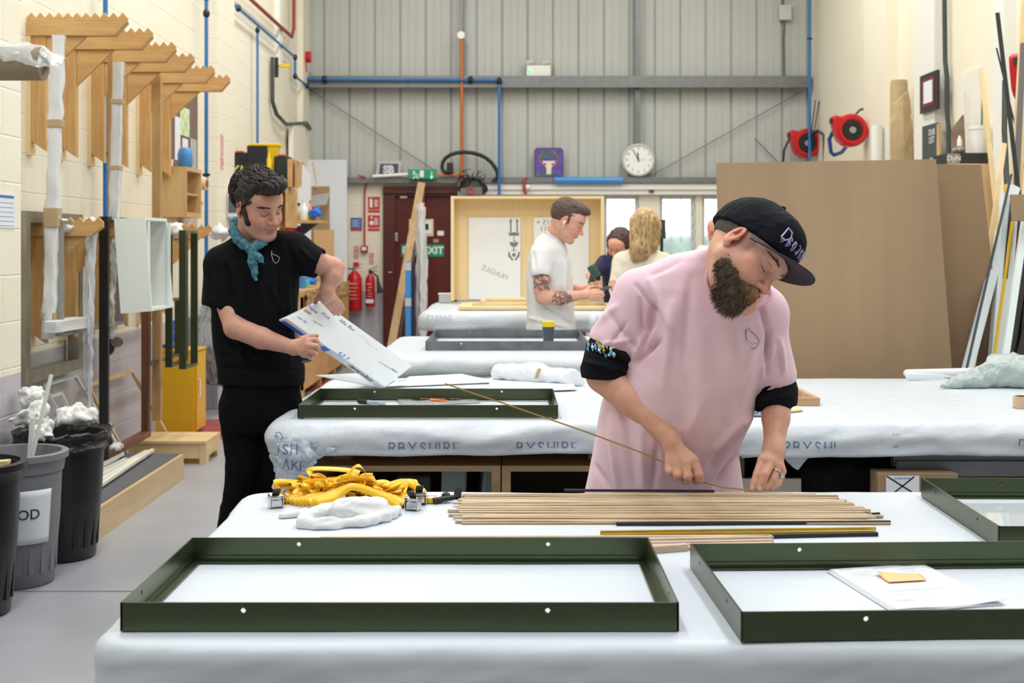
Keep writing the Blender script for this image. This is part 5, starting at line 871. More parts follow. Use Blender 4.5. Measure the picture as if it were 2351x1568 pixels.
# far table things
t = thing('pine_stretcher', 'pale pine stretcher frame lying on the far table before the crate', 'frame', P(1200, 700, 9.3)); z0 = 1.025
a_, b_ = P(1053, 700, 9.25).x, .72; obj('near_rail', MB().box((a_, 9.2, z0), (b_, 9.33, z0+.025)), m_pine, t, bev=.004); obj('far_rail', MB().box((a_+.04, 9.86, z0), (b_, 9.97, z0+.025)), m_pine, t, bev=.004)
for x in (a_, a_+.5, a_+1.1): obj('cross_rail', MB().box((x, 9.331, z0), (x+.09, 9.859, z0+.025)), m_pine, t, bev=.004)
obj('raised_batten', MB().tube([(a_+.16, 9.4, z0+.045), (a_+.2, 9.7, z0+.055), (b_-.1, 9.72, z0+.05)], .018, 8), m_pine, t)
t = thing('storage_jar', 'clear lidded plastic tub behind the left corner of the far table', 'tub', P(1020, 690, 10.5)); q_ = P(1022, 690, 10.45); obj('tub', MB().box((q_.x-.05, 10.4, 1.022), (q_.x+.05, 10.5, 1.09)), m_clear, t, bev=.008); obj('lid', MB().box((q_.x-.055, 10.395, 1.09), (q_.x+.055, 10.505, 1.1)), m_white, t)
# cup
q_ = P(1259, 779, 7.35); t = thing('coffee_cup', 'dark grey tapered cup with a yellow lid standing in the pewter frame', 'cup', (q_.x, 7.35, .903)); obj('body', MB().lathe([(.027, 0), (.028, .004), (.0365, .122), (.034, .122)], (q_.x, 7.35, .903), 28), mat('cup_slate', (74, 82, 92), .45), t, smooth='auto'); obj('lid', MB().lathe([(.038, 0), (.0385, .03), (.035, .031)], (q_.x, 7.35, 1.024), 28), mat('cup_yellow', (236, 204, 20), .4), t, smooth='auto')
# ================================================================ left rear bench and shelves
m_ply2 = wood('shelf_ply', (206, 166, 112), (184, 142, 90), 'x', .6, 7)
t = thing('rear_workbench', 'long wooden bench along the left wall behind the man in black', 'bench', (-2.4, 13.2, 0)); obj('worktop', MB().box((-2.79, 12.3, 1.0), (-2.02, 15.7, 1.05)), m_ply2, t); obj('front_panel', MB().box((-2.06, 12.3, .08), (-2.03, 15.7, .99)), m_ply2, t)
for y in (12.3, 13.4, 14.5, 15.65): obj('upright', MB().box((-2.79, y, 0), (-2.03+.001, y+.05, .999)), m_ply2, t)
obj('paper_fringe', sheetmesh([[(-2.005, 12.3, 1.03), (-2.005, 15.6, 1.03)], [(-2.0, 12.3, .88), (-2.0, 15.6, .9)]], 30, .012, 4), mat('kraft_paper', (176, 140, 100), .8), t, smooth=True, thick=.002)
t = thing('rear_shelf', 'high plywood shelf unit on the left wall above the man in black', 'shelf', (-2.4, 11.8, 1.9))
def sh(x0, y0, x1, y1, Y, d0=0, d1=.3): a = P(x0, y0, Y); b = P(x1, y1, Y); return MB().box((max(a.x, -2.79), Y+d0, min(a.z, b.z)), (b.x, Y+d1, max(a.z, b.z)))
YS = 12.35; obj('top_board', sh(515, 430, 660, 437, YS, 0, .5), m_ply2, t); obj('mid_board', sh(515, 515, 640, 522, YS, 0, .5), m_ply2, t); obj('side_board', sh(655, 437, 662, 522, YS, 0, .5), m_ply2, t); obj('back_board', sh(515, 437, 655, 515, YS, .48, .5), m_ply2, t)
m_case = mat('dark_green_case', (30, 46, 44), .4)
for k, (x0, x1, y0, lb) in enumerate(((526, 566, 348, 'dark green tool case standing left on the high shelf'), (624, 658, 356, 'dark green tool case standing right on the high shelf'))):
    t = thing('tool_case', lb, 'case', P((x0+x1)/2, 430, YS+.2)); obj('shell', sh(x0, y0, x1, 429.6, YS, .1, .35), m_case, t, bev=.015); obj('red_latch', sh(x0+10, y0-3, x0+26, y0+1, YS, .09, .2), m_sr, t)
t = thing('yellow_crate', 'yellow plastic crate at the back of the high shelf', 'crate', P(590, 430, YS+.4)); obj('rim', sh(553, 322, 627, 330, YS, .36, .49), mat('crate_yellow', (240, 198, 20), .4), t, bev=.01); obj('body', sh(558, 330, 622, 429.6, YS, .37, .48), MATS['crate_yellow'], t)
t = thing('panel_box', 'black fabric-faced panel box standing on the high shelf', 'box', P(588, 430, YS)); obj('box', sh(567, 334, 611, 429.6, YS, .0, .09), mat('black_fabric', (42, 42, 46), .9), t, bev=.004)
t = thing('bottle', 'yellow and black bottle standing beside the black panel on the shelf', 'bottle', P(616, 430, YS)); obj('bottle', MB().lathe([(.025, 0), (.028, .02), (.028, .26), (.015, .3), (.012, .34)], tuple(P(617, 429.6, YS+.04)), 16), MATS['yellow_plastic'], t, smooth='auto')
t = thing('clamp_rack', 'small wooden clamp rack at the left of the high shelf', 'rack', P(540, 430, YS)); g_ = MB()
for a, b in (((530, 400), (548, 380)), ((532, 400), (548, 428)), ((556, 380), (546, 428)), ((528, 424), (560, 404))): g_.bar(P(*a, YS+.03), P(*b, YS+.03), .018, .018)
obj('sticks', g_, m_pine, t)
tag(obj('timber_offcuts', sh(660, 365, 672, 429, YS, 0, .2).box(tuple(P(676, 430, YS)), tuple(P(684, 372, YS+.2))).bar(P(690, 372, YS), P(688, 430, YS), .03, .03), m_ply2), 'timber offcuts standing at the right end of the high shelf', 'offcuts', kind='stuff')
t = thing('cardboard_box', 'brown cardboard box on the shelf just behind the dark hair', 'box', P(545, 515, YS)); obj('carton', sh(523, 452, 566, 514.6, YS, .02, .4), m_card, t, bev=.004)
t = thing('navy_jacket', 'navy jacket hanging below the shelf at the back of the dark-haired man', 'jacket', P(530, 520, 12.0)); obj('cloth', sheetmesh([[P(524, 475, 12.2), P(532, 475, 12.1), P(540, 478, 12.2)], [P(514, 510, 12.2), P(530, 512, 12.05), P(552, 515, 12.2)], [P(512, 560, 12.2), P(530, 560, 12.05), P(556, 560, 12.2)]], 22, .012, 5), mat('navy_cloth', (36, 40, 66), .9), t, smooth=True, thick=.01)
t = thing('lower_shelf', 'narrow shelf crowded with bottles behind the face of the man in black', 'shelf', P(700, 510, 13.5)); YL = 13.6; obj('board', sh(560, 506, 742, 512, YL, 0, .35), m_ply2, t); obj('bracket', MB().prism([P(690, 513, YL), P(730, 513, YL), P(690, 545, YL)], (0, .03, 0)), m_jnt, t)
bots = [(672, 22, 60, (236, 238, 240), 'white spray bottle with a red trigger on the narrow shelf'), (686, 14, 34, (214, 190, 150), 'tan bottle on the narrow shelf behind the spray bottle'), (698, 18, 44, (232, 236, 240), 'plump white bottle beside the tan one on the narrow shelf'), (712, 9, 40, (240, 160, 120), 'slim orange bottle on the narrow shelf'), (704, 12, 16, (206, 214, 70), 'low lime-yellow tub on the narrow shelf'), (722, 22, 18, (190, 194, 206), 'low pale grey tub at the end of the narrow shelf')]
for k, (px, wv, hv, c_, lb) in enumerate(bots):
    s_ = F/YL; r_ = wv/s_/2; h_ = hv/s_; b = P(px, 505.7, YL+.1+.1*(k % 2)); t = thing('bottle', lb, 'bottle', b); obj('body', MB().lathe([(r_*.9, 0), (r_, .01), (r_, h_*.6), (r_*.5, h_*.8), (r_*.35, h_*.85), (r_*.35, h_)], tuple(b), 14), mat('bottle%d' % k, c_, .35), t, smooth='auto')
    if k < 4: obj('cap', MB().lathe([(r_*.45, h_), (r_*.45, h_+.03)], tuple(b), 12), [m_sr, m_jnt, m_wp, m_sr][k], t)
rag('crumpled blue glove pile at the end of the narrow shelf', P(724, 488, YL+.1), (.085, .07, .055), 41, mat('glove_blue', (30, 110, 214), .45), 'glove_pile', 'gloves'); rag('red cloth bag hanging below the narrow shelf', P(668, 531, 13.7), (.06, .06, .045), 42, mat('bag_red', (186, 36, 36), .6), 'red_pouch', 'pouch'); rag('orange-red jacket hanging below the narrow shelf', P(655, 540, 13.72), (.075, .06, .15), 43, mat('jacket_orange', (206, 62, 34), .7), 'orange_jacket', 'jacket'); rag('dark red and blue pouch hanging by the face of the man in black', P(686, 528, 13.75), (.075, .06, .05), 44, mat('pouch_maroon', (150, 32, 50), .6, var=.9, vscale=10, vcol=(40, 36, 130)), 'tool_pouch', 'pouch')
for k, (px, wv, py, hv, c_, lb) in enumerate([(684, 26, 668, 34, (66, 130, 200), 'blue carton on the rear bench behind the raised arm'), (700, 16, 668, 26, (90, 190, 206), 'turquoise tub on the rear bench'), (672, 18, 672, 22, (214, 218, 224), 'white packet on the rear bench next to the black sleeve')]):
    tag(obj('carton', sh(px-wv/2, py-hv, px+wv/2, py+6, 13.0+.2*k, 0, .12), mat('bench_item%d' % k, c_, .45), bev=.01), lb, 'carton')
rag('blue gloves on the rear bench beside the bent elbow', P(712, 642, 13.4), (.08, .07, .05), 45, MATS['glove_blue'], 'gloves', 'gloves')
tag(obj('white_board', MB().slab([bp(705, 760, .9), bp(797, 760, .9), bp(797, 368, .12), bp(705, 368, .12)], .02), mat('white_melamine', (206, 210, 220), .5)), 'large white board leaning on the back wall left of the fire signs', 'board')
tag(obj('brown_card', MB().slab([P(715, 838, 15.8), P(757, 838, 15.8), P(757, 428, 16.0), P(715, 428, 16.0)], .01), m_card), 'tall brown card sheet in front of the white board', 'card'); tag(obj('brown_card', MB().slab([P(720, 700, 15.5), P(767, 838, 15.5), P(767, 528, 15.78), P(720, 528, 15.78)], .01), mat('tan_card', (188, 154, 112), .8)), 'lower tan card sheet by the raised elbow of the man in black', 'card')
tag(obj('silver_sheet', MB().slab([P(714, 475, 15.8), P(750, 470, 15.8), P(757, 442, 15.85), P(716, 450, 15.85)], .004), mat('silver_foil', (160, 162, 166), .4, metal=.5)), 'small silver-grey sheet tilted in front of the brown card', 'sheet')
lean('thin wooden stick leaning against the white board', P(727, 432, 15.95), P(718, 372, 16.1), .02, .02, m_plk, 'stick', 'stick')
tag(obj('grey_board', MB().slab([P(683, 648, 15.1), P(714, 648, 15.1), P(714, 402, 15.25), P(688, 368, 15.25)], .02), MATS['white_melamine']), 'narrower white board standing left of the large one', 'board')
tag(obj('card_box', MB().slab([P(757, 848, 15.3), P(790, 848, 15.3), P(788, 598, 15.45), P(757, 598, 15.45)], .05), MATS['tan_card']), 'tan card wrapped edge standing right of the bent arm by the extinguishers', 'card')
# ================================================================ right side: cardboard sheets, profiles, reels
def sheet4(cs, t_): return MB().slab(cs, t_)
YF = 6.42
tag(obj('cardboard_sheet', sheet4([P(1662, 1185, YF), P(2210, 1185, YF), P(2148, 366, YF+.28), P(1644, 375, YF+.28)], .007), m_card), 'huge cardboard sheet leaning behind the second table, in front of its twin', 'cardboard'); tag(obj('cardboard_sheet', sheet4([P(1800, 1150, YF+.22), P(2337, 1150, YF+.22), P(2251, 379, YF+.45), P(1800, 372, YF+.45)], .007), mat('cardboard_shade', (142, 116, 88), .8, bump=.12, bscale=220, stretch=(1, 1, .05))), 'second cardboard sheet, darker, peeking out right of the front one', 'cardboard')
tag(obj('ply_rack', MB().box((1.4, 7.0, 0), (2.75, 7.08, 1.25)), m_ply), 'plywood rack panel the cardboard sheets lean against', 'rack')
def reel(label, px, py, R, X, yaw):
    s_ = (px-CX)/X; Y = F/s_; c = Vector((0, 0, 0)); R = R/s_; z = CAMZ+(HY-py)/s_; t = thing('hose_reel', label, 'hose reel', (X, Y, z)); ORG[t.name] = Vector((0, 0, 0))
    pr = [(R*math.cos(a), R*math.sin(a)) for a in [math.radians(k) for k in range(-150, 136, 12)]]+[(-R*.98, R*.92), (-R*1.18, R*.8), (-R*1.12, R*.35)]
    obj('housing', MB().prism([(x, -R*.42, y) for x, y in pr], (0, R*.84, 0)), m_ext, t, bev=R*.12)
    obj('ring', MB().lathe([(R*.82, -R*.40), (R*.82, -R*.5), (R*.68, -R*.5), (R*.66, -R*.4)], (0, 0, 0), 36, 'y', cap=False), m_ext, t, smooth='auto'); obj('drum_face', MB().lathe([(R*.62, -R*.40), (R*.58, -R*.5), (R*.3, -R*.5), (R*.28, -R*.44)], (0, 0, 0), 36, 'y'), m_blk_p, t, smooth='auto'); obj('hub', MB().lathe([(R*.22, -R*.4), (R*.2, -R*.56)], (0, 0, 0), 24, 'y'), mat('hub_steel', (160, 160, 162), .4, metal=.4), t, smooth='auto')
    obj('wall_bracket', MB().box((R*.7, -R*.1, -R*.6), (R*1.35, R*.1, R*.35)), mat('cream_bracket', (224, 224, 220), .5), t); obj('slot', MB().box((-R*1.22, -R*.2, R*.42), (-R*1.1, R*.2, R*.72)), m_blk_p, t)
    t.rotation_euler = (0, 0, yaw); return t, Vector((X, Y, z)), R
for a_ in (('red air hose reel further left on the right-hand wall, beside the blue pipe', 1850, 330, 34, 3.88, .05), ('red air hose reel right of the first, beside the white pier edge', 1952, 300, 38, 3.72, .05)): reel(*a_)
tR = reel('large red hose reel cut by the right picture edge', 2358, 178, 55, 3.7, .9)[0]
airline('blue air pipe running up the right corner past the hose reel', [(3.9, 16.55, 2.5), (3.9, 16.55, CEIL-.02)], .02, [(3.9, 16.55, 4.2)])
def wires(label, lst, r=.01, nm='cable', m=None):
    mb = MB()
    for l in lst: mb.tube(l, r, 6)
    return tag(obj(nm, mb, m or m_blk_p, smooth='auto'), label, 'cable')
q = lambda a, b, Y: P(a, b, Y)
wires('black hose looping down from the left hose reel', [[q(1813, 316, 16.5), q(1800, 345, 16.5), q(1796, 400, 16.6)]], .016, 'hose'); wires('black hose hanging right of the left hose reel', [[q(1866, 312, 16.5), q(1876, 300, 16.4), q(1892, 310, 16.3), q(1892, 400, 16.4)]], .02, 'hose'); wires('black cable rising from the right-hand hose reel to its plug', [[q(1958, 280, 14.0), q(1964, 263, 14.2), q(1975, 252, 14.3), q(1992, 248, 14.3)]], .012)
wires('blue coiled air line below the right-hand hose reel', [[q(1926, 292, 14.0), q(1914, 300, 14.05), q(1904, 320, 14.1), q(1908, 350, 14.1), q(1915, 356, 14.1), q(1932, 350, 14.2), q(1942, 338, 14.3)]], .022, 'air_line', mat('navy_line', (32, 60, 130), .4)); wires('thin rods sticking up beside the blue corner pipe', [[q(1862, 310, 16.52), q(1872, 230, 16.52)], [q(1864, 330, 16.52), q(1881, 232, 16.52)]], .008, 'rods')
tag(obj('downpipe_cable', MB().tube([WL(px, py, 3.98) for px, py in ((2168, -40), (2169, 60), (2170, 140), (2174, 178), (2174, 250), (2178, 300), (2179, 372))], .022, 8), mat('dark_green_cable', (44, 58, 54), .5), smooth='auto'), 'dark green cable running down the right wall by the framed picture', 'cable')
t = thing('framed_picture', 'small black framed certificate with a red mount on the right wall', 'picture', (3.92, 12.05, 2.8)); X_ = 3.925
def rw_(x0, x1, y0, y1, d): Ya, Yb_ = F*X_/(x0-CX), F*X_/(x1-CX); s_ = (x0+x1-2*CX)/2/X_; return MB().box((X_-d, Ya, CAMZ+(HY-y1)/s_), (X_, Yb_, CAMZ+(HY-y0)/s_))
obj('frame', rw_(2119, 2158, 168, 256, .03), mat('black_wood', (44, 36, 44), .4), t); obj('mount', rw_(2124, 2153, 178, 245, .034), mat('burgundy_mount', (110, 40, 60), .7), t); obj('sheet', rw_(2129, 2149, 186, 236, .037), m_paper, t)
t = thing('chalkboard', 'small chalkboard with white writing on the right wall below the certificate', 'chalkboard', (3.92, 12.05, 2.2)); obj('slate', rw_(2122, 2156, 286, 392, .02), mat('slate_board', (70, 76, 80), .8), t); obj('wood_edge', rw_(2156.5, 2161, 284, 392, .024), m_plk, t)
for s_, py in (('OUR', 304), ('LIST', 322), ('out', 365)):
    X2 = X_-.022; sv = (2139-CX)/X2; obj('chalk_writing', text_mb(s_, .085, (X2, F/sv, CAMZ+(HY-py)/sv), (0, -1, 0), (0, 0, 1)), m_white, t)
t = thing('drawing_panel', 'large pale pencil drawing of a figure standing on the right cupboard', 'drawing', (4.0, 11.2, 2.2)); sv = lambda px, X: F*X/(px-CX)
a1, a2 = sv(2197, 4.0), sv(2249, 4.0); obj('sheet', MB().slab([(3.99, a1, 2.175), (3.99, a2, 2.175), (4.015, a2, 3.02), (4.015, a1, 3.02)], -.01), mat('drawing_paper', (224, 222, 214), .7), t); dl = MB()
pp = [(0, .12), (.02, .2), (-.01, .3), (.03, .38), (0, .47), (.02, .56), (0, .64), (.015, .7)]; line_mb(dl, pp, (3.975, (a1+a2)/2, 2.15), (0, -1, 0), (0, 0, 1), .006); line_mb(dl, [(x+.04*math.sin(y*9), y) for x, y in pp], (3.974, (a1+a2)/2, 2.15), (0, -1, 0), (0, 0, 1), .004); obj('pencil_figure', dl, mat('pencil_line', (150, 148, 144), .7), t)
t = thing('tall_cupboard', 'tall plywood cupboard on the right behind the cardboard sheets', 'cupboard', (3.8, 10.9, 0)); obj('carcass', MB().box((3.6, 10.42, 0), (4.02, 11.6, 2.17)), wood('tan_ply', (214, 182, 136), (198, 162, 114), 'z', .6, 6), t)
t = thing('black_case', 'black equipment case with a chalky label on the tall cupboard', 'case', (3.8, 10.6, 2.172)); obj('case', MB().box((3.63, 10.5, 2.172), (3.98, 10.9, 2.265)), mat('case_black', (40, 40, 44), .5), t, bev=.006); obj('label_end', MB().box((3.625, 10.495, 2.176), (3.72, 10.52, 2.258)), mat('grey_label', (140, 142, 140), .7), t); obj('lettering', text_mb('DyN', .06, (3.67, 10.49, 2.217), **WLET), m_white, t)
t = thing('white_bucket', 'white plastic bucket standing on the black case', 'bucket', (3.93, 10.62, 2.267)); obj('pail', MB().lathe([(.055, 0), (.068, .2), (.074, .202), (.074, .23), (.06, .232)], (3.92, 10.62, 2.267), 24), m_wp, t, smooth='auto')
rag('small heap of oddments beside the white bucket', (3.76, 10.6, 2.295), (.07, .05, .03), 51, mat('mixed_oddments', (170, 160, 160), .6, var=.9, vscale=25, vcol=(90, 74, 70)), 'oddments', 'oddments'); tag(obj('white_tube', MB().lathe([(.02, 0), (.02, .05), (.006, .09)], (3.77, 10.64, 2.33), 12), m_wp, smooth='auto'), 'small white glue tube standing in the heap of oddments', 'tube')
tag(obj('brown_paper_bag', MB().slab([(3.84, 10.95, 2.18), (3.92, 10.9, 2.18), (3.9, 10.9, 2.62), (3.82, 10.95, 2.5)], .05), mat('paper_bag', (150, 126, 104), .8, var=.4, vscale=8)), 'brown paper packet standing behind the white bucket', 'packet')
tag(obj('blue_tape_scrap', MB().slab([(3.64, 11.3, 2.18), (3.8, 11.3, 2.18), (3.81, 11.32, 2.235), (3.72, 11.32, 2.2)], .004), mat('masking_blue', (40, 130, 206), .5)), 'blue scrap of tape on the tall cupboard top', 'tape')
t = thing('paper_roll', 'tall brown kraft paper roll standing against the right wall', 'paper roll', (3.86, 12.6, 0)); m_kr = mat('kraft_roll', (190, 166, 128), .7, var=.15, vscale=5)
obj('roll', MB().lathe([(.085, 0), (.085, 3.1), (.078, 3.14), (.05, 3.14)], (3.86, 12.6, 0), 24), m_kr, t, smooth='auto'); obj('loose_flap', sheetmesh([[(3.79, 12.53, 2.9), (3.87, 12.5, 3.0), (3.93, 12.53, 3.05)], [(3.74, 12.5, 2.7), (3.86, 12.46, 2.65), (3.96, 12.5, 2.7)], [(3.75, 12.5, 2.3), (3.87, 12.48, 2.2), (3.98, 12.5, 2.35)]], 18, .006, 8), m_kr, t, smooth=True, thick=.003)
for k, (x, lb) in enumerate(((3.78, 'white paper roll standing by the pier, left of its pair'), (3.905, 'white paper roll standing by the pier, right of its pair'))): tag(obj('white_roll', MB().lathe([(.06, 0), (.06, 2.74-.03*k)], (x, 13.08, 0), 20), m_wp, smooth='auto'), lb, 'paper roll')
# profiles leaning in the right foreground rack
GP = 'mouldings leaning in the right-hand rack'
m_yg = mat('yellow_gilt', (214, 170, 30), .4, metal=.2); m_wm = mat('white_moulding_paint', (214, 224, 228), .45)
def prof(x0, y0, x1, y1, Y, w_, m, label, dY=.35, group=None, name='leaning_moulding'):
    a = P(x1, y1, Y-dY); b = P(x0, y0, Y); k = (b-a); 
    if a.z > .02: a = a-k*(a.z/k.z)*1.0
    return tag(obj(name, MB().bar(a, b, w_, w_*.6, (0, 1, 0)), m), label, 'moulding', group)
prof(2290, 30, 2342, 470, 7.6, .022, m_blk_p, 'long black rod reaching highest at the right, before the red hose reel', name='black_rod'); prof(2288, 110, 2352, 380, 7.9, .009, m_blk_p, 'thin black wire leaning beside the long black rod', 0, name='black_wire')
prof(2252, 160, 2292, 520, 7.7, .026, m_pinez, 'pale timber length leaning against the right cupboard, tallest'); prof(2306, 330, 2262, 640, 7.2, .024, m_pinez, 'pale timber length leaning the other way, beside the cardboard'); prof(2330, 430, 2270, 660, 7.1, .05, m_wm, 'broad white moulding leaning in the right-hand rack'); prof(2322, 400, 2276, 600, 7.05, .012, mat('dark_slate', (50, 62, 74), .4), 'slim slate-coloured moulding on the broad white one'); prof(2318, 452, 2292, 800, 7.0, .085, m_wm, 'wide white board moulding with yellow edge in the rack'); prof(2328, 480, 2288, 780, 6.9, .014, m_yg, 'yellow edged moulding leaning left in the rack'); prof(2349, 500, 2305, 800, 6.88, .018, m_yg, 'yellow edged moulding leaning right of the first yellow one'); prof(2356, 490, 2322, 720, 6.85, .035, m_wm, 'white moulding short piece right of the yellow ones')
prof(2349, 100, 2330, 500, 7.7, .03, MATS['grey_batten'], 'grey-brown timber rising at the right picture edge'); prof(2360, -40, 2330, 500, 7.9, .06, m_pinez, 'pale timber board high at the right picture edge')
for i in range(16):
    x = 2300+i*6; prof(x+26+(i % 3)*7, 458+(i*37) % 150, x-18, 860, 6.95+.045*(i % 4), .026+.006*(i % 3), [m_blkm, m_blkm, mat('black_gloss', (18, 18, 22), .2), MATS['dark_slate']][i % 4], 'black moulding in the dark bunch leaning in the right-hand rack', group='black mouldings in the right-hand rack')
t = thing('cardboard_cuff', 'cardboard cuff holding the black mouldings at the right edge', 'cardboard', P(2340, 500, 6.7)); obj('sleeve', MB().slab([P(2321, 508, 6.7), P(2420, 508, 6.7), P(2420, 448, 6.72), P(2318, 448, 6.72)], .02), m_card, t)
wires('black and yellow tipped cable hanging down before the mouldings', [[q(2307, 185, 7.9), q(2306, 300, 7.6), q(2312, 430, 7.3)]], .016, 'hose'); tag(obj('hose_tip', MB().tube([q(2311, 425, 7.28), q(2313, 455, 7.25)], .016, 10), m_yg), 'brass coloured tip of the hanging black hose', 'hose tip')
# ================================================================ people
def basis(r, f, u): return np.array([r, f, u], float).T
def orth(f, u):
    f = np.array(f, float); f /= np.linalg.norm(f); u = np.array(u, float); u -= f*(u@f); u /= np.linalg.norm(u); return basis(np.cross(f, u), f, u)
class Head:
    """sculpted head in its own axes: x right, y forward, z up"""
    def __init__(s, c, R, k=1.0): s.c = np.array(c, float); s.R = R; s.k = k
    def w(s, p): return s.c+s.R@(np.array(p, float)*s.k)
    def loc(s, co): return ((co-s.c)@s.R)/s.k
    def e(s, F_, c, r, k, op=1, rot=None):
        R = s.R if rot is None else s.R@rot; F_.ell(s.w(c), np.array(r)*s.k, k*s.k, op, R)
    def cp(s, F_, a, b, ra, rb, k, op=1): F_.cap(s.w(a), s.w(b), ra*s.k, rb*s.k, k*s.k, op)
    def build(s, F_, jaw=1.0, nose=1.0, ears=True, chin=1.0):
        e, cp = lambda *a, **q: s.e(F_, *a, **q), lambda *a, **q: s.cp(F_, *a, **q)
        e((0, -.018, .032), (.076, .096, .088), .02); e((0, .02, .0), (.066, .075, .075), .03)
        e((0, .034, -.05), (.058*jaw, .056, .07), .03); e((0, .052, -.092), (.036*jaw, .034, .03), .03); e((0, .078, -.108), (.019*chin, .014, .015), .018)
        for x in (-1, 1):
            cp((x*.056, .0, -.055), (x*.024, .07, -.103), .018, .016, .022)          # jaw line
            e((x*.043, .058, -.028), (.02, .022, .018), .02); e((x*.033, .074, -.045), (.02, .016, .02), .02)
        cp((-.032, .083, .018), (.032, .083, .018), .012, .012, .016); e((0, .06, .045), (.056, .036, .034), .03)
        for x in (-1, 1): e((x*.032, .1, -.002), (.018, .018, .013), .014, -1)       # sockets
        for x in (-1, 1): e((x*.031, .0765, -.004), (.0145, .0145, .0135), .004); cp((x*.044, .081, .006), (x*.02, .0915, .006), .0035, .0035, .006)
        cp((0, .09, .008), (0, .112*1, -.03), .0075, .0095, .012); e((0, .116*nose, -.036), (.0115, .011, .0095), .008)
        for x in (-1, 1): e((x*.0125, .103, -.039), (.0075, .011, .0075), .006); e((x*.0075, .108, -.0465), (.0032, .005, .003), .002, -1)
        e((0, .09, -.058), (.017, .012, .014), .014)                                 # philtrum mound
        cp((-.019, .0865, -.066), (0, .0985, -.0635), .0045, .0055, .006); cp((.019, .0865, -.066), (0, .0985, -.0635), .0045, .0055, .006)
        cp((-.016, .0865, -.0735), (.016, .0865, -.0735), .005, .005, .006); e((0, .092, -.0745), (.013, .007, .0055), .006)
        cp((-.024, .0905, -.0695), (0, .1045, -.0685), .0016, .0016, .002, -1); cp((.024, .0905, -.0695), (0, .1045, -.0685), .0016, .0016, .002, -1)
        e((0, .094, -.087), (.02, .008, .006), .01, -1)
        if ears:
            for x in (-1, 1):
                rt = np.array(Matrix.Rotation(math.radians(-12), 3, 'X') @ Matrix.Rotation(math.radians(-x*22), 3, 'Z'))
                e((x*.079, -.008, -.006), (.0065, .0195, .032), .004, rot=rt); e((x*.0765, -.004, -.034), (.005, .009, .009), .006, rot=rt)
                e((x*.0865, -.004, -.004), (.005, .0115, .0195), .003, -1, rot=rt); e((x*.085, -.009, .004), (.0028, .006, .012), .003, rot=rt); e((x*.081, .008, -.01), (.004, .0035, .007), .003, rot=rt)
def skincol(co, hd, base, seed=0, beard=None, lips=(196, 120, 112), tattoo=None, blush=.5):
    b = np.array(lin(base)[:3]); c = np.tile(b, (len(co), 1)); nz = fnoise(co*22, seed, 3); c *= (1+.07*nz)[:, None]; p = hd.loc(co)
    def blend(mask, rgb): m = np.clip(mask, 0, 1)[:, None]; return c*(1-m)+np.array(lin(rgb)[:3])*m
    inh = (np.abs(p) < .16).all(1)
    g = lambda q, r: np.exp(-(((p-np.array(q))/np.array(r))**2).sum(1))*inh
    red = tuple(np.clip((base[0]*1.0, base[1]*.80, base[2]*.78), 0, 255))
    for q, r, a in (((0, .115, -.036), (.02, .02, .018), .8), ((.045, .065, -.03), (.028, .03, .025), .75), ((-.045, .065, -.03), (.028, .03, .025), .75), ((.085, 0, -.005), (.02, .03, .04), .9), ((-.085, 0, -.005), (.02, .03, .04), .9)): c = blend(g(q, r)*a*blush, red)
    c = blend((((np.abs(p[:, 0])/.024)**2+((p[:, 2]+.0685)/(.0085))**2) < 1).astype(float)*(p[:, 1] > .083)*inh*.75, lips)
    lid = sum(np.exp(-(((p-np.array((x*.031, .09, -.003)))/np.array((.014, .012, .007)))**2).sum(1)) for x in (-1, 1)); c = blend(lid*.35*inh, tuple(v*.78 for v in base))
    if beard is not None:
        rgb, fn = beard; c = blend(fn(p)*inh, rgb)
    if tattoo is not None:
        for (cen, rad, sd) in tattoo:
            d = np.linalg.norm((co-np.array(cen))/np.array(rad), axis=1); m = (d < 1+.2*fnoise(co*30, sd, 2))*np.clip((fnoise(co*20, sd+1, 2, True)-.05)*4, 0, 1); c = blend(m*.8, (66, 68, 76))
            m = (d < .8)*(fnoise(co*24, sd+5, 2) > .9); c = blend(m*.4, (160, 90, 90))
    return c
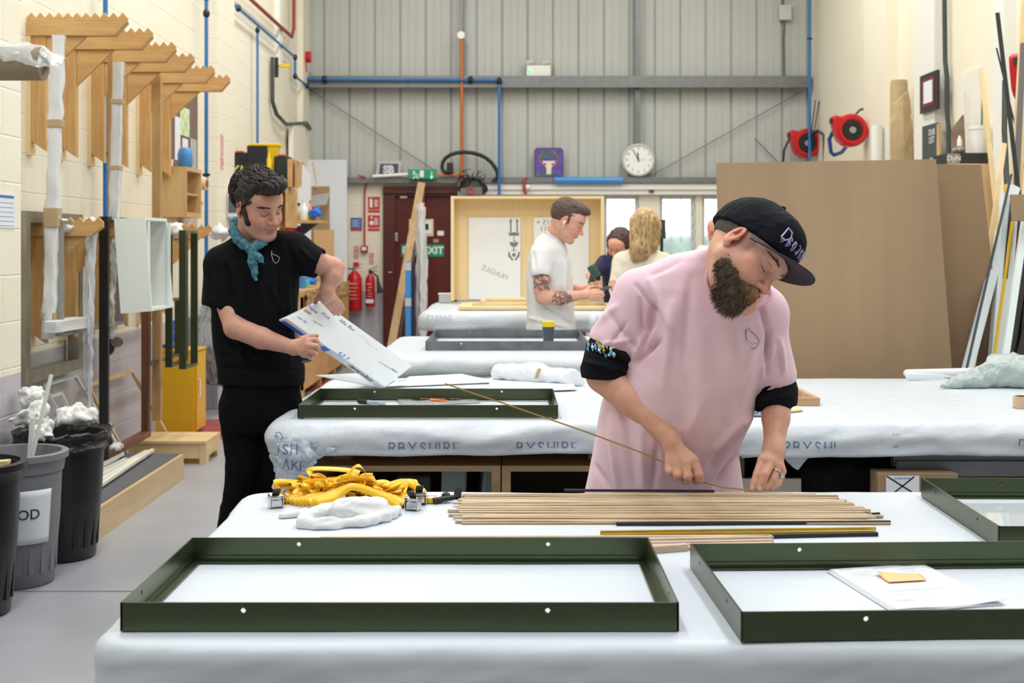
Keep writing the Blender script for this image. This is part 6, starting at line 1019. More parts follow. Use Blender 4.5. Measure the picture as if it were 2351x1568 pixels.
def hand(F_, wrist, d, n, side, curls, k=1.0, thumb=(.62, .62, -.35), tcurl=.25, spread=.06, tips=None):
    """palm with five separate bent fingers; returns fingertip positions"""
    wrist = np.array(wrist, float); d = np.array(d, float); d /= np.linalg.norm(d); n = np.array(n, float); n -= d*(n@d); n /= np.linalg.norm(n); s = np.cross(d, n)*side
    base = [(.031, .083), (.0105, .088), (-.0105, .084), (-.029, .075)]; L = [(.043, .026, .021), (.047, .029, .022), (.043, .027, .021), (.034, .021, .019)]; out = []
    for (b, l), ln, cu, i in zip(base, L, curls, range(4)):
        kn = wrist+(d*l+s*b)*k; F_.cap(wrist+(d*.012+s*b*.55)*k, kn, .0145*k, .0125*k, .012*k); F_.cap(kn-n*.004*k, kn-n*.004*k, .0125*k, .0125*k, .006*k)
        a = 0; p = kn-n*.002*k; lat = s*(b*spread/.03)
        for j, (seg, ang) in enumerate(zip(ln, cu)):
            a += ang; dd = d*math.cos(a)-n*math.sin(a)+lat*math.cos(a); dd /= np.linalg.norm(dd); q = p+dd*seg*k; r0 = (.0095, .0085, .0078)[j]*(.88 if i == 3 else 1); r1 = (.0086, .0078, .0066)[j]*(.88 if i == 3 else 1)
            F_.cap(p, q, r0*k, r1*k, .0025*k); p = q
        out.append(p)
    p = wrist+(d*.022+s*.024-n*.008)*k; t = np.array(thumb, float); a = 0; dd = d*t[0]+s*t[1]+n*t[2]; dd /= np.linalg.norm(dd)
    for j, seg in enumerate((.046, .033, .026)):
        q = p+dd*seg*k; F_.cap(p, q, (.0155, .0105, .0095)[j]*k, (.0115, .0098, .0078)[j]*k, (.012, .004, .003)[j]*k); p = q
        dd = dd*math.cos(tcurl)+(d*.75-s*.4-n*.35)*math.sin(tcurl); dd /= np.linalg.norm(dd)
    out.append(p); F_.cap(wrist-d*.01*k, wrist+d*.03*k, .023*k, .026*k, .018*k); return out
def hand_px(F_, wrist, chains, thumb=None, rw=.024):
    """hand posed finger by finger: each chain is (px, py, Y, radius) from the knuckle to the tip; metacarpals run from the wrist"""
    w_ = np.array(wrist, float)
    for i, ch in enumerate(chains):
        pts = [(pv(a, b, c), r) for a, b, c, r in ch]; kn, r0 = pts[0]; F_.cap(w_*.85+kn*.15, kn, .0165, r0*1.1, .012)
        for (a, ra), (b, rb) in zip(pts[:-1], pts[1:]): F_.cap(a, b, ra, rb, .002)
    if thumb:
        pts = [(pv(a, b, c), r) for a, b, c, r in thumb]; F_.cap(w_, pts[0][0], .018, pts[0][1], .014)
        for (a, ra), (b, rb) in zip(pts[:-1], pts[1:]): F_.cap(a, b, ra, rb, .003)
    F_.ell(w_, (rw, rw, rw), .015)
def nail(px, py, Y, R, parent, sc_=1.0):
    return obj('fingernail', MB().ball(pv(px, py, Y), (.0052*sc_, .0015, .006*sc_), 10, 6), mat('nail', (226, 184, 172), .3), parent, smooth=True)
def limb(F_, pts, k=.02):
    for (a, ra), (b, rb) in zip(pts[:-1], pts[1:]): F_.cap(a, b, ra, rb, k)
def pv(px, py, Y): return np.array(P(px, py, Y))
def bbx(pts, pad): a = np.array(pts); return a.min(0)-pad, a.max(0)+pad
def rows(lst): # (py, left px, right px, centre Y, half depth)
    out = []
    for py, l, r, Y, b in lst: s_ = F/Y; out.append((CAMZ+(HY-py)/s_, ((l+r)/2-CX)/s_, Y, (r-l)/2/s_, b))
    return out
def folds(m, lst, Yref, front=True):
    """cloth folds: displaced ridges (+) and valleys (-) along lines given as seen from the front"""
    nn = m.normals(); s_ = F/Yref; px = m.co[:, 0]*(F/m.co[:, 1])+CX; py = HY-(m.co[:, 2]-CAMZ)*(F/m.co[:, 1]); w_ = np.clip(-nn[:, 1]*1.6, 0, 1) if front else 1; D = np.zeros(len(px))
    for (x0, y0, x1, y1, wd, am) in lst:
        dx, dy = x1-x0, y1-y0; L2 = dx*dx+dy*dy; t = np.clip(((px-x0)*dx+(py-y0)*dy)/L2, 0, 1); dist = np.hypot(px-x0-t*dx, py-y0-t*dy); D += 2.1*am*np.exp(-(dist/(wd*.8))**2)*np.sin(np.pi*np.clip(t*.9+.08, 0, 1))**.6
    m.co = m.co+nn*(D*w_)[:, None]
def strands(path_fn, n, segs, r0, seed):
    """n tapering hairs; path_fn(rng) -> list of points"""
    g = np.random.default_rng(seed); mb = MB()
    for _ in range(n):
        pts = path_fn(g)
        if pts is None: continue
        m = len(pts); mb.tube(pts, [r0*(1-.8*(i/(m-1))**1.5) for i in range(m)], 3, caps=False)
    return mb
m_skin = mat('skin', (205, 160, 140), .48, attr='tint', bump=.12, bscale=260, sss=.12, bdist=.002, spec=.4)
def person(label, loc): return thing('person', label, 'person', loc)
def finish(name, meshes, m, parent, col=None, smooth=True, **k):
    base = meshes[0]
    for x in meshes[1:]: base.join(x)
    o = obj(name, base, m, parent, smooth=smooth, **k)
    if col is not None: setcol(o, col(base.co))
    return o
def surfproj(hd, cen, rad, v):
    v = np.array(v, float); v /= np.linalg.norm(v); return np.array(cen)+v*np.array(rad)
def ontoface(hd, fm, p, off):
    if not hasattr(fm, 'bv'): fm.bv = BVHTree.FromPolygons([tuple(v) for v in fm.co], [tuple(a) for a in fm.quads.tolist()])
    o_ = hd.w((p[0], .3, p[2])); h = fm.bv.ray_cast(Vector(o_), Vector(-hd.R[:, 1])); return np.array(h[0])+hd.R[:, 1]*off if h[0] is not None else hd.w(p)
def brow(hd, x, m, parent, fm, n=70, seed=1, tilt=0.0):
    g = np.random.default_rng(seed); mb = MB()
    for _ in range(n):
        t = g.random(); p = np.array((x*(.016+.034*t), .0965-.017*t**2, .0205+.004*math.sin(t*3)+g.normal()*.0016+tilt*t)); q = p+np.array((x*.009, .001-.004*t, .0035-.004*t)); mb.tube([ontoface(hd, fm, p, .0), ontoface(hd, fm, (p+q)/2, .0014), ontoface(hd, fm, q, .0008)], [.0008, .0007, .0003], 3, caps=False)
    return obj('eyebrow', mb, m, parent)
def lashes(hd, x, m, parent, fm):
    mb = MB(); mb.tube([ontoface(hd, fm, (x*(.0175+.028*t), .09, -.008-.003*math.sin(t*3.14)), .0004) for t in np.linspace(0, 1, 8)], [.0005, .001, .0013, .0014, .0014, .0013, .001, .0005], 5); mb.tube([ontoface(hd, fm, (x*(.018+.028*t), .09, .0075+.002*math.sin(t*3.14)), .0) for t in np.linspace(0, 1, 7)], [.0002, .0005, .0006, .0007, .0006, .0005, .0002], 4); return obj('eyelashes', mb, m, parent)
m_hair_b = mat('hair_dark_brown', (30, 22, 21), .42, var=.5, vscale=60, vcol=(58, 42, 36), spec=.4)
# ---------------------------------------------------------------- man in the pink t-shirt
def man_pink():
    t = person('person in a pink t-shirt and black cap bending over the wooden strips', (.52, 3.56, 0))
    hd = Head(pv(1714, 578, 3.26), basis((-.36, -.76, .52), (.56, -.62, -.54), (.73, .10, .67)), 1.07)
    U_, S_, Vt = np.linalg.svd(hd.R); hd.R = U_@Vt@np.array(Matrix.Rotation(math.radians(-5), 3, 'X')); hc = Head(hd.c, hd.R@np.array(Matrix.Rotation(math.radians(9), 3, 'X')), hd.k)
    h = .0026; lo, hi = bbx([hd.c, pv(1600, 680, 3.55)], .19); H_ = Field(lo, hi, h); hd.build(H_, jaw=1.08, nose=1.0)
    hb = hd.w((0, -.02, -.04)); H_.cap(pv(1680, 660, 3.45), hb, .061, .057, .03); H_.cap(pv(1700, 690, 3.42), hd.w((0, .02, -.07)), .046, .042, .03)
    hm = H_.mesh(1)
    T_ = Field(*bbx([pv(1480, 640, 3.52), pv(1760, 760, 3.5), pv(1520, 1130, 3.6)], .16), .008); T_.loft([(z, x, y, a*.9, b*.85) for z, x, y, a, b in rows([(1135, 1350, 1696, 3.62, .15), (930, 1390, 1725, 3.57, .16), (740, 1450, 1770, 3.54, .14), (650, 1480, 1745, 3.52, .11), (600, 1550, 1690, 3.5, .07)])], .02); tm = T_.mesh(0)
    # his right arm (left in the photo)
    el, wr = pv(1386, 862, 3.50), pv(1541, 1008, 3.39)
    A1 = Field(*bbx([pv(1400, 760, 3.5), el, wr, pv(1610, 1120, 3.33)], .085), .0024)
    mid = el*.62+wr*.38; limb(A1, [(pv(1418, 770, 3.5), .046), (el, .047), (mid, .042), (wr*.92+el*.08, .028), (wr, .026)], .012)
    hand_px(A1, wr+np.array((0, -.004, -.008)), [[(1594, 1057, 3.35, .0125), (1604, 1090, 3.335, .0128), (1606, 1101, 3.338, .0115), (1596, 1106, 3.362, .009)], [(1575, 1064, 3.345, .0125), (1579, 1094, 3.33, .0125), (1580, 1102, 3.335, .011), (1570, 1106, 3.36, .009)], [(1556, 1072, 3.348, .0118), (1556, 1090, 3.335, .0118), (1555, 1095, 3.342, .0105), (1552, 1096, 3.362, .009)], [(1536, 1075, 3.355, .0112), (1538, 1083, 3.345, .0108), (1542, 1085, 3.36, .0095)]], thumb=[(1545, 1050, 3.385, .014), (1575, 1085, 3.385, .011), (1596, 1104, 3.378, .009)], rw=.026)
    a1 = A1.mesh(1)
    # his left arm (right in the photo)
    el2, wr2 = pv(1784, 915, 3.50), pv(1777, 1030, 3.39)
    A2 = Field(*bbx([pv(1780, 800, 3.5), el2, wr2, pv(1740, 1128, 3.32)], .075), .0024)
    limb(A2, [(pv(1775, 820, 3.5), .042), (el2, .042), (el2*.6+wr2*.4, .0365), (wr2*.95+el2*.05, .027), (wr2, .025)], .012)
    hand_px(A2, pv(1776, 1036, 3.385), [[(1750, 1055, 3.352, .0118), (1738, 1090, 3.332, .0112), (1733, 1108, 3.325, .0098), (1728, 1121, 3.322, .0085)], [(1771, 1061, 3.348, .012), (1757, 1089, 3.324, .0112), (1750, 1108, 3.32, .0098), (1744, 1121, 3.319, .0088)], [(1786, 1070, 3.352, .0115), (1775, 1101, 3.332, .0105), (1766, 1113, 3.328, .0095), (1758, 1119, 3.325, .0085)], [(1796, 1082, 3.36, .0105), (1787, 1108, 3.34, .0094), (1780, 1115, 3.335, .0085), (1772, 1120, 3.332, .0078)]], thumb=[(1752, 1062, 3.395, .0125), (1738, 1090, 3.385, .0105), (1728, 1112, 3.37, .0088)], rw=.027)
    a2 = A2.mesh(1)
    hm2 = Mesh(); hm2.co = hm.co.copy(); hm2.quads = hm.quads.copy()
    finish('body', [hm, a1, a2, tm], m_skin, t, lambda co: skincol(co, hd, (212, 160, 139), 3, ((96, 74, 66), lambda p: np.clip((p[:, 2]+.03)/.02, 0, 1)*np.clip((.05-p[:, 1])/.012, 0, 1)*(np.abs(p[:, 0]) > .045)*(np.abs(p[:, 0]) < .079)*.6+.3*np.clip((-.045-p[:, 2])/.02, 0, 1)*np.clip((p[:, 1]-.0)/.02, 0, 1)), (190, 116, 108), None, 1.0))
    # beard: shaped mass plus individual hairs
    B = Field(*bbx([hd.w((0, .06, -.1))], .15), .003)
    hd.e(B, (0, .064, -.1), (.042, .036, .03), .02); hd.e(B, (0, .076, -.11), (.034, .027, .027), .02); hd.e(B, (0, .088, -.07), (.026, .018, .012), .01)
    for x in (-1, 1): hd.cp(B, (x*.063, .014, -.035), (x*.056, .03, -.075), .004, .014, .015); hd.cp(B, (x*.054, .032, -.08), (x*.02, .075, -.105), .016, .02, .02); hd.e(B, (x*.046, .05, -.076), (.016, .026, .024), .015); hd.cp(B, (x*.028, .086, -.075), (x*.006, .101, -.058), .009, .0115, .01); hd.cp(B, (x*.030, .082, -.07), (x*.026, .075, -.1), .010, .014, .012)
    bm_ = B.mesh(1); nn = bm_.normals(); bm_.co = bm_.co+nn*(fnoise(hd.loc(bm_.co)*np.array((60, 60, 14)), 4, 3, True)*.0022)[:, None]
    def bcol(co):
        p = hd.loc(co); d = np.array(lin((84, 70, 60))[:3]); g_ = np.array(lin((146, 112, 76))[:3]); gr = np.array(lin((132, 124, 112))[:3]); m = np.exp(-(((p[:, 0])/.035)**2+((p[:, 2]+.06)/.03)**2)); q = np.clip((-.12-p[:, 2])/.05, 0, 1)*.6
        c = d*(1-m)[:, None]+g_*m[:, None]; return (c*(1-q)[:, None]+gr*q[:, None])*(1+.35*fnoise(p*np.array((90, 90, 25)), 2, 2))[:, None].clip(.4, 1.8)
    m_bd = mat('beard_hair', (80, 66, 58), .6, attr='tint', spec=.3); bo = finish('beard', [bm_], m_bd, t, bcol)
    g = np.random.default_rng(5); idx = g.choice(len(bm_.co), 3400); mb = MB(); cols = []
    base_c = bcol(bm_.co[idx])
    for i, ci in zip(idx, base_c):
        p = bm_.co[i]; q = hd.loc(p[None])[0]; dn = hd.R@np.array((q[0]*3, .25, -1.0)); v = nn[i]*.75+dn*.9+g.normal(size=3)*.28; v /= np.linalg.norm(v); L_ = g.uniform(.006, .014)*(1.15 if q[2] < -.11 else .7)*(.5 if q[2] > -.05 else 1)
        if q[2] > -.062 and abs(q[0]) < .03: L_ *= .5
        mb.tube([p-nn[i]*.001, p+v*L_*.5+nn[i]*.001, p+(v+dn*.35)*L_], [.0008, .0006, .0002], 3, caps=False); cols += [ci*g.uniform(.6, 1.9)]*9
    ho = obj('beard_hairs', mb, m_bd, bo); setcol(ho, np.array(cols)) if len(cols) == len(ho.data.vertices) else setcol(ho, np.tile(np.array(lin((80, 66, 56))[:3]), (len(ho.data.vertices), 1)))
    ho['kind'] = 'stuff'
    m_br = mat('brow_brown', (110, 82, 62), .6)
    for x in (-1, 1): brow(hd, x, m_br, t, hm2, seed=3+x, n=60); lashes(hd, x, mat('lash_dark', (60, 40, 34), .6), t, hm2)
    # short hair at temple and nape
    S = Field(*bbx([hd.c], .13), .003); hd.e(S, (0, -.02, .03), (.0785, .0985, .0905), 0); hd.e(S, (0, .118, .0), (.2, .075, .2), .004, -1); hd.e(S, (0, -.02, -.1), (.2, .2, .083), .01, -1); sm = S.mesh(1); finish('cropped_hair', [sm], mat('cropped_hair', (92, 78, 70), .8, var=.5, vscale=120, bump=.5, bscale=400), t)
    # cap
    CP = Field(*bbx([hc.w((0, .03, .06))], .17), .003); hc.e(CP, (0, -.014, .036), (.086, .112, .104), 0); hc.e(CP, (0, .052, .075), (.068, .056, .05), .03); hc.e(CP, (0, .055, .035), (.07, .055, .04), .02)
    rt = np.array(Matrix.Rotation(math.radians(4), 3, 'X')); F2 = hc.w((0, 0, -.078)); CP.ell(F2, np.array((.5, .5, .1))*hc.k, .002, -1, hc.R@rt)
    cm = CP.mesh(2); p = hc.loc(cm.co); nn = cm.normals(); ang = np.arctan2(p[:, 0], p[:, 1]+.012); seam = np.abs(((ang/(math.pi/3)) % 1)-.5); cm.co = cm.co-nn*(np.exp(-((.5-seam)/.018)**2)*.0012*(p[:, 2] > .04)*(p[:, 2] < .128))[:, None]+nn*(fnoise(p*np.array((12, 12, 22)), 8, 3, True)*.0007)[:, None]
    m_cap = mat('navy_black_nylon', (8, 11, 22), .75, bump=.15, bscale=600, spec=.15); co_ = finish('cap', [cm], m_cap, t)
    def brimpt(u, v):
        a = (u-.5)*2; x = a*.083; y0 = -.004+.108*math.sqrt(max(0, 1-(a*.95)**2)); ext = .078*math.sqrt(max(0, 1-abs(a)**2.6)); y = y0+ext*v; z = .030-.018*a*a+.10*(y-.1)*v; return hc.w((x, y, z))
    obj('brim', MB().grid(brimpt, 40, 14), mat('brim_slate', (24, 32, 50), .5, bump=.2, bscale=500), co_, smooth=True, thick=.0035); obj('button', MB().ball(hc.w((0, -.01, .142)), (.009, .009, .007), 12, 8), m_cap, co_, smooth=True)
    # embroidered blackletter scrawl on the front panel
    g = np.random.default_rng(12); bv = BVHTree.FromPolygons([tuple(v) for v in cm.co], [tuple(q_) for q_ in cm.quads.tolist()]); em = MB()
    def onp(a, z, off=.0012):
        d_ = hc.R@np.array((math.sin(a), math.cos(a), 0)); o_ = hc.w((0, -.012, z)); hit = bv.ray_cast(Vector(o_+d_*.3), Vector(-d_)); return (np.array(hit[0])+d_*off) if hit[0] is not None else None
    glyphs = [[(0, 0), (0, 1), (.35, .95), (.55, .5), (.35, .05), (0, 0)], [(.15, .0), (.0, .35), (.15, .7), (.4, .5), (.1, .35), (.4, .0)], [(0, 0), (.05, .7), (.15, .5), (.25, .7), (.3, 0)], [(0, .7), (.3, .7), (.3, -.25), (.05, -.3)], [(0, .0), (.35, .6), (.1, .7), (0, .35), (.3, 0)], [(0, 0), (.1, .8), (.25, .0), (.35, .7)]]
    x0 = .62
    for gi in range(8):
        gl = glyphs[gi % 6]; sc_g = .023*(1.25 if gi in (0, 7) else .9)
        for rep in range(3):
            pts = [onp(x0-(gx*sc_g+g.normal()*.0008)/.1, .056+(.66-x0)*.016+gz*sc_g+g.normal()*.001) for gx, gz in gl]; pts = [q_ for q_ in pts if q_ is not None]
            if len(pts) > 1: em.tube(pts, .0013, 4)
        for dd in range(3):
            q0 = onp(x0-.03*dd-.02, .056+(.66-x0)*.016, .0012); q1 = onp(x0-.03*dd-.02, .050+(.66-x0)*.016-.006*g.random(), .0012)
            if q0 is not None and q1 is not None: em.tube([q0, q1], .0007, 4)
        x0 -= .145
    obj('embroidery', em, mat('lilac_thread', (190, 176, 224), .6), co_)
    # t-shirt
    m_pk = mat('pink_cotton', (234, 200, 214), .85, bump=.18, bscale=700, sheen=.25, var=.06, vscale=9, bdist=.001)
    TS = Field(*bbx([pv(1340, 560, 3.5), pv(1830, 1140, 3.6), pv(1400, 800, 3.5)], .13), .0042)
    TS.cap(pv(1470, 690, 3.51), pv(1409, 785, 3.5), .072, .070, .035); TS.cap(pv(1752, 735, 3.49), pv(1775, 858, 3.5), .062, .062, .03)
    n1 = np.array((-.5, 0, -.86)); 
    def cutoff(F_, p, n, big=.12):                                    # flat cut along the hem, hollow inside
        n = n/np.linalg.norm(n); R = orth(n, (0, 1, 0) if abs(n[1]) < .9 else (0, 0, 1)); F_.ell(p+n*.045, np.array((big, .045, big)), .0, -1, R)
    cutoff(TS, pv(1403, 792, 3.5), pv(1380, 845, 3.5)-pv(1409, 785, 3.5)); cutoff(TS, pv(1778, 886, 3.5), pv(1800, 945, 3.5)-pv(1775, 858, 3.5))
    TS.cap(pv(1404, 797, 3.5), pv(1390, 832, 3.5), .056, .056, .0, -1); TS.cap(pv(1780, 875, 3.5), pv(1784, 900, 3.5), .048, .048, .0, -1)
    TS.loft(rows([(1175, 1338, 1706, 3.61, .158), (1125, 1343, 1704, 3.605, .163), (1043, 1361, 1696, 3.59, .175), (1000, 1368, 1703, 3.58, .182), (967, 1374, 1717, 3.575, .186), (929, 1382, 1730, 3.57, .186), (880, 1398, 1746, 3.56, .18), (834, 1420, 1760, 3.555, .172), (790, 1436, 1772, 3.55, .165), (740, 1446, 1778, 3.54, .157), (700, 1452, 1768, 3.53, .145), (660, 1466, 1744, 3.52, .128), (628, 1492, 1730, 3.51, .108), (600, 1545, 1735, 3.49, .088), (572, 1598, 1735, 3.46, .07)]), .03, ex=2.25)
    TS.cap(pv(1478, 672, 3.51), pv(1560, 628, 3.5), .068, .055, .05); TS.cap(pv(1752, 712, 3.49), pv(1690, 650, 3.49), .062, .05, .05)
    TS.cap(pv(1702, 648, 3.42), hd.w((0, -.01, -.09)), .070, .068, .006, -1)
    ts = TS.mesh(2); nn = ts.normals(); q_ = ts.co*np.array((1, 1, .55))
    ts.co = ts.co+nn*(fnoise(q_*3.2, 21, 3)*.0035)[:, None]
    folds(ts, [(1462, 655, 1512, 720, 7, -.006), (1400, 720, 1460, 800, 9, -.005), (1470, 690, 1478, 800, 9, -.007), (1490, 640, 1545, 760, 12, .007), (1505, 700, 1470, 840, 10, -.010), (1478, 770, 1440, 860, 9, .009), (1455, 830, 1520, 780, 8, -.009), (1500, 760, 1470, 830, 9, .008), (1545, 700, 1520, 900, 16, .006), (1585, 640, 1570, 840, 14, -.005), (1610, 760, 1600, 980, 22, .005), (1420, 900, 1460, 1120, 14, -.007), (1400, 960, 1420, 1120, 10, .007), (1470, 980, 1480, 1125, 12, .006), (1510, 1020, 1500, 1125, 10, -.005), (1700, 980, 1630, 1075, 12, -.011), (1690, 1050, 1640, 1120, 9, -.010), (1720, 960, 1640, 1040, 14, .010), (1715, 870, 1690, 960, 10, -.005), (1735, 800, 1690, 905, 12, .006), (1765, 760, 1758, 860, 7, -.011), (1790, 780, 1800, 860, 8, .007), (1745, 700, 1762, 770, 8, -.007), (1670, 690, 1700, 830, 12, .004), (1640, 830, 1660, 1000, 14, -.003), (1775, 800, 1745, 870, 8, .006), (1385, 790, 1450, 780, 7, .005), (1365, 745, 1420, 700, 10, .005), (1395, 800, 1440, 740, 6, -.005), (1560, 600, 1480, 640, 8, -.003), (1360, 1060, 1400, 1125, 8, -.006), (1620, 900, 1580, 1000, 16, .004)], 3.5)
    so = finish('t_shirt', [ts], m_pk, t)
    bvt = BVHTree.FromPolygons([tuple(v) for v in ts.co], [tuple(q_) for q_ in ts.quads.tolist()])
    def onshirt(px, py):
        o_ = Vector((0, 0, CAMZ)); d_ = (P(px, py, 3.4)-o_).normalized(); hit = bvt.ray_cast(o_, d_); return np.array(hit[0])-np.array(d_)*.0016 if hit[0] is not None else None
    rp = TS.rim(pv(1702, 648, 3.42), hd.w((0, -.01, -.09)), .070)
    if rp: obj('collar', MB().tube(rp, .0062, 8, caps=False), mat('pink_rib', (228, 184, 203), .85), so, smooth=True)
    # chest emblem: drop outline with lettering along it
    lg = MB(); cn = (1727, 778)
    dp = [(1717, 752), (1724, 761), (1736, 770), (1743, 782), (1740, 794), (1731, 801), (1722, 798)]; ds = []
    for a_, b_ in zip(dp[:-1], dp[1:]): ds += [np.array(a_)+(np.array(b_)-np.array(a_))*k/3 for k in range(3)]
    pl = [onshirt(*q_) for q_ in ds]; pl = [q_ for q_ in pl if q_ is not None]; lg.tube(pl, .0007, 4)
    m_navy = mat('navy_print', (66, 60, 100), .7); obj('printed_outline', lg, m_navy, so)
    lt = MB()
    for k, ch in enumerate('DARBYSHIRELTD'):
        u = k/12; px, py = (1713+u*6-3*math.sin(u*3.1)*1.0, 757+u*36) if u < .7 else (1716+(u-.7)*62, 783+(u-.7)*50-(u-.85)*(u > .85)*60); q0 = onshirt(px, py)
        if q0 is not None: lt.v, lt.f = (lambda a, b: (a.v+b.v, a.f+[tuple(i+len(a.v) for i in f) for f in b.f]))(lt, text_mb(ch, .0055, q0, (.6, 0, -.8), (.8, 0, .6)))
    obj('printed_letters', lt, m_navy, so)
    # black long sleeves rolled up under the shirt sleeves
    m_bs = mat('black_jersey', (12, 13, 22), .85, bump=.2, bscale=500, spec=.2)
    def cuff(name, pts, cutp, cutn, inner, seed, fl):
        Cf = Field(*bbx([p for p, r in pts], .1), .0035); limb(Cf, pts, .02); cutoff(Cf, cutp, cutn); Cf.cap(inner[0], inner[1], inner[2], inner[3], 0, -1); cf = Cf.mesh(1); nn = cf.normals(); cf.co = cf.co+nn*(fnoise(cf.co*9, seed, 3, True)*.0013)[:, None]; folds(cf, fl, 3.5); return finish(name, [cf], m_bs, t)
    c1 = cuff('rolled_sleeve', [(pv(1415, 785, 3.5), .052), (pv(1400, 812, 3.5), .064), (pv(1388, 850, 3.5), .066)], pv(1388, 862, 3.5), pv(1395, 1000, 3.5)-pv(1400, 800, 3.5), (pv(1392, 845, 3.5), pv(1385, 890, 3.5), .057, .059), 31, [(1345, 800, 1440, 835, 6, -.006), (1342, 830, 1430, 850, 6, .005), (1400, 800, 1450, 830, 7, .006)])
    c2_ = cuff('rolled_sleeve', [(pv(1780, 845, 3.5), .042), (pv(1780, 878, 3.5), .047), (pv(1779, 902, 3.5), .058), (pv(1778, 918, 3.5), .060)], pv(1780, 932, 3.5), pv(1815, 1000, 3.5)-pv(1790, 850, 3.5)+np.array((.0, 0, 0)), (pv(1782, 915, 3.5), pv(1784, 960, 3.5), .0495, .050), 33, [(1735, 905, 1815, 880, 6, -.006), (1735, 925, 1820, 905, 6, .005)])
    # bright print on the photo-left sleeve
    bvc = BVHTree.FromPolygons([tuple(v) for v in c1.data.vertices and [tuple(Vector(v.co)+ORG[t.name]) for v in c1.data.vertices]], [tuple(p.vertices) for p in c1.data.polygons]); g = np.random.default_rng(3)
    for nm_p, rgb, nst in (('print_blue', (84, 176, 236), 11), ('print_white', (232, 240, 240), 10), ('print_gold', (196, 160, 50), 8)):
        mbp = MB()
        for k in range(nst):
            px = g.uniform(1350, 1412); py = 772+(px-1352)*.42+g.uniform(-6, 30); d2 = g.uniform(4, 11); a = g.uniform(.9, 1.9) if nm_p != 'print_gold' else g.uniform(0, 3); pts = []
            for s_ in (-1, 0, 1):
                o_ = Vector((0, 0, CAMZ)); d_ = (P(px+math.cos(a)*d2*s_*.6, py+math.sin(a)*d2*s_, 3.4)-o_).normalized(); hit = bvc.ray_cast(o_, d_)
                if hit[0] is not None: pts.append(np.array(hit[0])+np.array(d_)*.0015)
            if len(pts) == 3: mbp.tube(pts, [.0013, .0052, .0013], 6)
        if mbp.v: obj('sleeve_print', mbp, mat(nm_p, rgb, .6), c1)
    # trousers
    TR = Field(*bbx([pv(1350, 1120, 3.62), (.62, 3.62, .08)], .16), .009); TR.loft([(.62, .41, 3.62, .15, .12), (.86, .41, 3.62, .16, .12)], .03)
    for x in (.32, .51): limb(TR, [((x, 3.62, .78), .085), ((x, 3.6, .48), .075), ((x, 3.64, .1), .065)], .03)
    finish('trousers', [TR.mesh(1)], mat('black_trousers', (16, 16, 20), .85), t)
    for x in (.30, .52): obj('shoe', MB().ball((x, 3.58, .045), (.05, .14, .045), 16, 8), m_blk_p, t, smooth=True)
    # rings
    for (p0, p1, f_, r_, w_) in ((pv(1786, 1070, 3.352), pv(1775, 1101, 3.332), .42, .0122, .0022), (pv(1796, 1082, 3.36), pv(1787, 1108, 3.34), .5, .0112, .0026)):
        c = p0*(1-f_)+p1*f_; d_ = (p1-p0)/np.linalg.norm(p1-p0); u_ = np.cross(d_, (0, 1, 0)); u_ /= np.linalg.norm(u_); v_ = np.cross(d_, u_); mb = MB(); mb.tube([c+(u_*math.cos(a)+v_*math.sin(a))*r_ for a in np.linspace(0, 2*math.pi, 29)], w_*.8, 8, caps=False)
        if w_ > .0024: mb.ball(c+np.array((.001, -r_-.001, 0)), (.0055, .003, .0045), 12, 8)
        obj('ring', mb, m_chr, t, smooth=True)
    nail(1727, 1120, 3.3135, None, t); nail(1744, 1121, 3.3105, None, t)
    return hd
hd1 = man_pink()
# the long slip he bends
pts = [P(1022, 881, 3.05), P(1180, 934, 3.12), P(1350, 993, 3.22), P(1470, 1038, 3.31), P(1515, 1057, 3.362), P(1565, 1084, 3.372), P(1613, 1107, 3.355), P(1660, 1119, 3.34), P(1725, 1126, 3.325)]
mb = MB()
for a_, b_ in zip(pts[:-1], pts[1:]): mb.bar(a_, b_, .0045, .0035)
tag(obj('bent_fillet', mb, mat('gold_edge_oak', (176, 136, 72), .5)), 'long thin wooden strip held up at a slant in both hands over the tables', 'strip')
